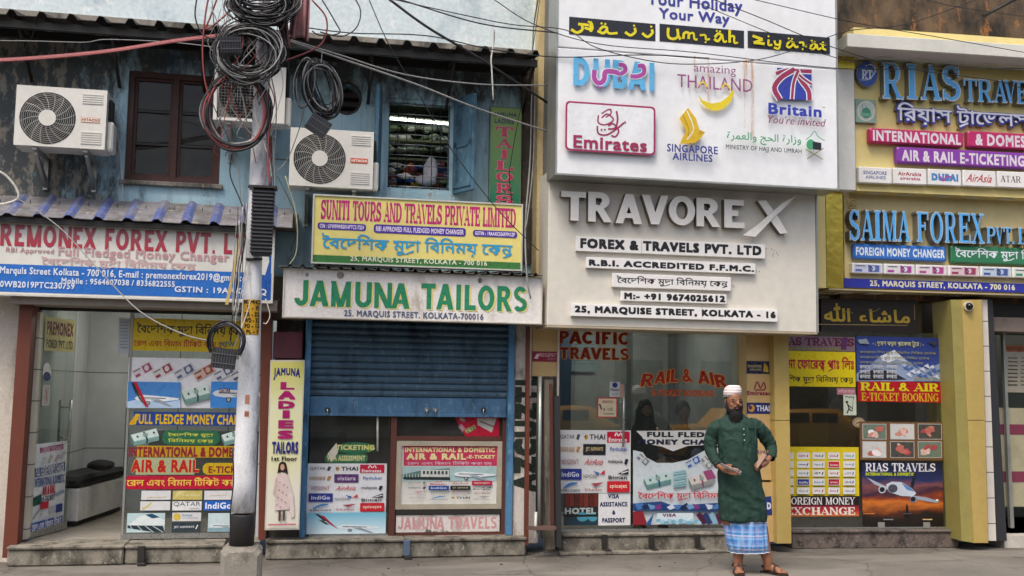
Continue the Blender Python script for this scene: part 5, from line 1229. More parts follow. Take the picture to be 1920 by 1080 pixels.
for bx, tx, t, fn in (((1080.5, 450.6, 1434.8, 477.6), (1088, 453.7, 1427.8, 472.3), 'FOREX & TRAVELS PVT. LTD', .075), ((1099.6, 488, 1416.5, 508), (1104, 492.3, 1414, 504), 'R.B.I. ACCREDITED F.F.M.C.', .075),
                       ((1148.5, 516, 1370.7, 541.8), (1156.4, 519.8, 1364.5, 538), BN_FX, 'bn'), ((1164.8, 548.8, 1362.5, 566.8), (1170.5, 551.4, 1359.7, 564), 'M:- +91 9674025612', .07), ((1071.5, 575, 1458, 598), (1077.7, 578.5, 1454.5, 593.5), '25, MARQUISE STREET, KOLKATA - 16', .07)):
    mb = MB(); mb.pbox(F1, *bx, NT_ + .006, NT_ + .05, WB, .003); q = sub(mb.build('name_strip', ts))
    pr = Print(F1, NT_ + .0505); pr.text(t, tx[0], tx[2], tx[1], tx[3], '#26262a', 'bn' if fn == 'bn' else 'sans', .03 if fn == 'bn' else fn)
    if bx[0] < 1090: pr.rect({1080.5: 1203, 1071.5: 1316}[bx[0]], bx[1] + .5, {1080.5: 1203.6, 1071.5: 1316.6}[bx[0]], bx[3] - .5, '#8a8a88')
    pr.build('lettering', q)
pr = Print(F1, NT_ + .001)
for x, y in ((1437, 466), (1447, 467), (1451, 470), (1456, 474), (1459, 478), (1449, 480), (1418, 507), (1424, 509), (1374, 535), (1450, 476), (1376, 538)): pr.ell(x, y, .9, 1.1, '#4a463e', 6)
pr.build('screw_holes', ts)['kind'] = 'stuff'

# shop front below it
TB = thing('travel_shop', 'wide glass shop front with stencilled red window lettering between tan pillars', 'shop front', F1.P(1210, 990, .0))
zs3 = step(F1, 1056, 1398, 1000, 1018, .16, M_STEP, 'front_step', TB)
mb = MB(); s0, s1 = F1.hit(1050, 1018, .26)[0], F1.hit(1398, 1018, .26)[0]; mb.box(F1, s0, s1, .002, .035, .16, .27, M_STEP, .008); mb.build('lower_step', TB)
for x in (1134, 1222, 1308):
    s, z = F1.hit(x, 1000, .17); mb = MB(); mb.box(F1, s - .035, s + .025, .05, z - .01, .165, .19, M_DARKM, .004); mb.box(F1, s - .02, s + .05, .037, .052, .165, .26, M_DARKM, .004); o = mb.build('step_bracket', None, F1.W(s, .2, .04))
    tag(o, {1134: 'leftmost of three black iron clips on the pale step under the airline poster', 1222: 'middle black iron clip on the pale step under the cash poster', 1308: 'black iron clip on the pale step nearest to the standing man'}[x], 'bracket', 'iron clips on the pale step')
sA, sB, sM = F1.hit(1050, 800)[0], F1.hit(1398, 800)[0], F1.hit(1184.5, 800)[0]
for u, v in ((sA, sM - .004), (sM + .004, sB)): mb = MB(); mb.box(F1, u, v, zs3 + .03, 2.75, -.012, 0, glass('wide_shop_glass', '#e4eae8', 2.1, .02)); mb.build('pane', TB)
mb = MB(); mb.box(F1, sA, sB, zs3 + .003, zs3 + .03, -.04, .02, M_STEEL); mb.box(F1, sB - .03, sB, zs3 + .03, 2.75, -.05, .02, M_DARKM); mb.build('channel', TB)
room(F1, sA - .05, sB + .02, zs3 + .002, 2.74, -2.3, -.02, paint('#b4b8b8', .6), M_FLOORT, CB)
mb = MB(); mb.tube([F1.P(1170, 722, .05), F1.P(1168.5, 838, .05)], .012, M_STEEL, 8)
for y in (735, 828): mb.tube([F1.P(1169, y, .05), F1.P(1169, y, 0)], .008, M_DARKM, 6)
mb.build('door_handle', TB)
sticker(F1, .063, (1166, 730), 'small faded pink tape strip on the long door handle', 'sticker', 'sticker', lambda pr: pr.rect(1163.5, 720, 1169.5, 746, '#b08a7a'))
def f(pr):
    for t, x0, x1, y0, y1 in (('PACIFIC', 1048.5, 1178, 622, 645), ('TRAVELS', 1049, 1179, 652.5, 674)): pr.text(t, x0, x1, y0, y1, '#8a1c12', 'block', outline='#e09a3a')
sticker(F1, G0, (1114, 648), 'two lines of dark red travels lettering edged orange, top left of the glass', 'lettering', 'window_lettering', f)
def f(pr):
    import itertools
    t = 'RAIL & AIR'; xs = [1203, 1228, 1250, 1258, 0, 1279, 0, 1308, 1332, 1341]; ws = [24, 21, 6, 14, 0, 20, 0, 22, 6, 22]
    for ch, x, w in zip(t, xs, ws):
        if ch == ' ': continue
        u = (x + w / 2 - 1280) / 80; y = 692 + 13 * u * u; pr.text(ch, x, x + w, y, y + 24, '#9a2214', 'block', slant=-.3 * u, outline='#e8a040')
    pr.text('E-TICKET BOOKING', 1223, 1338, 731, 743, '#b04a18', bold=.05)
sticker(F1, G0, (1280, 712), 'arched dark red rail lettering above a smaller booking line on the right pane', 'lettering', 'window_lettering', f)
def f(pr): pr.rect(1143, 716, 1163, 744, '#c8cac8'); pr.ell(1153, 722, 5, 5, '#20307a'); pr.text('Master', 1145, 1161, 728, 733, '#333a60', bold=.03); pr.text('PUSH', 1148, 1158, 737, 741, '#888')
sticker(F1, G0, (1153, 730), 'small grey card sticker with a navy roundel left of the door handle', 'sticker', 'sticker', f)
def f(pr): pr.rect(1119.5, 745, 1158, 783, '#b83a3e'); pr.rect(1122, 747.5, 1155.5, 781, '#d6c8a8'); pr.line([(1124, 757), (1128, 768)], 3, '#444'); pr.text('SMARTPAY', 1129, 1150, 751, 756, '#8a4a3a', bold=.03); pr.text('a cd', 1131, 1148, 763, 770, '#666'); pr.line([(1132, 776), (1152, 776)], 1.5, '#555')
sticker(F1, G0, (1139, 764), 'square cream sticker with a red border left of the door handle', 'sticker', 'sticker', f)
def f(pr): pr.rect(1046, 806.5, 1182.5, 924.5, '#dcdddd'); logos(pr, 1047, 808, 1182, 924, AIR, 3)
sticker(F1, G0, (1114, 865), 'white airline name poster left of the door edge under the taxi reflection', 'poster', 'poster', f)
def f(pr):
    pr.rect(1058, 925, 1121, 985, '#23262a')
    for k in range(7): pr.rect(1059 + k * 9, 926, 1066.8 + k * 9, 950, ['#6a2a20', '#7a3226', '#5a221c'][k % 3])
    pr.text('HOTEL', 1059, 1117, 952, 964, '#b8c4c0', 'sans', .05); pr.rect(1058, 967, 1121, 985, '#1d3a48'); pr.ell(1092, 969, 11, 9, '#4a9ab0', 12); pr.ell(1111, 970, 9, 8, '#4a9ab0', 12); pr.rect(1058, 965, 1121, 969, '#16181a')
sticker(F1, G0, (1090, 955), 'dark hotel picture with red boards and blue bowls below the airline poster', 'poster', 'poster', f)
def f(pr):
    pr.rect(1122, 925, 1182, 985, '#e2e3e4')
    for t, x0, x1, y0, y1 in (('VISA', 1140, 1161, 926, 935), ('ASSISTANCE', 1124.5, 1176.5, 941, 950), ('&', 1148, 1154, 957, 965), ('PASSPORT', 1129, 1172, 971, 980)): pr.text(t, x0, x1, y0, y1, '#24305c', bold=.05)
sticker(F1, G0, (1152, 955), 'white visa and passport notice with navy capitals, right of the hotel picture', 'poster', 'poster', f)
def f(pr):
    pr.poly([(1193, 808), (1392, 806), (1392, 838), (1330, 834), (1290, 836), (1262, 846), (1240, 837), (1212, 832), (1203, 818)], '#d8d8d4'); pr.text('FULL FLEDGED', 1213, 1366, 810, 820, '#20242e', bold=.07); pr.text('MONEY CHANGER', 1196, 1380, 824, 834, '#20243a', bold=.07)
sticker(F1, G0, (1290, 820), 'torn white strip with bold black money changer capitals across the right pane', 'banner', 'banner', f)
def f(pr):
    pr.poly([(1187, 844), (1205, 848), (1212, 858), (1232, 868), (1262, 868), (1290, 862), (1320, 845), (1392, 830), (1392, 984), (1187, 984)], '#ccd6da')
    note(pr, 1206, 862, 26, 14, .7, '#c4c8cc', '#6a7480'); note(pr, 1300, 866, 30, 15, -.5, '#b8c8dc', '#3a5aa0'); note(pr, 1326, 868, 28, 15, .9, '#c8cccc', '#7a8480')
    bundle(pr, 1207, 884, 1258, 918, '#bcd4d0', '#7aa8a4', '#2a4a7a')
    for k in range(6): pr.poly([(1262, 884 + k * 5), (1284, 880 + k * 5), (1288, 886 + k * 5), (1263, 890 + k * 5)], ['#a8c8cc', '#88b0b8'][k % 2]); pr.line([(1264, 887 + k * 5), (1286, 883 + k * 5)], 1, '#4a7a84')
    bundle(pr, 1291, 884, 1338, 918, '#d8ccc4', '#b8b0ac', '#8a3a6a'); pr.poly([(1318, 884), (1334, 880), (1343, 896), (1326, 900)], '#9a4a78')
    pr.text(BN_FX, 1196.5, 1390, 921, 938, '#c01830', 'bn', .03)
    pr.poly([(1187, 944), (1240, 940), (1262, 948), (1392, 940), (1392, 960), (1250, 958), (1187, 958)], '#28487c')
    for k in range(16): pr.poly([(1190 + k * 12, 944 + (k * 5) % 9), (1204 + k * 12, 942 + (k * 3) % 7), (1208 + k * 12, 952), (1196 + k * 12, 956)], ['#4a78b8', '#1c2c50', '#6a9ac8', '#7a3a80', '#20407a', '#c8d4e4'][k % 6])
    pr.poly([(1187, 960), (1205, 958), (1214, 984), (1187, 984)], '#8a2430'); pr.poly([(1210, 984), (1226, 962), (1220, 984)], '#2a5a9a'); pr.rect(1232, 962, 1300, 982, '#d4e4ea'); pr.text('VISA', 1242, 1268, 963, 969, '#7a2a6a', bold=.06)
    for k in range(12): pr.ell(1235 + k * 7, 976 + (k % 3) * 2, 5, 3.5, ['#7ab4d0', '#a8d0e0'][k % 2], 8)
    for k in range(6): pr.poly([(1305 + k * 12, 966), (1312 + k * 12, 960), (1330 + k * 10, 978), (1318 + k * 10, 984)], ['#4a1c3c', '#28386c', '#8ab4cc', '#5a2040'][k % 4])
sticker(F1, G0, (1290, 915), 'large pale poster with cash bundles, red Bengali line and passports collage', 'poster', 'poster', f)
# things inside the shop
fill_light(F1, (sA + sB) / 2, -1.2, 2.73, 1.3, 22, 'added white fill light on the ceiling of the middle glass shop')
pk_ = thing('framed_plaque', 'black framed carved plaque with pale script hung on the wall inside the glass shop', 'picture', F1.P(1300, 690, -2.15))
a, b, c, d = F1.R(1272, 616, 1326, 694, -2.2); mb = MB(); frame_ring(mb, F1, a, b, c, d, .03, -2.29, -2.2, M_DARK); mb.build('frame', pk_); mb = MB(); mb.box(F1, a + .03, b - .03, c + .03, d - .03, -2.29, -2.24, paint('#2a302c', .5)); mb.build('panel', pk_)
pr = Print(F1, -2.238)
for cx, cy in ((1298, 640), (1288, 662), (1309, 662)):
    for k in range(3): pr.curve([(cx - 7, cy - 6 + k * 4), (cx, cy - 10 + k * 6), (cx + 7, cy - 4 + k * 4), (cx, cy + 8)], 1.3, '#8a938c')
pr.build('inlay', pk_)
def f(pr): pr.rect(1072, 632, 1120, 697, '#a9bfc8'); [pr.line([(1076, 640 + k * 6), (1115, 640 + k * 6)], 1.5, '#8298a2') for k in range(8)]
sticker(F1, -2.24, (1096, 665), 'pale blue notice sheet on the back wall behind the red window letters', 'notice', 'notice', f)
boxpart('wall_column', CB, F1, 1186, 608, 1252, 985, -2.24, -2.0, paint('#8e9292', .6)); boxpart('cupboard', CB, F1, 1050, 600, 1070, 985, -2.2, -1.6, paint('#2a4a6a', .5))
cu = thing('shop_counter', 'dark low counter inside the glass shop in front of the seated customers', 'counter', F1.W((sA + sB) / 2, -1.2, zs3))
mb = MB(); mb.box(F1, sA + .35, sB - .3, zs3 + .01, .93, -1.75, -1.35, paint('#3b3834', .5)); mb.build('front', cu); mb = MB(); mb.box(F1, sA + .3, sB - .25, .932, .965, -1.8, -1.3, paint('#5a5048', .3)); mb.build('top', cu)
# pillar right of it with stickers
tp2 = thing('sign_pillar', 'tan clad pillar with a column of airline plates behind the standing man', 'pillar', F1.P(1423, 1015, .2))
mb = MB(); mb.quadbox(F1, [(1404, 900), (1449, 900), (1447, 606), (1398, 606)], -.05, .2, M_TAN); mb.build('cladding', tp2); mb = MB(); mb.quadbox(F1, [(1431, 1016), (1457, 1016), (1451, 905), (1428, 905)], -.05, .24, M_TAN); mb.build('lower_board', tp2)
mb = MB(); mb.pbox(F1, 1402, 898, 1458, 1014, -.1, .12, M_DARKPL); mb.build('core', tp2)
pr = Print(F1, .201); pr.rect(1399.6, 677, 1444.4, 701, '#22294a'); pr.text('SINGAPORE', 1402, 1428, 684, 689, '#c8b87a', bold=.03); pr.text('AIRLINES', 1406, 1428, 691, 695, '#c8b87a', bold=.02); pr.poly([(1433, 680), (1440, 688), (1441, 698), (1431, 697)], '#c8a83a'); pr.build('sticker', tp2)
pr = Print(F1, .201); pr.text('Emirates', 1400.5, 1445, 733, 741, '#8a2a3c', bold=.06, outline='#c8a8a0'); pr.curve([(1414, 730), (1420, 716), (1426, 728), (1432, 717), (1434, 730), (1416, 731)], 2.6, '#8a3444'); pr.build('sticker', tp2)
pr = Print(F1, .201); pr.rect(1400, 755, 1445.5, 776, '#242c6a'); pr.ell(1409, 765.5, 6, 7, '#c8963a'); pr.ell(1407, 764, 3, 4, '#5a2a5a'); pr.text('THAI', 1418, 1443, 760, 771, '#d8dcec', bold=.04); pr.build('sticker', tp2)
pr = Print(F1, .201); pr.rect(1412, 806, 1446, 820, '#a82030'); pr.build('sticker', tp2); pr = Print(F1, .201); pr.text('AirAsia', 1418, 1446, 843, 852, '#6a4a7a', bold=.02, slant=.3); pr.build('sticker', tp2)
pr = Print(F1, .242); pr.poly([(1432, 932), (1446, 930), (1448, 966), (1435, 966)], '#26387c'); pr.text('D', 1438, 1446, 942, 955, '#d8dce8', bold=.05); pr.build('sticker', tp2)
YP = thing('yellow_pillar', 'glossy mustard clad pillar slanting out at its foot, right of the standing man', 'pillar', F1.P(1466, 1018, .4))
M_SEAM = M_DARKM
def lean_pillar(root, F, fr, side, n0, n1, m, seam=None):
    mb = MB(); y = fr[0][1]; yt = fr[2][1]; sm = seam
    (xa, ya), (xb, yb), (xc, yc), (xd, yd) = fr; t = (sm - yt) / (y - yt)
    l, r_ = xd + (xa - xd) * t, xc + (xb - xc) * t
    mb.quadbox(F, [(l, sm - .6), (r_, sm - .6), (xc, yc), (xd, yd)], n0, n1, m); mb.build('cladding', root)
    mb = MB(); mb.quadbox(F, [(xa, ya), (xb, yb), (r_, sm + .6), (l, sm + .6)], n0, n1, m); mb.build('cladding', root)
lean_pillar(YP, F1, [(1457, 1019), (1484, 1019), (1478, 606), (1450, 606)], None, .0, .32, M_MUST, 788)

# ------------------------------------------------------------------ gold fronted building on the right
GB = thing('gold_building', 'gold panelled forex building with sooty brown plaster above its white cornice', 'building', F2.P(1760, 1010, 0))
e0, e1 = F2.hit(1573, 300)[0], 4.6
ZC = F2.hit(1750, 100, .5)[1]
mb = MB(); mb.box(F2, e0, e1, 2.75, 8.2, -.3, 0, M_BLACKWALL); mb.build('wall', GB)
mb = MB(); s0, s1, za, zb = F2.R(1589, 73, 1920, 98, .75); mb.box(F2, s0, e1, za, zb, .3, .75, paint('#d9d8ce', .5, 0, .15, 3), .006); mb.box(F2, e0, s0, za - .02, zb - .03, .0, .4, paint('#8a8672', .6)); mb.build('cornice', GB)
mb = MB(); mb.tube([F2.P(1845, 30, .3), F2.P(1920, -10, .3)], .02, M_DARK, 6); mb.build('drain_pipe', GB)
mb = MB(); x0, _, z0, z1 = F2.R(1603, 110, 1920, 360, .3); mb.box(F2, x0, e1, z0, z1 + .3, .02, .3, M_GOLDP); mb.box(F2, x0, e1, z0 - .03, z0 - .002, .02, .32, M_GOLDP); mb.build('upper_fascia', GB)
mb = MB(); a, b, c, d = F2.R(1571, 110, 1603, 356, .42); mb.box(F2, a, b, c, za - .025, .02, .42, paint('#dddcd6', .4, 0, .12, 3), .004); mb.build('white_pilaster', GB)
mb = MB(); a2_, b2_, c2_, d2_ = F2.R(1572, 100, 1602, 130, .425); mb.box(F2, a2_, b2_, c2_, d2_, .421, .426, paint('#c9b23a', .25, .6)); mb.build('gold_cap', GB)
s_, zt_ = F2.hit(1750, 356, .12); _, zb_ = F2.hit(1750, 545, .12)
mb = MB(); x0 = F2.hit(1583, 450, .12)[0]; mb.box(F2, x0, e1, zb_, zt_ + .05, .02, .12, paint('#d8c690', .4, 0, .15, 2)); mb.build('lower_fascia', GB)
def m_mirror():
    t = NT('gold_mirror_cladding'); x = t.xyz(); z0, z1 = F2.hit(1565, 540, .3)[1], F2.hit(1565, 357, .3)[1]
    f_ = t.math('ADD', t.math('DIVIDE', t.math('SUBTRACT', x[2], z0), z1 - z0), t.math('MULTIPLY', t.math('SUBTRACT', t.noise(5, 3), .5), .25))
    t.base(lin('#d8bc50')); t.b.inputs['Metallic'].default_value = .75; t.rough(.22); t.bump(t.noise(5, 2), .3, .02); return t.m
mb = MB(); a, b, c, d = F2.R(1549, 357, 1581, 540, .3); mb.box(F2, a, b, c, d, .02, .3, m_mirror(), .003); mb.build('mirror_pilaster', GB)
mb = MB(); a, b, c, d = F2.R(1532.5, 366, 1548.5, 540, .3); mb.box(F2, a, b, c, d, -.1, .3, M_GOLDP, .003); mb.build('tan_strip', GB)
zso = F2.hit(1750, 545, .35)[1]
mb = MB(); mb.box(F2, F2.hit(1532, 545)[0], e1, zso - .02, zso - .002, -1.0, .30, paint('#b0a27c', .5)); mb.build('soffit', GB)
for x in (1585, 1640, 1790):
    s = F2.hit(x, 560, .05)[0]; mb = MB(); mb.box(F2, s - .1, s + .08, zso - .028, zso - .021, -.02, .12, paint('#dcdccc', .3)); mb.build('downlight', GB)
zs_u = F2.hit(1750, 356, .35)[1]
for k in range(6):
    s = x0 + .22 + k * .4; mb = MB(); mb.box(F2, s, s + .17, z0 - .038, z0 - .031, .18, .27, paint('#dcdccc', .3)); mb.build('downlight', GB)
for k in range(6):
    s = x0 + .25 + k * .42; mb = MB(); mb.box(F2, s, s + .17, za - .006, za - .001, .35, .5, paint('#dcdccc', .3)); mb.build('downlight', GB)
# RIAS sign
rs_ = thing('raised_letter_sign', 'blue raised serif travel letters with pink and purple boards on the upper gold fascia', 'sign', F2.P(1760, 350, .35))
BF = paint('#58b0f2', .3, 0, .08, 3, .02); RIM = paint('#cdd6de', .3, .3, .1); LS = paint('#8f908c', .35, .5, .25, 6)
XR = lambda x: 1560 + x / 3
for ch, x0_, x1_, y0_, y1_ in (('R', 283, 402, 350, 558), ('I', 420, 480, 357, 560), ('A', 497, 615, 362, 565), ('S', 620, 725, 366, 570), ('T', 742, 815, 444, 572), ('R', 820, 906, 447, 575), ('A', 908, 985, 450, 578), ('V', 965, 1040, 450, 580), ('E', 1038, 1100, 455, 585), ('L', 1105, 1165, 458, 588), ('S', 1172, 1230, 460, 590)):
    raised_text(F2, ch, XR(x0_), XR(x1_), y0_ / 3, y1_ / 3, .305, .40, BF, LS, 'serif', .02, 'letter', rs_, RIM)
mb = MB(); s, z = F2.hit(1625, 139, .36); R_ = .125; mb.disc(F2, s, z, .125, .305, .37, LS, 30, .145); mb.disc(F2, s + .0, z, .12, .3705, .374, paint('#2548a8', .3), 30, .14); q = mb.build('logo_disc', rs_)
pr = Print(F2, .3745); pr.curve([(1612, 150), (1630, 148), (1641, 132), (1634, 121), (1622, 124)], 3, '#b8cce8', True); pr.text('RT', 1616, 1636, 131, 148, '#e6ecf4', 'serif', .04); pr.build('logo_print', rs_)
raised_text(F2, 'িরয়াস ট^ােভলস', 1680, 1932, 196, 243, .305, .36, paint('#3038a0', .4), LS, 'bn', .085, 'bengali_backing', rs_)
pr = Print(F2, .361); pr.text('িরয়াস ট^ােভলস', 1683, 1929, 198, 239, '#e6e6ee', 'bn', .035); pr.build('bengali_name', rs_)
for bx, col, t, tx in (((1631, 244, 1807, 271), '#c22a68', 'INTERNATIONAL', (1637, 1801.5, 247.5, 268)), ((1815, 249, 1966, 279), '#c22a68', '& DOMESTIC', (1829, 1958, 253.5, 275.5)), ((1682, 281, 1932, 311), '#8a3fa8', 'AIR & RAIL E-TICKETING', (1691, 1921, 286, 307))):
    mb = MB(); mb.pbox(F2, *bx, .305, .39, paint(col, .4, 0, .08), .014); q = sub(mb.build('name_board', rs_)); pr = Print(F2, .391); pr.text(t, tx[0], tx[1], tx[2], tx[3], '#eadfe8', bold=.045); pr.build('lettering', q)
LC = [('SINGAPORE|AIRLINES', '#6a72a8'), ('AirArabia|', '#b0384c'), ('DUBAI', '#4a8ac8'), ('AirAsia', '#c02a3a'), ('QATAR', '#5a4a54'), ('ETIHAD', '#8a7a4a')]
for k, (t, col) in enumerate(LC):
    x0_ = 1610.7 + k * 65; y0_ = 313.5 + k * 2.1; mb = MB(); mb.pbox(F2, x0_, y0_, x0_ + 62, y0_ + 30, .305, .38, WB, .008); q = sub(mb.build('logo_box', rs_)); pr = Print(F2, .3805)
    if '|' in t:
        u, v = t.split('|'); pr.text(u, x0_ + 8, x0_ + 52, y0_ + 7, y0_ + 14, col, bold=.03); pr.text(v or 'airarabia', x0_ + 12, x0_ + 50, y0_ + 16, y0_ + 22, col, bold=.01)
    elif t == 'DUBAI': pr.text(t, x0_ + 6, x0_ + 56, y0_ + 8, y0_ + 22, col, bold=.08); pr.curve([(x0_ + 22, y0_ + 13), (x0_ + 28, y0_ + 21), (x0_ + 35, y0_ + 13), (x0_ + 44, y0_ + 15)], 3, '#a8489a')
    elif t == 'AirAsia': pr.text(t, x0_ + 8, x0_ + 55, y0_ + 7, y0_ + 22, col, bold=.02, slant=.4)
    else: pr.text(t, x0_ + 5, x0_ + 44, y0_ + 8, y0_ + 20, col, 'serif' if t == 'QATAR' else 'sans', 0)
    pr.build('lettering', q)
mt = thing('framed_tile', 'small square tile with a green dome in a pale ring on the gold fascia', 'picture', F2.P(1624, 230, .33))
mb = MB(); mb.pbox(F2, 1604, 186.5, 1643, 230, .305, .35, paint('#8fb0a0', .4), .004); mb.build('tile', mt); pr = Print(F2, .351); pr.ell(1624, 208, 17, 19, '#d8d0bc'); pr.ell(1624, 208, 14.5, 16.5, '#b8c4c0'); pr.ell(1624, 212, 9, 10, '#3f8a68', 16); pr.rect(1614, 212, 1634, 218, '#6aa88c'); pr.line([(1617, 196), (1617, 212)], 1.5, '#7a9a8a'); pr.line([(1624, 198), (1624, 204)], 1.2, '#3f8a68'); pr.build('picture_print', mt)
# SAIMA sign
ss = thing('raised_letter_sign', 'blue raised serif forex letters with blue and green boards on the lower gold fascia', 'sign', F2.P(1760, 545, .14))
XS = lambda x: 1520 + x / 3.6
YS = lambda y: 340 + y / 3.6
for ch, x0_, x1_, y0_, y1_ in (('S', 262, 332, 188, 402), ('A', 336, 428, 192, 402), ('I', 428, 474, 194, 403), ('M', 484, 582, 196, 405), ('A', 586, 674, 200, 408), ('F', 716, 796, 204, 410), ('O', 806, 894, 204, 418), ('R', 905, 990, 208, 416), ('E', 998, 1078, 212, 418), ('X', 1082, 1172, 216, 422), ('P', 1188, 1248, 308, 420), ('V', 1248, 1302, 308, 422), ('T', 1304, 1356, 310, 422), ('.', 1360, 1374, 405, 422), ('L', 1400, 1456, 312, 425), ('T', 1460, 1515, 314, 427), ('D', 1522, 1580, 316, 429)):
    raised_text(F2, ch, XS(x0_), XS(x1_), YS(y0_), YS(y1_), .125, .24, BF, LS, 'serif', .015, 'letter', ss, RIM)
mb = MB(); s, z = F2.hit(1598, 381, .2)
for k in range(5): mb.tube([F2.W(s + (k - 2) * .012, .2, z - .05), F2.W(s + (k - 2) * .03, .2, z + .0), F2.W(s + (k - 2) * .022, .2, z + .035), F2.W(s, .2, z + .05)], .005, paint('#c8b070', .3, .6), 6)
mb.tube([F2.W(s - .05, .2, z - .055), F2.W(s + .05, .2, z - .055)], .008, paint('#c8b070', .3, .6), 6); mb.build('crown', ss)
for bx, col, t, tx, fn in (((1600.6, 459.5, 1775, 487.5), '#2f72c8', 'FOREIGN MONEY CHANGER', (1605, 1771, 465.5, 481.5), 'sans'), ((1784, 464.5, 2030, 496.5), '#2f7a52', BN_FX, (1791, 2022, 467, 491), 'bn')):
    mb = MB(); mb.pbox(F2, *bx, .125, .2, paint(col, .4, 0, .08), .014); q = sub(mb.build('name_board', ss)); pr = Print(F2, .2012); pr.text(t, tx[0], tx[1], tx[2], tx[3], '#e2eaf0', fn, .045 if fn == 'sans' else .03); pr.build('lettering', q)
NC = [('#c8cce0', '#5a6aa8'), ('#e2e0e2', '#a84a9a'), ('#e0d4dc', '#b04a8a'), ('#dcc0c8', '#98405c'), ('#b8c8dc', '#4a5a98'), ('#d0d8d0', '#4a8a6a')]
for k, (b_, s_c) in enumerate(NC):
    x0_ = 1598 + k * 60.2; y0_ = 493.6 + k * 1.7; mb = MB(); mb.pbox(F2, x0_, y0_, x0_ + 57, y0_ + 19, .125, .2, WB, .006); q = sub(mb.build('banknote_board', ss)); pr = Print(F2, .2008); note(pr, x0_ + 29, y0_ + 10 - .3, 52, 15.5, .03, b_, s_c); pr.line([(x0_ + 30, y0_ + 3), (x0_ + 38, y0_ + 10), (x0_ + 34, y0_ + 16)], 2, '#3a3a6a'); pr.build('picture_print', q)
mb = MB(); a, _, c, d = F2.R(1583, 526.8, 1920, 543.5, .16); mb.box(F2, a, e1, c, d, .122, .16, paint('#28309a', .4, 0, .08)); q = sub(mb.build('address_strip', ss)); pr = Print(F2, .161); pr.text('25, MARQUIS STREET, KOLKATA - 700 016', 1631, 1903, 529.5, 542, '#d8d4b8', bold=.04); pr.build('lettering', q)
# header with arabic script, dark framed shop front
SF = thing('forex_shop', 'dark framed glass forex shop front plastered with posters under the gold fascia', 'shop front', F2.P(1630, 990, 0))
zs4 = step(F2, 1486, 1800, 994, 1018, .10, m_grime('speckled_granite', '#6a5f58', '#332d2a', '#9a8a80', .5, 9, 1, .1), 'front_step', SF, bev=.006)
q0, q1 = F2.hit(1474, 800)[0], F2.hit(1776, 800)[0]; qm = F2.hit(1607, 800)[0]; zh = F2.hit(1625, 622, 0)[1]
boxpart('header', SF, F2, 1540, 562, 1722, 624, -.2, -.01, paint('#2b211b', .35, 0, .1))
pr = Print(F2, -.008); pr.text('\ufdf2 \u0621\ufe8e\ufeb7\ufe8e\ufee3', 1545, 1706, 570, 606, '#c8a838', bold=.035); pr.curve([(1580, 588), (1590, 583), (1600, 588)], 1.4, '#8a7a3a'); pr.curve([(1628, 580), (1638, 584), (1650, 578)], 1.4, '#8a7a3a'); pr.line([(1535, 608), (1702, 610)], 1.3, '#a8925a'); pr.line([(1714, 572), (1715, 600)], 1, '#a8925a'); pr.build('gold_script', SF)
zhd = F2.hit(1640, 560)[1]
mb = MB(); mb.box(F2, q1, F2.hit(1800, 800)[0], zs4 + .003, zso - .02, -.5, -.02, paint('#232120', .4)); mb.build('dark_jamb', SF)
for u, v in ((q0, qm - .004), (qm + .004, q1)): mb = MB(); mb.box(F2, u, v, zs4 + .02, zh, -.012, 0, glass('dark_shop_glass', '#d8dcd4', 2.0, .02)); mb.build('pane', SF)
mb = MB(); mb.box(F2, q0, q1, zs4 + .003, zs4 + .02, -.03, .01, M_STEEL); mb.build('channel', SF)
room(F2, q0 - .1, q1 + .02, zs4 + .002, zso - .025, -1.9, -.03, paint('#9a8a60', .7), M_FLOORT, GB)
fill_light(F2, (q0 + q1) / 2, -1.0, zso - .026, 1.0, 5, 'added dim fill light on the ceiling of the poster covered forex shop')
def s2(loc, label, cat, name, fn, n=G0): return sticker(F2, n, loc, label, cat, name, fn)
def f(pr): pr.rect(1476, 631, 1603, 658, '#7a6470'); pr.text('RIAS TRAVELS', 1456, 1601, 633, 648, '#5a1034', 'serif', .05); pr.text('INTERNATIONAL & DOMESTIC', 1478, 1585, 651, 657, '#8a8a3a', bold=.03); pr.poly([(1578, 634), (1590, 632), (1586, 656), (1577, 656)], '#5a2a5a')
s2((1540, 645), 'dull mauve strip with maroon serif lettering above the yellow Bengali poster', 'banner', 'banner', f)
def f(pr): pr.rect(1476, 659, 1604, 725, '#d8c312'); pr.text('সাইমা েফােরক_স প^াঃ িলঃ', 1452, 1601, 668, 697, '#a81a2c', 'bn', .05); pr.text(BN_FX, 1450, 1600, 703, 720, '#3a2a1a', 'bn', .035)
s2((1540, 692), 'bright yellow poster with large red Bengali lettering beside the mustard pillar', 'poster', 'poster', f)
def m_pic(name, F, x0, y0, x1, y1, n, stops, sc_=3, amp=.3, st=(1, 1, 1)):
    t = NT(name); q = t.xyz(); z0, z1 = F.hit((x0 + x1) / 2, y1, n)[1], F.hit((x0 + x1) / 2, y0, n)[1]
    f_ = t.math('ADD', t.math('DIVIDE', t.math('SUBTRACT', q[2], z0), z1 - z0), t.math('MULTIPLY', t.math('SUBTRACT', t.noise(sc_, 7, st, .65), .5), amp))
    t.base(t.ramp(f_, [(p, lin(c)) for p, c in stops])); t.rough(.35); return t.m
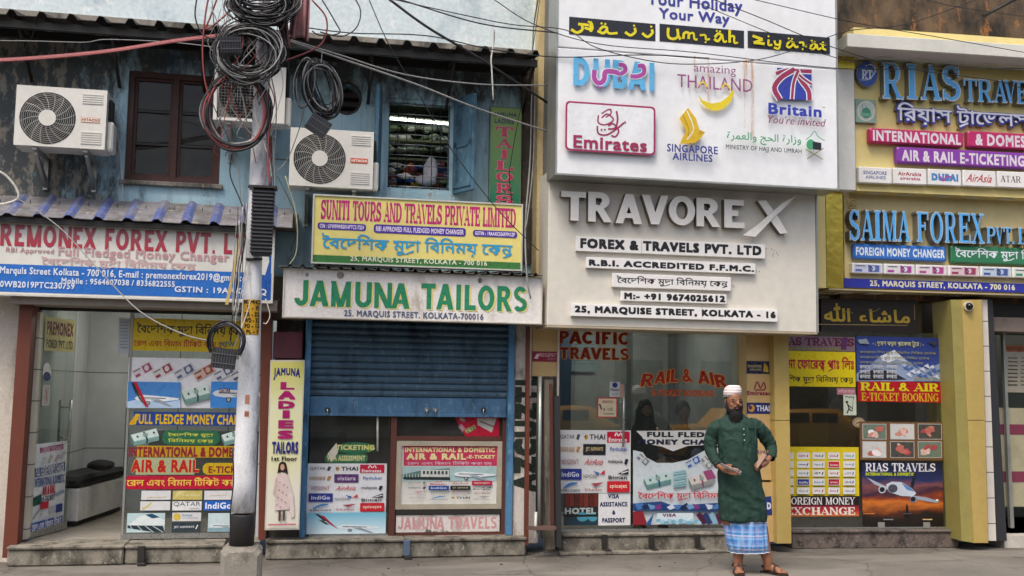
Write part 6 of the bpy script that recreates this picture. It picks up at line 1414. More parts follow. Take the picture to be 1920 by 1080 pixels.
def f(pr):
    pr.rect(1606, 632, 1764, 715, None, m=m_pic('mountain_sky_print', F2, 1606, 632, 1764, 715, 0, [(0, '#2a4a8c'), (.3, '#34488c'), (1, '#28387c')], 4, .3))
    pr.poly([(1606, 700), (1625, 690), (1650, 668), (1662, 672), (1677, 656), (1690, 668), (1712, 684), (1740, 692), (1764, 680), (1764, 715), (1606, 715)], '#8a9ab8'); pr.poly([(1650, 668), (1677, 656), (1690, 668), (1700, 678), (1680, 674), (1666, 680), (1655, 676)], '#d8dce4')
    pr.poly([(1610, 700), (1640, 692), (1672, 696), (1700, 712), (1610, 713)], '#2a2c34')
    for k in range(16): pr.poly([(1690 + (k * 13) % 70, 684 + (k * 7) % 24), (1698 + (k * 13) % 70, 680 + (k * 7) % 24), (1702 + (k * 13) % 70, 690 + (k * 7) % 24)], ['#c8d0e0', '#4a68a8'][k % 2])
    pr.text('- : ভ^মণ কর^ন প^ােকজ ট^ুের : -', 1636, 1732, 638, 651, '#c8c48a', 'bn', .03)
    for k in range(3): pr.text('কলকাতা িদঘা পুির দািজিলং িসিকম গ^াংটক', 1612, 1755 - k * 12, 658 + k * 9.5, 665 + k * 9.5, '#8a8a6a', 'bn', .03)
    for k in range(3):
        for j in range(3): pr.text('কলকাতা', 1612 + j * 25, 1632 + j * 25, 684 + k * 9, 692 + k * 9, '#b8bcc4', 'bn', .06)
    pr.poly([(1608, 637), (1625, 635), (1630, 645), (1612, 644)], '#8a98a0'); pr.poly([(1738, 640), (1758, 642), (1752, 648)], '#3a4048'); pr.text('Rias travels', 1715, 1758, 706, 713, '#8a8a4a', bold=.02)
s2((1685, 672), 'blue package tour poster with a snowy mountain peak', 'poster', 'poster', f)
def f(pr): pr.rect(1608.5, 715.5, 1768, 754, '#a81420'); pr.text('RAIL & AIR', 1613.6, 1761, 718, 733, '#d8c418', 'serif', .035, outline='#7a8a2a'); pr.text('E-TICKET BOOKING', 1615.6, 1760, 737, 752, '#c8a820', 'serif', .02)
s2((1688, 735), 'red sticker with two lines of yellow serif rail ticket lettering', 'banner', 'banner', f)
def f(pr): pr.rect(1581.5, 740, 1605.5, 778.5, '#c4ccb8'); pr.text('PULL', 1585, 1603, 742.5, 746, '#444', bold=.05); pr.ell(1588, 754, 2.6, 2.6, '#26281e', 10); pr.line([(1589, 757), (1592, 766), (1588, 775)], 2.4, '#26281e'); pr.line([(1590, 759), (1598, 766)], 1.6, '#26281e'); pr.line([(1600, 746), (1598, 772)], 1, '#444'); pr.line([(1592, 766), (1597, 771)], 1.8, '#26281e')
s2((1593, 760), 'small pale pull sign with a stick figure on the dark pane', 'sign', 'door_sign', f)
s2((1587, 734), 'faded pink strip above the pull sign', 'sticker', 'sticker', lambda pr: (pr.rect(1569, 728, 1604, 740, '#a8707a'), pr.text('বািহের টানুন', 1572, 1602, 730, 738, '#d8b0b4', 'bn', .03)))
s2((1611, 792), 'small round faded pinkish sticker at the meeting edge of the two panes', 'sticker', 'sticker', lambda pr: (pr.ell(1610, 792, 12, 9.5, '#8f7a62'), pr.ell(1610, 792, 8, 6, '#a89478'), pr.line([(1605, 794), (1615, 790)], 2, '#5a4a3a')), .004)
pf = thing('photo_board', 'brown framed board of six hand massage photographs above the airliner poster', 'picture', F2.P(1690, 863, .0))
mb = MB(); mb.pbox(F2, 1612.5, 791, 1771, 863, .001, .012, paint('#6a4a24', .5)); mb.build('board', pf)
rnd = random.Random(3)
for i, (x0_, x1_) in enumerate(((1617, 1662), (1669, 1714.5), (1721, 1766))):
    for j, (y0_, y1_) in enumerate(((794.5, 824), (827.5, 858.5))):
        pr = Print(F2, .0125); pr.rect(x0_, y0_, x1_, y1_, '#b8b4b4'); pr.rect(x0_ + 1.2, y0_ + 1.2, x1_ - 1.2, y1_ - 1.2, ['#6a7a6a', '#c8c8c4', '#4a4a44'][(i + j) % 3])
        for k in range(5):
            cx, cy = rnd.uniform(x0_ + 12, x1_ - 12), rnd.uniform(y0_ + 9, y1_ - 8); pr.ell(cx, cy, rnd.uniform(5, 10), rnd.uniform(3, 6), rnd.choice(['#c88a7a', '#d8b4a8', '#b86a5c', '#e0ccc4', '#a84a4c', '#ece6e4']), 10, rot=rnd.uniform(-1, 1))
        pr.build('photograph', pf)
def f(pr):
    pr.rect(1616.7, 866, 1768, 987, None, m=m_pic('sunset_print', F2, 1617, 866, 1768, 987, 0, [(0, '#14120f'), (.16, '#241a14'), (.24, '#5a2c18'), (.36, '#c8702a'), (.44, '#8a3c20'), (.52, '#3a2638'), (.62, '#7a4a4c'), (.74, '#26305c'), (1, '#14182a')], 2.2, .42, (1, 1, 3)))
    pr.text('RIAS TRAVELS', 1623, 1754, 868.5, 884, '#dcdce0', 'serif', .02); pr.text('INTERNATIONAL & DOMESTIC', 1623, 1714, 886, 892, '#b8c41c', bold=.05)
    pr.poly([(1625, 895), (1640, 902), (1664, 913), (1662, 918), (1640, 908)], '#aab4c4'); pr.poly([(1707, 912), (1712, 892), (1719, 885), (1713, 915)], '#1c2438'); pr.poly([(1702, 928), (1735, 932), (1762, 940), (1757, 943), (1715, 936)], '#9aa4b4')
    pr.poly([(1662, 908), (1672, 903), (1690, 904), (1708, 914), (1718, 925), (1712, 931), (1690, 930), (1668, 923), (1662, 915)], '#c4ccd8'); pr.ell(1674, 916, 9, 8, '#4a4c58', 14); pr.poly([(1690, 905), (1708, 914), (1714, 922), (1700, 918)], '#5a86b8')
    pr.ell(1654, 918, 7, 7, '#c4c8d0', 14); pr.ell(1654, 918, 5, 5, '#22242c', 14); pr.ell(1713, 936, 7, 6, '#8a92a0', 14); pr.ell(1712, 936, 5, 4.5, '#1a1c24', 14); pr.ell(1757, 938, 3, 2, '#f0e8d0', 10)
    pr.poly([(1698, 972), (1699, 948), (1701, 944), (1703, 952), (1705, 972)], '#12100e')
    for k in range(34): x = 1619 + (k * 37) % 146; pr.rect(x, 962 + (k * 11) % 22, x + 3 + k % 3, 964 + (k * 11) % 22, ['#c87a3a', '#8a8a90', '#4a4c54', '#e0c08a'][k % 4])
s2((1690, 926), 'sunset poster of an airliner over a dark city with white serif lettering', 'poster', 'poster', f)
def f(pr):
    pr.rect(1479, 838, 1610.5, 930, '#d8c224')
    T5 = ['SINGAPORE', 'THAI', 'AirIndia', 'ETIHAD', 'malaysia', 'Regent', 'Emirates', 'flydubai', 'QATAR', 'JET', 'QANTAS', 'LOT', 'IndiGo', 'Biman', 'spicejet', 'US-B', 'vistara', 'JAL', 'AirAsia', 'Hahn']
    C5 = ['#b85a6a', '#4a4a5a', '#b8283c', '#5a9a9a', '#2a4a7a', '#7a8a9a', '#c8203a', '#6a8ab0', '#4a7a9a', '#24262c', '#c02030', '#5a5a7a', '#28388c', '#5a8ac0', '#a81c34', '#2a3a6a', '#9a9aa0', '#b82a3a', '#b04a8a', '#7a8aa8']
    for r_ in range(5):
        for q_, (xa, xb) in enumerate(((1479, 1488), (1494.4, 1518), (1523.5, 1546.4), (1552.5, 1574.3), (1581, 1603.4))):
            ya = 848.3 + r_ * 16.4; yb = ya + 12.5; i = r_ * 4 + q_ - 1
            if (r_, q_) in ((1, 3), (3, 3), (3, 1)): pr.rect(xa, ya, xb, yb, '#dadada'); pr.rect(xa + 1, ya + 1, xb - 1, yb - 1, C5[i]); pr.text(T5[i], xa + 4, xb - 3, ya + 5, ya + 9, '#e0d0d0', bold=.03)
            else:
                pr.rect(xa, ya, xb, yb, '#dcdcda')
                if q_: pr.text(T5[i], xa + 3, xb - 7, ya + 4.5, ya + 8.5, C5[i], bold=.03); pr.line([(xb - 5, ya + 9), (xb - 3, ya + 4)], 2, C5[i])
    pr.rect(1479, 930, 1610.5, 948, '#221618'); pr.rect(1479, 948, 1610.5, 968, None, m=m_pic('red_orange_print', F2, 1479, 948, 1610, 968, 0, [(0, '#c8702a'), (.5, '#a82428'), (1, '#8a1430')], 6, .5))
    pr.text('FOREIGN MONEY', 1474, 1603.4, 932.5, 946, '#dcd8d8', 'serif', .02); pr.text('EXCHANGE', 1473, 1603.4, 951, 965.5, '#e4dcd0', 'serif', .03)
s2((1545, 905), 'yellow poster with a grid of small airline cards over a red exchange band', 'poster', 'poster', f)
for x0_ in (1646, 1731): s2((x0_ + 5, 984), 'small pale glass clamp square on the sill, %s end of the airliner poster' % ('left' if x0_ < 1700 else 'right'), 'clamp', 'glass_clamp', lambda pr: pr.rect(x0_, 979, x0_ + 13, 990, '#8a8880'), .012)
# counter with board inside
ct = thing('shop_counter', 'tan office counter behind the dark glass with a beige partition', 'counter', F2.P(1560, 985, -1))
mb = MB(); a, b, c, d = F2.R(1490, 800, 1770, 980, -1.0); mb.box(F2, a, b, zs4 + .01, .95, -1.3, -1.0, paint('#6a5a34', .5), .01); mb.build('front', ct)
mb = MB(); a, b, c, d = F2.R(1498, 748, 1552, 800, -1.1); mb.box(F2, a, b, .955, d, -1.12, -1.09, paint('#a89a74', .6)); mb.build('partition', ct)
mb = MB(); a, b, c, d = F2.R(1650, 780, 1690, 789, -.95); mb.box(F2, a, b, .951, .965, -1.25, -1.02, paint('#d8dcd8', .6)); tag(mb.build('paper_pad', None, F2.W((a + b) / 2, -1.1, .96)), 'white open register lying on the counter before the bowed head', 'book')
# right pillar, tiles, dark frame
RP = thing('yellow_pillar', 'mustard clad pillar with a dome camera on top, right of the poster covered shop', 'pillar', F2.P(1835, 1018, .35))
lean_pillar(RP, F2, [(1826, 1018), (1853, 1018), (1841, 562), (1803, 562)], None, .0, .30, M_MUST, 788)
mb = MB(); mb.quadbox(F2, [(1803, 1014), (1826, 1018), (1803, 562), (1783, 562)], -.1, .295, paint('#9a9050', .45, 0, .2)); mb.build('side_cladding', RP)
mb = MB(); mb.quadbox(F2, [(1853.5, 1014), (1868, 1014), (1851, 562), (1841.5, 562)], -.1, .22, m_tile('white_edge_tiles', '#d4ccc2', (.4, .28))); mb.build('tiled_edge', RP)
mb = MB(); mb.quadbox(F2, [(1868, 1014), (1888, 1014), (1861, 562), (1851, 562)], -.1, .18, paint('#2c2e32', .5)); o = mb.build('door_post', None, F2.P(1878, 1014, .1)); tag(o, 'dark charcoal door post at the right edge beyond the tiled pillar side', 'post')
cm = thing('dome_camera', 'small dark dome camera under the soffit atop the right mustard pillar', 'camera', F2.P(1820, 574, .36))
s, z = F2.hit(1820, 574, .36); mb = MB(); mb.disc(F2, s, z, .055, .302, .33, paint('#cfc8b4'), 20); mb.build('base', cm)
mb = MB(); mb.loft([[F2.W(s + .042 * math.cos(t) * math.cos(u), .33 + .045 * math.sin(t), z + .042 * math.cos(t) * math.sin(u)) for u in [i * math.pi / 8 for i in range(16)]] for t in (0, .4, .8, 1.2, 1.5)], paint('#141416', .15), True); mb.build('dome', cm)
# far right shop
FS = thing('far_shop', 'grey glass fronted shop with maroon striped wall at the right edge', 'shop front', F2.P(1905, 1010, -.1))
a = F2.hit(1872, 800, .0)[0]
room(F2, a, a + 2.5, .13, 2.7, -1.6, -.1, paint('#9aa29c', .6), M_FLOORT, FS)
boxpart('lintel', FS, F2, 1856, 596, 1990, 622, -.3, .05, paint('#8f7f74', .6, 0, .4)); boxpart('dark_lintel', FS, F2, 1850, 548, 1990, 596, -.3, .0, M_DARK)
mb = MB(); mb.box(F2, F2.hit(1888, 900, .2)[0], a + 2.5, .0, .13, -1.6, .12, paint('#c4beb2', .6)); mb.build('front_step', FS)
mb = MB(); u, v = F2.hit(1872, 800, -.3)[0], a + 2.4; zA, zB = F2.hit(1900, 765, -.3)[1], F2.hit(1900, 950, -.3)[1]
mb.box(F2, u, v, zB, zA, -.36, -.3, paint('#a8a284', .5)); mb.build('striped_panel', FS)
for y0_, y1_ in ((796, 815), (884, 904)): boxpart('stripe', FS, F2, 1870, y0_, 1990, y1_, -.298, -.296, paint('#7a3048', .5))
mb = MB(); mb.box(F2, u, v, zA + .004, 2.6, -.33, -.32, glass('wide_shop_glass', '#e4eae8', 2.0, .02)); mb.build('pane', FS)
def f(pr):
    pr.rect(1883, 648, 1960, 736, '#a8a290'); pr.rect(1884, 648, 1960, 660, '#a0562c'); pr.text('NOTICE BOARD', 1888, 1950, 651, 657, '#5a2a1a', bold=.04)
    for k in range(8): pr.line([(1890, 671 + k * 7.2), (1908, 671.5 + k * 7.2)], 2.2, '#4a483e'); pr.line([(1914, 671 + k * 7.2), (1940, 671.5 + k * 7.2)], 2.2, '#6a685c')
s2((1905, 695), 'grey rate list with an orange header behind the far right glass', 'notice', 'notice', f, -.31)
mb = MB(); mb.quadbox(F2, [(1895, 990), (1902, 990), (1884, 620), (1880, 620)], -.25, -.2, M_ALU); mb.build('door_edge', FS)

# ------------------------------------------------------------------ the pole
NPo = 1.73
def PP(x, y, n=NPo): return F1.P(x, y, n)
pol = thing('utility_pole', 'white painted steel street pole with black foot band, yellow number plate and ribbed junction box', 'pole', floor_hit(453, 1090))
kpx = (PP(500, 600) - PP(501, 600)).length
M_POLE = m_grime('silver_white_pole_paint', '#e2e3e5', '#7d7f82', '#f2f2f0', .25, 5, .4, .25)
def pl(y): return 453 + (1020 - y) * (490 - 455.0) / 820 * 1.0
prof = [(1022, 22), (960, 22), (900, 21.5), (840, 21), (800, 20.5), (700, 19.5), (620, 18.5), (560, 18), (552, 19.5), (545, 17), (480, 16), (400, 15.5), (300, 14.5), (200, 13.5), (100, 12.5), (0, 12), (-150, 11)]
def tubepx(pf, m, seg=20): 
    mb = MB(); mb.tube([PP(pl(y), y) for y, w in pf], [w * kpx for y, w in pf], m, seg); return mb
tubepx([p for p in prof if p[0] <= 966], M_POLE).build('shaft', pol)
tubepx([(1024, 23), (966, 23), (964, 22.4)], paint('#232326', .5, 0, .4, 8, .2), 20).build('foot_band', pol)
mb = MB(); c0 = PP(453, 1060); s0 = (c0 - F1.o).dot(F1.sd); w = 37 * kpx
mb.box(F1, s0 - w, s0 + w, .002, PP(453, 1022).z, NPo - .17, NPo + .17, M_CONC, .035); mb.build('concrete_base', pol)
def cyl_print(pf, x_off, y0, y1, half, col, mb, r_add=.002):
    ang = [(-half + 2 * half * i / 10) for i in range(11)]; rows = [y0 + (y1 - y0) * j / 4 for j in range(5)]; V = []
    for y in rows:
        w = [b for a, b in pf][0]
        c = PP(pl(y), y); r = w * kpx + r_add
        for t in ang: V.append(c + F1.sd * (r * math.sin(t)) + F1.nd * (r * math.cos(t)))
    mb.add(V, [(j * 11 + i, j * 11 + i + 1, (j + 1) * 11 + i + 1, (j + 1) * 11 + i) for j in range(4) for i in range(10)], col, True)
mb = MB(); cyl_print([(0, 18.8)], 0, 563, 628, .98, paint('#c89a1c', .5, 0, .25, 14), mb); mb.build('number_plate', pol)
def cyl_text(mb, t, x0, x1, y0, y1, r, col, bold=.05):
    V, T = glyphs(t, 'sans', bold); ax, bx = min(v[0] for v in V), max(v[0] for v in V); ay, by = min(v[1] for v in V), max(v[1] for v in V); out = []
    for u, v, _ in V:
        y = y1 + (y0 - y1) * (v - ay) / (by - ay); x = x0 + (x1 - x0) * (u - ax) / (bx - ax); c = PP(pl(y), y); t_ = math.asin(max(-.99, min(.99, (x - pl(y)) / r))); rr = r * kpx + .005
        out.append(c + F1.sd * (rr * math.sin(t_)) + F1.nd * (rr * math.cos(t_)))
    mb.add(out, T, ink(col))
mb = MB()
for t, x0_, x1_, y0_, y1_ in (('KMC', 459, 488, 564, 571), ('Z  -  VI', 464, 485, 574, 583), ('BR - 52', 460, 486, 586, 595), ('WD - 52', 460, 486, 597, 606), ('PD - 15', 460, 486, 608, 616), ('PL - 7', 463, 485, 619, 626)): cyl_text(mb, t, x0_, x1_, y0_, y1_, 18.8, '#3a2a10')
mb.build('plate_lettering', pol)
mb = MB()
for x, y in ((455, 740), (476, 748), (452, 772), (462, 770)): cyl_print([(0, 19.9)], 0, y, y + 9, .2, paint('#c88a6a', .7), mb, .003)
mb.build('paint_spots', pol)['kind'] = 'stuff'
jb = MB(); a, b, c, d = F1.R(469, 352, 513, 478, NPo + .24); jb.box(F1, a + .015, b - .015, c, d, NPo + .12, NPo + .22, paint('#2b2b2e', .5, 0, .3, 6), .008)
q = sub(jb.build('junction_box', pol))
for k in range(17):
    z = c + .03 + (d - c - .06) * k / 16; m_ = MB(); m_.box(F1, a + .005, b - .005, z - .007, z + .007, NPo + .1, NPo + .235, paint('#36363a', .45, 0, .35, 8), .003); m_.build('rib', q)
mb = MB(); mb.box(F1, a - .02, b + .02, d, d + .02, NPo + .1, NPo + .25, M_DARKM); mb.build('bracket_band', q)
for y in (130, 350, 486):
    mb = MB(); mb.tube([PP(pl(y) - 15, y, NPo + .05), PP(pl(y), y, NPo + .1), PP(pl(y) + 15, y, NPo + .05)], .012, M_DARKM, 6); mb.build('strap', pol)

# splitter boxes
def splitter(cx, cy, w, h, ang, n, label, tilt=0.2):
    G = Frame(0, 0, 0); mb = MB(); c = F1.P(cx, cy, n); k = kpx
    ca, sa = math.cos(ang), math.sin(ang); m = paint('#3c3d40', .45, 0, .3, 10)
    def pt(u, v, t): return c + F1.sd * ((u * ca + v * sa) * k) + Vector((0, 0, 1)) * ((-u * sa + v * ca) * k) + F1.nd * (t + v * k * tilt)
    def bxx(u0, u1, v0, v1, t0, t1, m): mb.hexa([pt(u0, v0, t0), pt(u1, v0, t0), pt(u1, v1, t0), pt(u0, v1, t0), pt(u0, v0, t1), pt(u1, v0, t1), pt(u1, v1, t1), pt(u0, v1, t1)], m)
    bxx(-w / 2, w / 2, -h / 2, h / 2, -.03, .03, m)
    r = thing('splitter_box', label, 'junction box', c, 'cable splitter boxes around the pole'); mb.build('housing', r)
    mb = MB()
    for i in range(int(w / 5)): bxx(-w / 2 + 2 + i * 5, -w / 2 + 4 + i * 5, -h / 2 + 1, h / 2 - 1, .0305, .036, paint('#55565a', .4))
    for v in (-.25, .2): bxx(-w / 2 + 1, w / 2 - 1, h * v - .8, h * v + .8, .0365, .04, paint('#6a6b6e', .4))
    mb.build('ribbing', r); return r
splitter(433, 86, 40, 29, -.08, 2.13, 'small ribbed grey splitter box tied inside the upper cable coil', .3)
splitter(597, 236, 44, 34, .55, 1.5, 'tilted square splitter box with grid face hanging over the second outdoor unit', .1)
splitter(420, 672, 44, 38, .1, 1.95, 'dark grey splitter box hanging below the small coil beside the number plate', .1)

# ------------------------------------------------------------------ cables
rc = random.Random(11)
CM = [M_CABLE, M_CABLE, M_CABLE, M_CABLEG, paint('#3a3a3e', .45, 0, .2, 20)]
def coil(cx, cy, n, rx, ry, turns, mats, spread, r, label, depth=.07, a0=0, a1=360, rot=0, name='cable_coil'):
    mb = MB()
    for k in range(turns):
        m = mats[k % len(mats)]; dx, dy = rc.gauss(0, spread), rc.gauss(0, spread); fx, fy = rx + rc.gauss(0, spread), ry + rc.gauss(0, spread); p1, p2 = rc.uniform(0, 6), rc.uniform(0, 6); nn = n + rc.uniform(-depth, depth); pts = []
        N = 34
        for i in range(N + 1):
            t = math.radians(a0 + (a1 - a0) * i / N) + p1 * (a1 - a0 == 360); w = 1 + .03 * math.sin(2 * t + p2) + .02 * math.sin(3 * t + p1)
            u, v = fx * w * math.cos(t), fy * w * math.sin(t)
            pts.append(F1.P(cx + dx + u * math.cos(rot) - v * math.sin(rot), cy + dy + u * math.sin(rot) + v * math.cos(rot), nn + .03 * math.sin(t * 1.5 + p2)))
        mb.tube(pts, r * rc.uniform(.8, 1.2), m, 5, False)
    o = mb.build(name, None, F1.P(cx, cy, n)); return tag(o, label, 'cable coil', 'cable coils on the pole')
coil(492, 2, 1.95, 50, 30, 64, CM, 7, .0065, 'dense round bundle of black cables at the very top of the pole', .12)
coil(464, 98, 1.95, 54, 46, 46, CM, 5.5, .0065, 'large tangled coil of black cable around the small splitter box', .1)
coil(443, 209, 1.9, 58, 66, 13, [M_CABLER, M_CABLE, M_CABLEG, M_CABLER, M_CABLE, M_CABLEW, M_CABLE], 2.6, .011, 'big loose coil of red, black and grey cable below the tangled one', .05)
coil(605, 165, 1.45, 25, 48, 32, CM[:4], 4.2, .0065, 'narrow upright coil of black cable hanging right of the pole', .08, rot=-.28)
coil(571, 155, 1.5, 16, 46, 3, [M_CABLEG, M_CABLE], 2, .005, 'few thin loose loops left of the narrow hanging coil', .03, rot=.1)
coil(424, 640, 1.95, 33, 34, 18, CM, 3, .0055, 'small dark coil above the splitter box beside the number plate', .05, 150, 400)
def wire(pts, r, m, label, sag=0, cat='cable', name='overhead_cable'):
    q = [F1.P(x, y, n) for x, y, n in pts]; q = smoothpts(q, 6); mb = MB(); mb.tube(q, r, m, 6); return tag(mb.build(name, None, q[len(q) // 2]), label, cat)
mb = MB()
for k in range(4):
    q = smoothpts([F1.P(x, y + k * 1.6 - 2, 1.7 + .015 * k) for x, y in ((-80, 116), (60, 109), (200, 96), (330, 76), (425, 65))], 6); mb.tube(q, .0068, M_CABLER if k != 1 else paint('#b46a68'), 6)
tag(mb.build('overhead_cable', None, F1.P(200, 95, 1.7)), 'thick bundle of red cables coming in from the left to the pole top', 'cable')
wire([(-40, 76, 1.2), (60, 77, 1.2), (130, 79, 1.2), (165, 79, 1.2), (205, 74, 1.2), (330, 80, 1.5), (450, 95, 1.7)], .004, M_CABLEG, 'thin grey wire just above the red cables at upper left')
wire([(725, -5, .9), (800, 50, .9), (900, 110, .8), (1032, 196, .6)], .013, M_CABLE, 'thick black cable running down right across the eave to the pilaster')
wire([(730, -3, .9), (850, 24, .9), (960, 46, .9), (1060, 56, 1.1), (1120, 90, 1.2), (1230, 116, 1.2), (1320, 120, 1.2), (1420, 112, 1.2), (1500, 90, 1.2), (1590, 58, 1.0), (1700, 45, 1.0), (1845, -6, 1.0)], .005, M_CABLE, 'long thin sagging wire that dips over the tourism logos')
wire([(690, -5, 1.2), (730, 85, 1.1), (790, 185, 1.0), (850, 285, .95), (935, 395, .9), (1010, 470, .8)], .0045, M_CABLE, 'thin black diagonal wire crossing the open grille window')
wire([(545, 78, 1.6), (640, 110, 1.4), (780, 158, 1.2), (900, 205, 1.0), (1032, 248, .6)], .009, M_CABLEG, 'grey cable, lower of the pair running right from the pole top')
wire([(545, 75, 1.6), (640, 104, 1.4), (760, 140, 1.2), (900, 158, 1.0), (1030, 160, .6)], .007, M_CABLEG, 'grey cable, upper of the pair running right from the pole top')
wire([(560, 50, 1.6), (660, 62, 1.4), (800, 67, 1.2), (920, 92, 1.1), (1045, 107, 1.02), (1200, 103, 1.1), (1330, 109, 1.1)], .0055, M_CABLE, 'thin wire following the roof edge and ending on the hoarding seam')
wire([(740, -4, 1.2), (900, 44, 1.15), (1030, 60, 1.1), (1045, 62, 1.08)], .0065, M_CABLE, 'black wire sloping above the right end of the roof edge')
wire([(920, -5, 1.2), (1000, 45, 1.15), (1120, 82, 1.1), (1300, 98, 1.1), (1500, 122, 1.1), (1640, 130, 1.0), (1930, 128, .9)], .0045, M_CABLE, 'thin wire entering at top centre and crossing to the far right')
wire([(1330, -4, 1.2), (1430, 35, 1.2), (1560, 88, 1.1), (1700, 128, 1.0), (1860, 150, .9), (1930, 170, .9)], .0045, M_CABLE, 'thin wire sloping from the hoarding top down over the blue letters')
wire([(1300, 2, 1.2), (1420, 52, 1.2), (1540, 100, 1.1), (1640, 125, 1.0)], .004, M_CABLE, 'shorter thin wire crossing the last black script box')
wire([(1400, -4, 1.2), (1600, 42, 1.1), (1750, 68, 1.0), (1930, 100, .9)], .004, M_CABLE, 'fine wire over the white cornice of the gold building')
wire([(1720, -4, 1.0), (1800, 14, 1.0), (1930, 32, .9)], .004, M_CABLE, 'fine wire at the top right corner before the sooty wall')
wire([(30, 370, .4), (110, 425, .8), (180, 500, 1.2), (260, 582, 1.5), (340, 625, 1.8), (396, 640, 1.95)], .0055, M_CABLEG, 'grey wire sagging across the faded red forex sign to the small coil')
wire([(927, 55, .95), (926, 80, .9), (921, 110, .9), (922, 130, .9), (925, 187, .9)], .008, M_CABLEW, 'short dangling white strip hanging from the roof edge wire', name='dangling_strip')
wire([(-8, 318, .3), (12, 330, .3), (30, 352, .3), (34, 372, .3), (10, 382, .3), (-12, 383, .3)], .013, M_CABLEW, 'bent cream pipe end at the far left above the awning', name='bent_pipe')
wire([(-5, 155, .5), (18, 125, .5), (55, 80, .6), (75, 20, .7)], .004, M_CABLE, 'thin wire at the upper left corner leaning to the roof edge')
wire([(228, 348, .03), (226, 300, .03), (222, 262, .05), (216, 240, .1)], .011, paint('#b8bcc0', .6, 0, .4), 'lagged grey pipe dropping from the left outdoor unit beside the window', name='drain_hose')
wire([(231, 384, .03), (230, 350, .03), (229, 320, .03)], .007, M_CABLEW, 'white pipe stub below the lagged pipe', name='drain_hose')
wire([(505, 240, .3), (508, 290, .35), (520, 298, .4), (545, 300, .35)], .007, M_CABLE, 'black hose looping below the rear outdoor unit', name='drain_hose')
# loose drops beside the pole
for i, (p, r_, m, lb) in enumerate([
    ([(370, -10, 1.9), (366, 30, 1.9), (378, 62, 1.9), (400, 75, 1.9)], .007, M_CABLE, 'black loop bulging left of the pole top'),
    ([(392, -10, 1.9), (385, 30, 1.9), (380, 90, 1.9), (384, 150, 1.9), (398, 200, 1.9)], .008, M_CABLER, 'red cable dropping left of the tangled coil'),
    ([(410, -10, 1.9), (395, 30, 1.9), (388, 55, 1.9), (432, 20, 1.9), (455, -8, 1.9)], .008, M_CABLER, 'red cable bending in a hook near the top left of the pole'),
    ([(598, -10, 1.6), (628, 40, 1.6), (636, 62, 1.6), (600, 66, 1.6), (585, 58, 1.6)], .006, M_CABLE, 'thin black loop right of the pink cloth'),
    ([(660, -12, 1.5), (676, 20, 1.5), (668, 52, 1.5), (640, 68, 1.5), (600, 60, 1.5)], .006, M_CABLE, 'wide thin black loop over the whitewashed parapet'),
    ([(585, 0, 1.6), (610, 30, 1.6), (612, 62, 1.6), (596, 88, 1.6), (545, 110, 1.7), (530, 112, 1.7)], .008, M_CABLER, 'red cable arching right of the pink cloth'),
    ([(434, 290, 1.85), (432, 330, 1.85), (452, 380, 1.85), (462, 430, 1.85), (440, 560, 1.85), (432, 640, 1.9)], .006, M_CABLE, 'black cable falling from the red coil down to the number plate'),
    ([(442, 270, 1.85), (448, 330, 1.85), (455, 440, 1.85), (447, 540, 1.85), (440, 620, 1.9)], .005, M_CABLEG, 'grey cable falling beside the junction box'),
    ([(508, 140, 1.8), (518, 200, 1.8), (514, 300, 1.82), (516, 350, 1.82), (512, 400, 1.85)], .006, M_CABLEG, 'grey cable on the right side of the pole shaft'),
    ([(500, 170, 1.9), (505, 230, 1.9), (502, 290, 1.9), (506, 350, 1.92)], .009, M_CABLER, 'red cable on the right side of the pole shaft'),
    ([(470, 205, 1.9), (477, 215, 1.9), (490, 255, 1.9), (505, 300, 1.88), (510, 340, 1.88)], .005, M_CABLEW, 'white cable curling over the pole below the red coil'),
    ([(425, 190, 1.88), (470, 250, 1.88), (500, 260, 1.88), (515, 240, 1.8), (540, 235, 1.5)], .006, M_CABLEG, 'light cable running from the red coil towards the rear outdoor unit'),
    ([(570, 205, 1.5), (560, 245, 1.2), (535, 305, .8), (500, 330, 1.6)], .004, M_CABLEG, 'thin stay wire from the narrow coil down left to the pole'),
    ([(600, 130, 1.5), (603, 110, 1.5), (604, 95, 1.5)], .005, M_CABLEG, 'short hook wire holding the narrow coil'),
    ([(440, 650, 1.9), (470, 560, 1.88), (462, 500, 1.88)], .005, M_CABLEW, 'pale cable running up from the small coil past the number plate'),
    ([(498, 560, 1.8), (506, 590, 1.8), (500, 606, 1.8), (494, 606, 1.8)], .005, M_CABLEW, 'pale wire loop just right of the number plate'),
    ([(436, 840, 1.88), (438, 900, 1.9), (432, 960, 1.9), (433, 1020, 1.9)], .006, M_CABLE, 'thin dark conduit at the left of the black pole band'),
    ([(535, 330, .4), (555, 400, .5), (556, 470, .55), (540, 500, .6)], .006, paint('#a8a88a', .6), 'olive hose hanging left of the yellow tours sign'),
    ([(520, 330, .4), (545, 380, .45), (560, 420, .5), (545, 470, .5)], .004, M_CABLE, 'thin black wire hanging left of the yellow tours sign')]):
    wire(p, r_, m, lb, name='loose_cable')
for i in range(9):
    x = 444 + i * 2.2; wire([(x, 395 + rc.uniform(-20, 20), 1.86 + .01 * (i % 4)), (x - 3 + rc.uniform(-4, 4), 470, 1.87), (x - 8 + rc.uniform(-3, 3), 530, 1.87), (x - 12 + rc.uniform(-6, 6), 590, 1.88)], .0035, [M_CABLEG, M_CABLE, M_CABLEW][i % 3], 'loose thin cable in the bunch on the left of the pole below the ribbed box', name='bunched_cable')['group'] = 'thin cables bunched on the pole'
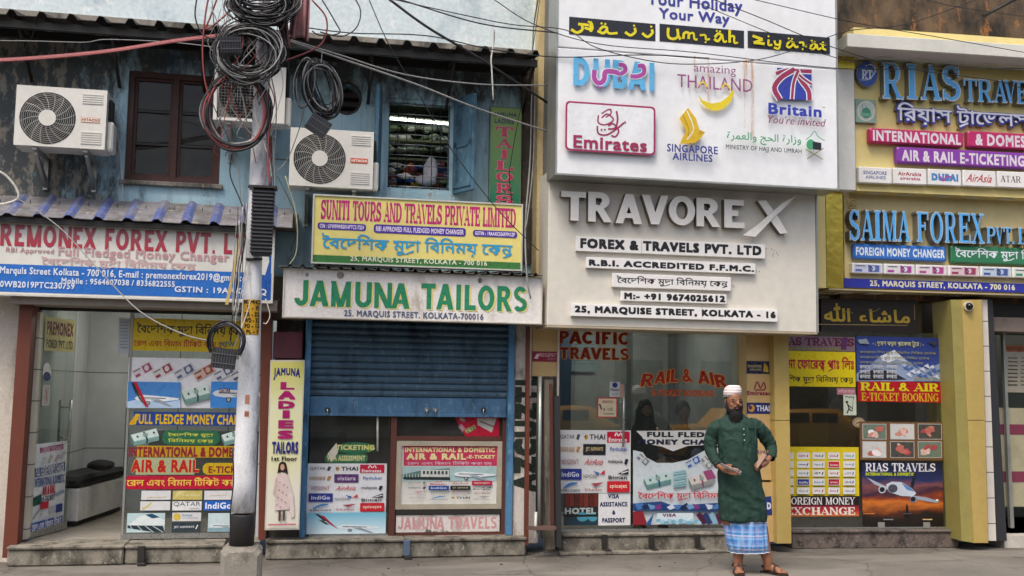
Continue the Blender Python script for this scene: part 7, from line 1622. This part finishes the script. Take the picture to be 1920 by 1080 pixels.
for i, (p, r_, m, lb) in enumerate([([(1010, -10, .45), (1000, 60, .3), (997, 180, .3), (994, 300, .3), (985, 420, .55), (988, 520, .68), (995, 560, .68)], .009, M_CABLEG, 'pale conduit running down the gap beside the tan pilaster'),
    ([(1003, 170, .3), (1000, 300, .3), (990, 400, .5), (984, 430, .62)], .007, M_CABLEG, 'second pale conduit joining the bundle in the dark gap'),
    ([(1012, 0, .45), (998, 100, .4), (990, 160, .3), (975, 210, .3), (960, 290, .2), (955, 330, .15), (960, 380, .1)], .004, M_CABLE, 'thin black wire looping over the green tailors sign'),
    ([(1031, -20, .36), (1030, 150, .36), (1031, 330, .36)], .008, M_CABLE, 'straight black cable down the seam between pilaster and hoarding')]): wire(p, r_, m, lb, name='wall_cable')
tag(plank('yellow_batten', [(422, 571), (428, 571), (456, 436), (450, 436)], 1.80, 1.82, paint('#c8ad6a', .6), 'thin yellow batten slanting across the forex sign beside the pole'), cat='batten')
for i in range(26):
    x = rc.uniform(395, 520); y = rc.uniform(-10, 60); x2 = rc.uniform(400, 515); y2 = y + rc.uniform(60, 240); bow = rc.uniform(-45, 45); nn = rc.uniform(1.84, 2.02)
    q = [(x, y, nn), (x + bow * .6, y + (y2 - y) * .3, nn), ((x + x2) / 2 + bow, y + (y2 - y) * .6, nn), (x2, y2, nn - .03), (x2 + rc.uniform(-12, 12), y2 + rc.uniform(10, 60), nn - .06)]
    wire(q, rc.choice((.003, .004, .0055)), [M_CABLE, M_CABLEG, M_CABLE, M_CABLER][i % 4] if i % 8 else M_CABLEW, 'loose strand straggling through the cable tangle around the pole top', name='loose_strand')['group'] = 'loose strands in the tangle round the pole top'
for i in range(8):
    x = rc.uniform(496, 512); q = [(x, 215 + i * 4, 1.84), (x + rc.uniform(0, 9), 290, 1.85), (x + rc.uniform(-4, 8), 360, 1.9), (x + rc.uniform(-2, 6), 420, 1.9)]
    wire(q, .0035, [M_CABLE, M_CABLEG, M_CABLER][i % 3], 'thin cable clinging to the right side of the pole above the ribbed box', name='clinging_cable')['group'] = 'thin cables on the right side of the pole'
# pink cloth
pcl = MB(); rows = []
for i in range(16):
    t = i / 15; y = -30 + 110 * t; row = []
    for j in range(20):
        u = j / 19; w = 34 * (1 - .25 * t) ; x = 566 + (u - .5) * w - 12 * t * (u < .5) ; row.append(F1.P(x, y + (6 * math.sin(u * 7) if i > 12 else 0) - 24 * (t ** 3) * abs(u - .8), 1.78 + .035 * math.sin(u * 19 + t * 2)))
    rows.append(row)
pcl.loft(rows, paint('#a87a7c', .85, 0, .45, 6, .2, False, '#5a4238'), False, False); o = pcl.build('hanging_cloth', None, F1.P(566, 30, 1.78)); tag(o, 'dirty pink cloth knotted and hanging from the cables right of the pole top', 'cloth')
sm_ = o.modifiers.new('solid', 'SOLIDIFY'); sm_.thickness = .006
pcl = MB(); rows = []
for i in range(12):
    t = i / 11; row = []
    for j in range(14):
        u = j / 13; x = 520 + 12 * t + (u - .5) * (30 * (1 - .75 * t)) + 8 * t; row.append(F1.P(x, 10 + 78 * t, 1.82 + .03 * math.sin(u * 14 + t * 4)))
    rows.append(row)
pcl.loft(rows, paint('#8a5f5a', .85, 0, .5, 6, .2, False, '#4a362c'), False, False); o = pcl.build('hanging_cloth', None, F1.P(530, 50, 1.82)); tag(o, 'smaller brownish pink rag hanging directly against the pole top', 'cloth')
sm_ = o.modifiers.new('solid', 'SOLIDIFY'); sm_.thickness = .006
# small things on the ground by the steps
for x, y, nm, lb in ((264, 1036, 'step_bracket', 'dark iron clip in the middle of the leftmost step'), (762, 1024, 'step_bracket', 'small bluish metal lug on the step below the plaque')):
    s, z = F1.hit(x, y, .43 if x < 300 else .3); n0 = .405 if x < 300 else .283; mb = MB(); mb.box(F1, s - .03, s + .035, .03, z + .06, n0, n0 + .03, M_DARKM if x < 300 else paint('#5a6a84'), .004); mb.box(F1, s - .02, s + .05, .003, .03, n0, n0 + .08, M_DARKM, .004); tag(mb.build(nm, None, F1.W(s, .43, 0)), lb, 'bracket')
mb = MB()
for i in range(70):
    x, y = rc.uniform(500, 1400), rc.uniform(1026, 1076); p = floor_hit(x, y); r_ = rc.uniform(.004, .014); mb.hexa([p + Vector((a * r_, b * r_ * .8, c)) for c in (.001, r_ * .6) for a, b in ((-1, -1), (1, -1), (1, 1), (-1, 1))], M_CONC if i % 3 else M_DARKPL)
tag(mb.build('grit'), 'scattered grit and crumbs on the pavement along the steps', 'grit', None, 'stuff')

# ------------------------------------------------------------------ street behind the viewer: what the shop glass mirrors
def taxi(X, Y, label):
    r = thing('parked_taxi', label, 'taxi', Vector((X, Y, -.13)), 'yellow taxis in the street'); G = Frame(0, 0, 0); G.o = Vector((X, Y, 0)); m = paint('#d8930e', .2, 0, .1, 3, .02)
    sec = [(-2.1, .62, .35), (-2.05, .85, .3), (-1.3, .95, .26), (-.75, 1.0, .26), (-.45, 1.38, .26), (.7, 1.42, .26), (1.25, 1.0, .26), (2.0, .95, .3), (2.1, .7, .35)]; mb = MB(); rings = []
    for x, zt_, zb_ in sec:
        w = .78; cab = zt_ > 1.1; rings.append([G.W(x, -w, zb_ - .13), G.W(x, -w - .03, .55), G.W(x, -w, .82), G.W(x, -.6 if cab else -w + .06, zt_ - .13), G.W(x, .6 if cab else w - .06, zt_ - .13), G.W(x, w, .82), G.W(x, w + .03, .55), G.W(x, w, zb_ - .13)])
    mb.loft(rings, m, True); mb.build('body', r)
    mb = MB(); 
    for u, v in ((-.62, -.08), (0, .62)): mb.box(G, u, v, .93, 1.2, .70, .725, paint('#1a2024', .1)); mb.box(G, u, v, .93, 1.2, -.725, -.70, paint('#1a2024', .1))
    mb.build('window', r)
    for x in (-1.35, 1.35):
        for s in (-1, 1):
            w = MB(); w.tube([G.W(x, s * .62, .17), G.W(x, s * .8, .17)], .3, M_DARK, 20); w.tube([G.W(x, s * .8, .17), G.W(x, s * .81, .17)], .17, M_STEEL, 16); w.build('wheel', r)
    for x in (-.6, .6): w = MB(); w.tube([G.W(-2.1, x, .55), G.W(-2.14, x, .55)], .09, M_STEEL, 14); w.build('headlight', r)
    return r
taxi(6.0, -13.6, 'yellow taxi standing in the street opposite the glass travel shop'); taxi(10.7, -13.9, 'second yellow taxi further along the street')
ob_ = thing('opposite_building', 'plain ochre and grey street building facing the shops', 'building', Vector((4, -24, 0))); G = Frame(0, -24, 0); G.sd = Vector((-1, 0, 0)); G.nd = Vector((0, 1, 0))
mb = MB(); mb.box(G, -20, 2, 0, 8.0, -3, 0, m_grime('ochre_wall', '#c8bca8', '#8a7a68', '#dcd2bc', .4, 1.5, .5)); mb.box(G, 2, 16, 0, 7, -3, .0, m_grime('grey_wall', '#c4c8ca', '#8a8e92', '#d8dcde', .4, 1.5, .5)); mb.build('wall', ob_)
for i in range(11):
    for z in (.4, 4.0):
        mb = MB(); x = -18.5 + i * 3.1; mb.box(G, x, x + 1.7, z, z + (2.3 if z < 1 else 1.6), .002, .05, paint('#2a2e30', .3)); mb.build('window', ob_)

# ------------------------------------------------------------------ people
def skin_mat(h, nm):
    t = NT(nm); t.base(t.mix(t.ramp(t.noise(30, 4), [(.3, 0.), (.7, .25)]), lin(h), lin('#7a4c38'))); t.rough(.5)
    t.b.inputs['Subsurface Weight'].default_value = .05; return t.m
SK = skin_mat('#94654a', 'brown_skin')
def cloth_mat(nm, h, sc_=40, amt=.2):
    t = NT(nm); n1 = t.noise(sc_, 3); t.base(t.mix(1.0, lin(h), t.ramp(t.noise(5, 5), [(.3, 1 - amt), (.7, 1 + amt * .4)]), 'MULTIPLY')); t.rough(.85); wv = t.n('TexWave', wave_type='BANDS', bands_direction='DIAGONAL'); t.l(t.pos(), wv.inputs['Vector']); wv.inputs['Scale'].default_value = 3.2; wv.inputs['Distortion'].default_value = 9; wv.inputs['Detail'].default_value = 2; wv.inputs['Detail Scale'].default_value = 1.4
    t.bump(t.math('ADD', t.math('MULTIPLY', wv.outputs['Fac'], .8), t.noise(16, 4, (1, 1, .6))), .6, .02); return t.m
KURTA = cloth_mat('green_cotton', '#1b3a30')
def m_plaid():
    t = NT('blue_checked_cotton'); x = t.xyz(); geo = t.geo
    def band(v, f, lo, hi): return t.ramp(t.math('FRACT', t.math('MULTIPLY', v, f)), [(lo - .02, 0.), (lo, 1.), (hi, 1.), (hi + .02, 0.)])
    hx = t.math('ADD', x[0], t.math('MULTIPLY', x[1], .6))
    c = t.mix(t.math('MULTIPLY', band(hx, 16, .2, .5), .55), lin('#3f86cc'), lin('#9cc6e8')); c = t.mix(t.math('MULTIPLY', band(x[2], 16, .2, .5), .5), c, lin('#a8c8ea'))
    c = t.mix(t.math('MULTIPLY', band(hx, 16, .62, .70), .4), c, lin('#d8a4b8')); c = t.mix(t.math('MULTIPLY', band(x[2], 16, .62, .70), .35), c, lin('#d8a8c0')); c = t.mix(t.math('MULTIPLY', band(x[2], 8, .85, .93), .5), c, lin('#e6e8ee'))
    t.base(c); t.rough(.8); return t.m
PLAID = m_plaid()
K = 9.77 / FPX
A_ = -YAW
org = floor_hit(1400, 1075)
class Man: pass
def man_frame(px0, py0):
    o = floor_hit(px0, py0); k = (o - CAM).dot(_f) / FPX; r = Vector((math.cos(A_), math.sin(A_), 0)); fw = Vector((math.sin(A_), -math.cos(A_), 0))
    def L(px, py, f=0.0): return o + r * ((px - px0) * k) + Vector((0, 0, 1)) * ((py0 - py) * k) + fw * f
    return o, k, r, fw, L
o, k, rr, fw, L = man_frame(1400, 1075)
man = thing('person', 'bearded man in white cap, long green shirt and blue checked sarong, one hand on hip', 'person', o)
def ring(c, rx, ry, seg=20, e=1.0, fold=0.0, ph=0.0, nf=9, tilt=0):
    out = []
    for i in range(seg):
        t = 2 * math.pi * i / seg; cx, cy = math.cos(t), math.sin(t); w = 1 + fold * math.sin(nf * t + ph)
        x = (abs(cx) ** e) * (1 if cx > 0 else -1) * rx * w; y = (abs(cy) ** e) * (1 if cy > 0 else -1) * ry * w
        out.append(c + rr * x - fw * y + Vector((0, 0, 1)) * (tilt * x))
    return out
def meshobj(mb, name, parent, remesh=None, sub_=0, smooth=0):
    ob = mb.build(name, parent)
    if remesh: m = ob.modifiers.new('r', 'REMESH'); m.mode = 'VOXEL'; m.voxel_size = remesh; m.use_smooth_shade = True
    if smooth: m = ob.modifiers.new('s', 'SMOOTH'); m.iterations = smooth; m.factor = .5
    if sub_: m = ob.modifiers.new('d', 'SUBSURF'); m.levels = sub_; m.render_levels = sub_
    return ob
def ball(mb, c, a, b, h, m, seg=16, rg=10):
    mb.loft([[c + rr * (a * math.sin(math.pi * i / rg) * math.cos(2 * math.pi * j / seg)) - fw * (b * math.sin(math.pi * i / rg) * math.sin(2 * math.pi * j / seg)) + Vector((0, 0, h * math.cos(math.pi * i / rg))) for j in range(seg)] for i in range(rg + 1)], m, False)
Z = Vector((0, 0, 1))
b = MB()
# head
hc = L(1376, 757, .02)
ball(b, hc + Z * .03, .073, .092, .105, SK); ball(b, hc - Z * .045 + fw * .015, .055, .07, .07, SK); 
b.tube([hc - Z * .2 - fw * .03, hc - Z * .08 - fw * .015], [.062, .052], SK, 12)
nose = L(1381, 757, .105); b.tube([nose + Z * .022 - fw * .012, nose - Z * .004 + fw * .008, nose - Z * .018 + fw * .013], [.007, .012, .014], SK, 8)
for s in (-1, 1):
    e = hc + rr * (s * .075 - .002) + Z * .0 - fw * .005; b.tube([e + Z * .03, e - Z * .03], [.012, .009], SK, 8)
    b.tube([hc + rr * (.012 + s * .012 - .0) + Z * .022 + fw * .088, hc + rr * (.012 + s * .048) + Z * .022 + fw * .074], [.010, .008], SK, 8)
    ball(b, hc + rr * (.01 + s * .038) - Z * .02 + fw * .068, .02, .015, .018, SK, 8, 6)
# torso inside the shirt
b.loft([ring(L(1384, 985), .15, .11), ring(L(1385, 900), .17, .13), ring(L(1384, 850), .165, .13), ring(L(1382, 810), .17, .115), ring(L(1380, 790), .12, .08), ring(L(1378, 782), .06, .055)], SK)
# legs
b.tube([L(1388, 990), L(1385, 1030), L(1384, 1052, .01), L(1384, 1066, -.0)], [.075, .056, .043, .040], SK, 12)
b.tube([L(1425, 990), L(1434, 1030), L(1439, 1052, .01), L(1441, 1066, .0)], [.075, .058, .045, .040], SK, 12)
def foot(ax, ay, dx, dfw, seedx):
    a = L(ax, ay, -.03); d = (rr * dx + fw * dfw).normalized(); g = a.z
    z = .045
    def q(t, h): p = a + d * t; return Vector((p.x, p.y, h))
    b.tube([q(-.04, .05), q(.02, .06), q(.10, .045), q(.16, .036)], [.036, .042, .036, .028], SK, 10)
    sdv = Vector((-d.y, d.x, 0))
    for i in range(5):
        off = (i - 2) * .017; l = .21 - abs(i - (0.5 if seedx > 0 else 3.5)) * .010; b.tube([q(.13, .035) + sdv * off, q(l - .02, .032) + sdv * off * 1.1, q(l, .026) + sdv * off * 1.1], [.011, .0095 if i not in (0, 4) else .010, .008], SK, 7)
    return a, d
fL = foot(1384, 1066, -.10, 1.0, 1); fR = foot(1441, 1066, .62, .8, -1)
# arms (bare skin under the sleeves) and hands
aL = [L(1340, 800, -.01), L(1331, 842, -.02), L(1341, 872, .09), L(1350, 879, .16)]
aR = [L(1424, 795, -.01), L(1449, 835, -.06), L(1443, 857, .05), L(1434, 866, .10)]
b.tube(aL, [.05, .04, .028, .025], SK, 10); b.tube(aR, [.05, .04, .028, .025], SK, 10)
def fingers(base, d, side, up, lens, curl, r0=.0088):
    for i, l in enumerate(lens):
        p = base + side * ((i - 1.5) * .019); q = [p - d * .02, p, p + d * l * .45 - up * (l * curl * .15), p + d * l * .75 - up * (l * curl * .5), p + d * l * .85 - up * (l * curl * .85)]
        b.tube(q, [r0, r0, r0 * .95, r0 * .88, r0 * .75], SK, 7)
# left-of-picture hand: palm holding a paper
w = aL[-1]; dL = (rr * .55 + fw * .75 - Z * .15).normalized(); sd_ = Vector((0, 0, -1)); up_ = rr * -.6 + fw * .5
b.tube([w - dL * .01, w + dL * .03, w + dL * .075], [.027, .036, .034], SK, 10)
fingers(w + dL * .085, dL, Z * -1, -rr * .9, [.062, .07, .066, .052], .9)
b.tube([w + dL * .02 + Z * .025, w + dL * .06 + Z * .048 + rr * .01, w + dL * .09 + Z * .05 + rr * .02], [.013, .011, .008], SK, 7)
# hand on the hip
w = aR[-1]; dR = (rr * -.8 + fw * .25 - Z * .35).normalized()
b.tube([w - dR * .01, w + dR * .035, w + dR * .075], [.027, .037, .034], SK, 10)
fingers(w + dR * .085, dR, (Z * -.9 + rr * .1).normalized(), fw * -1, [.058, .065, .062, .05], .55)
b.tube([w + dR * .02 + Z * .028, w + dR * .055 + Z * .055, w + dR * .085 + Z * .062], [.013, .011, .008], SK, 7)
body = meshobj(b, 'body', man, .0065, 0, 2)
# eyes, brows, mouth as flat little forms
e = MB()
for s in (-1, 1):
    c = hc + rr * (.012 + s * .030) + Z * .008 + fw * .083; ball(e, c, .012, .006, .005, paint('#1a1412', .6), 8, 6); e.tube([c + rr * -.018 + Z * .022 + fw * .006, c + Z * .026 + fw * .009, c + rr * .018 + Z * .020 + fw * .004], .0035, paint('#15100e', .8), 6)
e.build('eyes_and_brows', man)
e = MB(); mc = hc + rr * .012 - Z * .052 + fw * .088; e.tube([mc - rr * .022, mc + fw * .006, mc + rr * .022], [.005, .008, .005], paint('#7a4640', .5), 8); e.build('lips', man)
# beard
HAIR = paint('#0e0c0c', .85, 0, .1, 60, .5)
e = MB()
ball(e, hc - Z * .118 + fw * .045 + rr * .008, .060, .055, .066, HAIR, 18, 12); ball(e, hc - Z * .078 + fw * .028 + rr * .006, .066, .064, .042, HAIR, 18, 10)
for s in (-1, 1): e.tube([hc + rr * s * .071 + Z * .02 + fw * .012, hc + rr * s * .070 - Z * .04 + fw * .02, hc + rr * s * .05 - Z * .1 + fw * .04], [.010, .016, .022], HAIR, 8)
e.tube([mc + Z * .013 - rr * .032 - Z * .012, mc + Z * .015 + fw * .006, mc + Z * .013 + rr * .032 - Z * .012], [.006, .008, .006], HAIR, 8)
rb = random.Random(2)
for i in range(260):
    t = rb.uniform(0, 2 * math.pi); u = rb.uniform(.2, 1.0); c = hc - Z * (.08 + .07 * u) + fw * .045 + rr * .008; p = c + rr * (.058 * math.cos(t)) + fw * (.053 * abs(math.sin(t))) ; e.tube([p, p + (p - c) * .2 - Z * rb.uniform(.02, .05)], [.0035, .0008], HAIR, 4, False)
e.build('beard', man)
e = MB(); ball(e, hc + Z * .03 - fw * .012, .0755, .09, .1, HAIR, 18, 10); hb = e.build('hair', man)
# cap
CAPM = NT('striped_white_cap'); x = CAPM.xyz(); CAPM.base(CAPM.mix(CAPM.ramp(CAPM.math('FRACT', CAPM.math('MULTIPLY', x[2], 38)), [(.55, 0.), (.62, 1.)]), lin('#e8e2de'), lin('#c0a8a8'))); CAPM.rough(.85); CAPM = CAPM.m
e = MB(); cc = L(1375, 742, -.005)
e.loft([ring(cc - Z * .012 - rr * 0, .087, .102, 24, tilt=.12), ring(cc + Z * .03, .086, .1, 24, tilt=.12), ring(cc + Z * .062, .078, .092, 24, tilt=.12), ring(cc + Z * .082, .062, .074, 24, tilt=.1), ring(cc + Z * .09, .03, .035, 24)], CAPM, True); meshobj(e, 'cap', man)
# shirt
S = MB()
def fold(t, z): return 0
prof = [(978, 1394, .213, .155, .035), (960, 1393, .213, .155, .032), (930, 1391, .205, .155, .028), (900, 1388, .19, .158, .02), (880, 1386, .178, .162, .015), (862, 1385, .173, .168, .012), (840, 1384, .174, .162, .012), (820, 1383, .178, .148, .012), (803, 1382, .185, .13, .01), (794, 1381, .178, .11, .0), (788, 1380, .14, .09, .0), (781, 1378.5, .078, .068, 0), (776, 1378, .063, .06, 0)]
rings = []
for i, (y, x, a, c, fo) in enumerate(prof): rings.append(ring(L(x, y, .0), a, c, 72, .9, fo, .5 + i * .25, 11))
S.loft(rings, KURTA, False)
ob = meshobj(S, 'shirt', man)
m = ob.modifiers.new('sol', 'SOLIDIFY'); m.thickness = .008; m.offset = 1
d_ = ob.modifiers.new('sub', 'SUBSURF'); d_.levels = 1; d_.render_levels = 1
tx = bpy.data.textures.new('cloth_creases', 'CLOUDS'); tx.noise_scale = .11; tx.noise_depth = 3
dm = ob.modifiers.new('disp', 'DISPLACE'); dm.texture = tx; dm.strength = .045; dm.mid_level = .5; dm.texture_coords = 'GLOBAL'
def sleeve(pts, rs, nm):
    q = smoothpts(pts, 5); n = len(q); r_ = []
    for i in range(n):
        t = i / (n - 1) * (len(rs) - 1); j = min(int(t), len(rs) - 2); r_.append((rs[j] + (rs[j + 1] - rs[j]) * (t - j)) * (1 + .05 * math.sin(i * 2.4)))
    s = MB(); s.tube(q, r_, KURTA, 20, False); ob = s.build(nm, man)
    ob.modifiers.new('sol', 'SOLIDIFY').thickness = .006; u = ob.modifiers.new('sub', 'SUBSURF'); u.levels = 1; u.render_levels = 1
    dm = ob.modifiers.new('disp', 'DISPLACE'); dm.texture = tx; dm.strength = .034; dm.texture_coords = 'GLOBAL'; return ob
sleeve([L(1354, 802, -.01), L(1343, 807, -.01), L(1335, 825, -.02), L(1333, 845, -.01), L(1338, 862, .05), L(1344, 874, .11)], [.075, .074, .066, .060, .05, .042], 'sleeve')
sleeve([L(1408, 800, -.01), L(1421, 803, -.01), L(1438, 819, -.04), L(1449, 838, -.06), L(1449, 850, .0), L(1443, 860, .06)], [.075, .074, .066, .060, .05, .042], 'sleeve')
e = MB(); e.tube([L(1385.5, 786, .10), L(1386, 795, .12), L(1387, 810, .145), L(1388, 832, .165)], .004, paint('#1f4a3a', .8), 5)
for y, f_ in ((806, .146), (816, .157), (826, .168)): ball(e, L(1389.5, y, f_), .006, .003, .006, paint('#c8d0c8', .3), 8, 5)
e.tube([L(1398, 802, .135), L(1412, 804, .112)], .003, paint('#1f4a3a', .8), 5); e.tube([L(1397, 804, .136), L(1398, 832, .152), L(1412, 834, .125), L(1413, 806, .106)], .003, paint('#1f4a3a', .8), 5)
e.build('placket_and_pocket', man)
# sarong
S = MB(); rings = []
for i, (y, x, a, c, fo) in enumerate([(1035, 1405, .178, .135, .06), (1020, 1402, .185, .138, .06), (1000, 1399, .193, .14, .055), (980, 1397, .195, .142, .045), (955, 1394, .19, .14, .03), (930, 1391, .175, .13, .01)]):
    rings.append(ring(L(x, y), a, c, 96, .95, fo, 1.1, 13, tilt=.03))
S.loft(rings, PLAID, False); S.tube(rings[0] + rings[0][:1], .004, paint('#dfe2ea', .8), 5, False)
ob = S.build('sarong', man); ob.modifiers.new('sol', 'SOLIDIFY').thickness = .005
# sandals
for (a, d) in (fL, fR):
    e = MB(); sdv = Vector((-d.y, d.x, 0)); SN = paint('#33231c', .6)
    def q(t, h, s_=0): p = a + d * t + sdv * s_; return Vector((p.x, p.y, h))
    out = [(-.075, .0), (-.065, .03), (0, .036), (.08, .042), (.15, .05), (.20, .044), (.225, .018), (.225, -.018), (.20, -.044), (.15, -.05), (.08, -.042), (0, -.036), (-.065, -.03)]
    e.loft([[q(t, h, s_ * w_) for t, s_ in out] for h, w_ in ((.001, .95), (.004, 1), (.016, 1), (.018, .97))], SN, True, True, False)
    e.tube([q(.115, .015, .05), q(.10, .07, .03), q(.095, .088, 0), q(.10, .07, -.03), q(.115, .015, -.05)], .009, SN, 6); e.tube([q(.16, .03, .008), q(.12, .075, .0), q(.05, .10, .0)], .009, SN, 6); e.tube([q(-.03, .06, .045), q(.03, .09, .042), q(.06, .1, 0), q(.03, .09, -.042), q(-.03, .06, -.045), q(-.075, .055, 0), q(-.03, .06, .045)], .007, SN, 6)
    e.build('sandal', man)
# things he holds
pa = MB()
def paper(c, u, v, m, t=.002): 
    n = u.cross(v).normalized() * t; pa.hexa([c - u - v, c + u - v, c + u + v, c - u + v, c - u - v + n, c + u - v + n, c + u + v + n, c - u + v + n], m)
hh = aL[-1] + dL * .09
paper(hh + rr * -.01 + Z * .02 + fw * .02, (rr * .085 - Z * .045), (fw * .028 + Z * .012), paint('#c8cccf', .6)); paper(hh + rr * .06 - Z * .005 + fw * .02, (rr * .035 - Z * .014), (fw * .03 + Z * .018), paint('#e4e6e8', .6))
tag(pa.build('folded_paper', None, hh), 'folded white slips of paper in the lowered hand of the man', 'paper')
pa = MB(); hh = aR[-1] + dR * .08; paper(hh + Z * .045 + fw * .03, (rr * .042 + Z * .06), (rr * .014 - Z * .010 + fw * .01), paint('#a88a78', .7), .02); paper(hh - Z * .012 + fw * .012, (rr * .052 + Z * .062), (rr * .020 - Z * .012), paint('#2a2422', .6), .012)
tag(pa.build('notebook', None, hh), 'small tan edged notebook held against the hip by the man', 'book')

# seated people seen through the shop glass
def sitter(F, cx, cy, n, hair, shirt, label, headpx, stool, covered=False):
    P0 = F.P(cx, cy, n); r = thing('person', label, 'person', Vector((P0.x, P0.y, .16))); kk = (F.P(cx + 1, cy, n) - P0).length; h = headpx * kk; m = paint(shirt, .8); hm = paint(hair, .75)
    X, N_ = F.sd, F.nd
    def E(c, a, b_, c_, mb, mm, seg=14, rg=9): mb.loft([[c + X * (a * math.sin(math.pi * i / rg) * math.cos(2 * math.pi * j / seg)) + N_ * (b_ * math.sin(math.pi * i / rg) * math.sin(2 * math.pi * j / seg)) + Z * (c_ * math.cos(math.pi * i / rg)) for j in range(seg)] for i in range(rg + 1)], mm, False)
    def R2(c, a, b_, seg=16): return [c + X * (a * math.cos(2 * math.pi * j / seg)) + N_ * (b_ * math.sin(2 * math.pi * j / seg)) for j in range(seg)]
    b = MB(); E(P0, .075, .09, .115, b, SK); b.tube([P0 - Z * .2, P0 - Z * .08], [.06, .05], SK, 10); b.tube([P0 + N_ * .085 + Z * .01, P0 + N_ * .11 - Z * .02], [.008, .014], SK, 6)
    sh_ = P0 - Z * .27; seat = Vector((P0.x, P0.y, .5)); b.loft([R2(seat, .17, .13), R2(seat + Z * .2, .15, .11), R2(sh_, .17, .1), R2(sh_ + Z * .07, .07, .06)], SK)
    for s in (-1, 1):
        b.tube([sh_ + X * s * .18, sh_ + X * s * .22 - Z * .25, sh_ + X * s * .12 - Z * .3 + N_ * .2, sh_ + X * s * .06 - Z * .28 + N_ * .28], [.05, .042, .035, .03], SK, 8)
        for i in range(4): q = sh_ + X * (s * .06 + (i - 1.5) * .018) - Z * .28 + N_ * .28; b.tube([q, q + N_ * .06 - Z * .01, q + N_ * .08 - Z * .03], [.010, .009, .007], SK, 5)
        b.tube([seat + X * s * .09, seat + X * s * .12 + N_ * .38, Vector((seat.x, seat.y, .2)) + X * s * .12 + N_ * .4], [.08, .06, .045], SK, 8)
    ob = b.build('body', r); md = ob.modifiers.new('r', 'REMESH'); md.mode = 'VOXEL'; md.voxel_size = .012; md.use_smooth_shade = True
    e = MB(); E(P0 + Z * .025 - N_ * .015, .085, .095, .115, e, hm)
    if covered: e.loft([R2(P0 + Z * .02 - N_ * .03, .1, .09), R2(P0 - Z * .12 - N_ * .02, .11, .11), R2(P0 - Z * .3 - N_ * .0, .2, .14)], hm, False)
    e.build('head_scarf' if covered else 'hair', r)
    e = MB(); e.loft([R2(seat - Z * .02, .2, .15), R2(seat + Z * .22, .185, .14), R2(sh_, .215, .13), R2(sh_ + Z * .06, .12, .09), R2(sh_ + Z * .09, .07, .07)], m, False)
    for s in (-1, 1): e.tube([sh_ + X * s * .16 - Z * .01, sh_ + X * s * .22 - Z * .12, sh_ + X * s * .23 - Z * .24], [.07, .06, .055], m, 10)
    e.build('shirt', r)
    e = MB(); e.box(F, (P0 - F.o).dot(F.sd) - .22, (P0 - F.o).dot(F.sd) + .22, .17, .47, n - .2, n + .2, paint('#2a2a2c', .6), .02); tag(e.build('stool', None, Vector((P0.x, P0.y, .17))), stool, 'stool')
sitter(F1, 1210, 770, -.55, '#131214', '#1a1a20', 'figure in a black head covering seated inside the glass shop, left of the other', 34, 'box stool under the figure in the black head covering', True)
sitter(F1, 1281, 773, -.65, '#101010', '#15151a', 'dark haired figure seated inside the glass shop under the booking line', 34, 'box stool under the dark haired figure inside the wide glass shop')
sitter(F2, 1566, 752, -1.55, '#171312', '#4a4238', 'dark haired clerk seated behind the partition in the dark glass shop', 26, 'box stool behind the beige partition in the forex shop')
sitter(F2, 1669, 768, -1.5, '#120f0e', '#8a8470', 'dark haired clerk bowed over the register behind the counter', 30, 'box stool of the clerk bowed over the register')
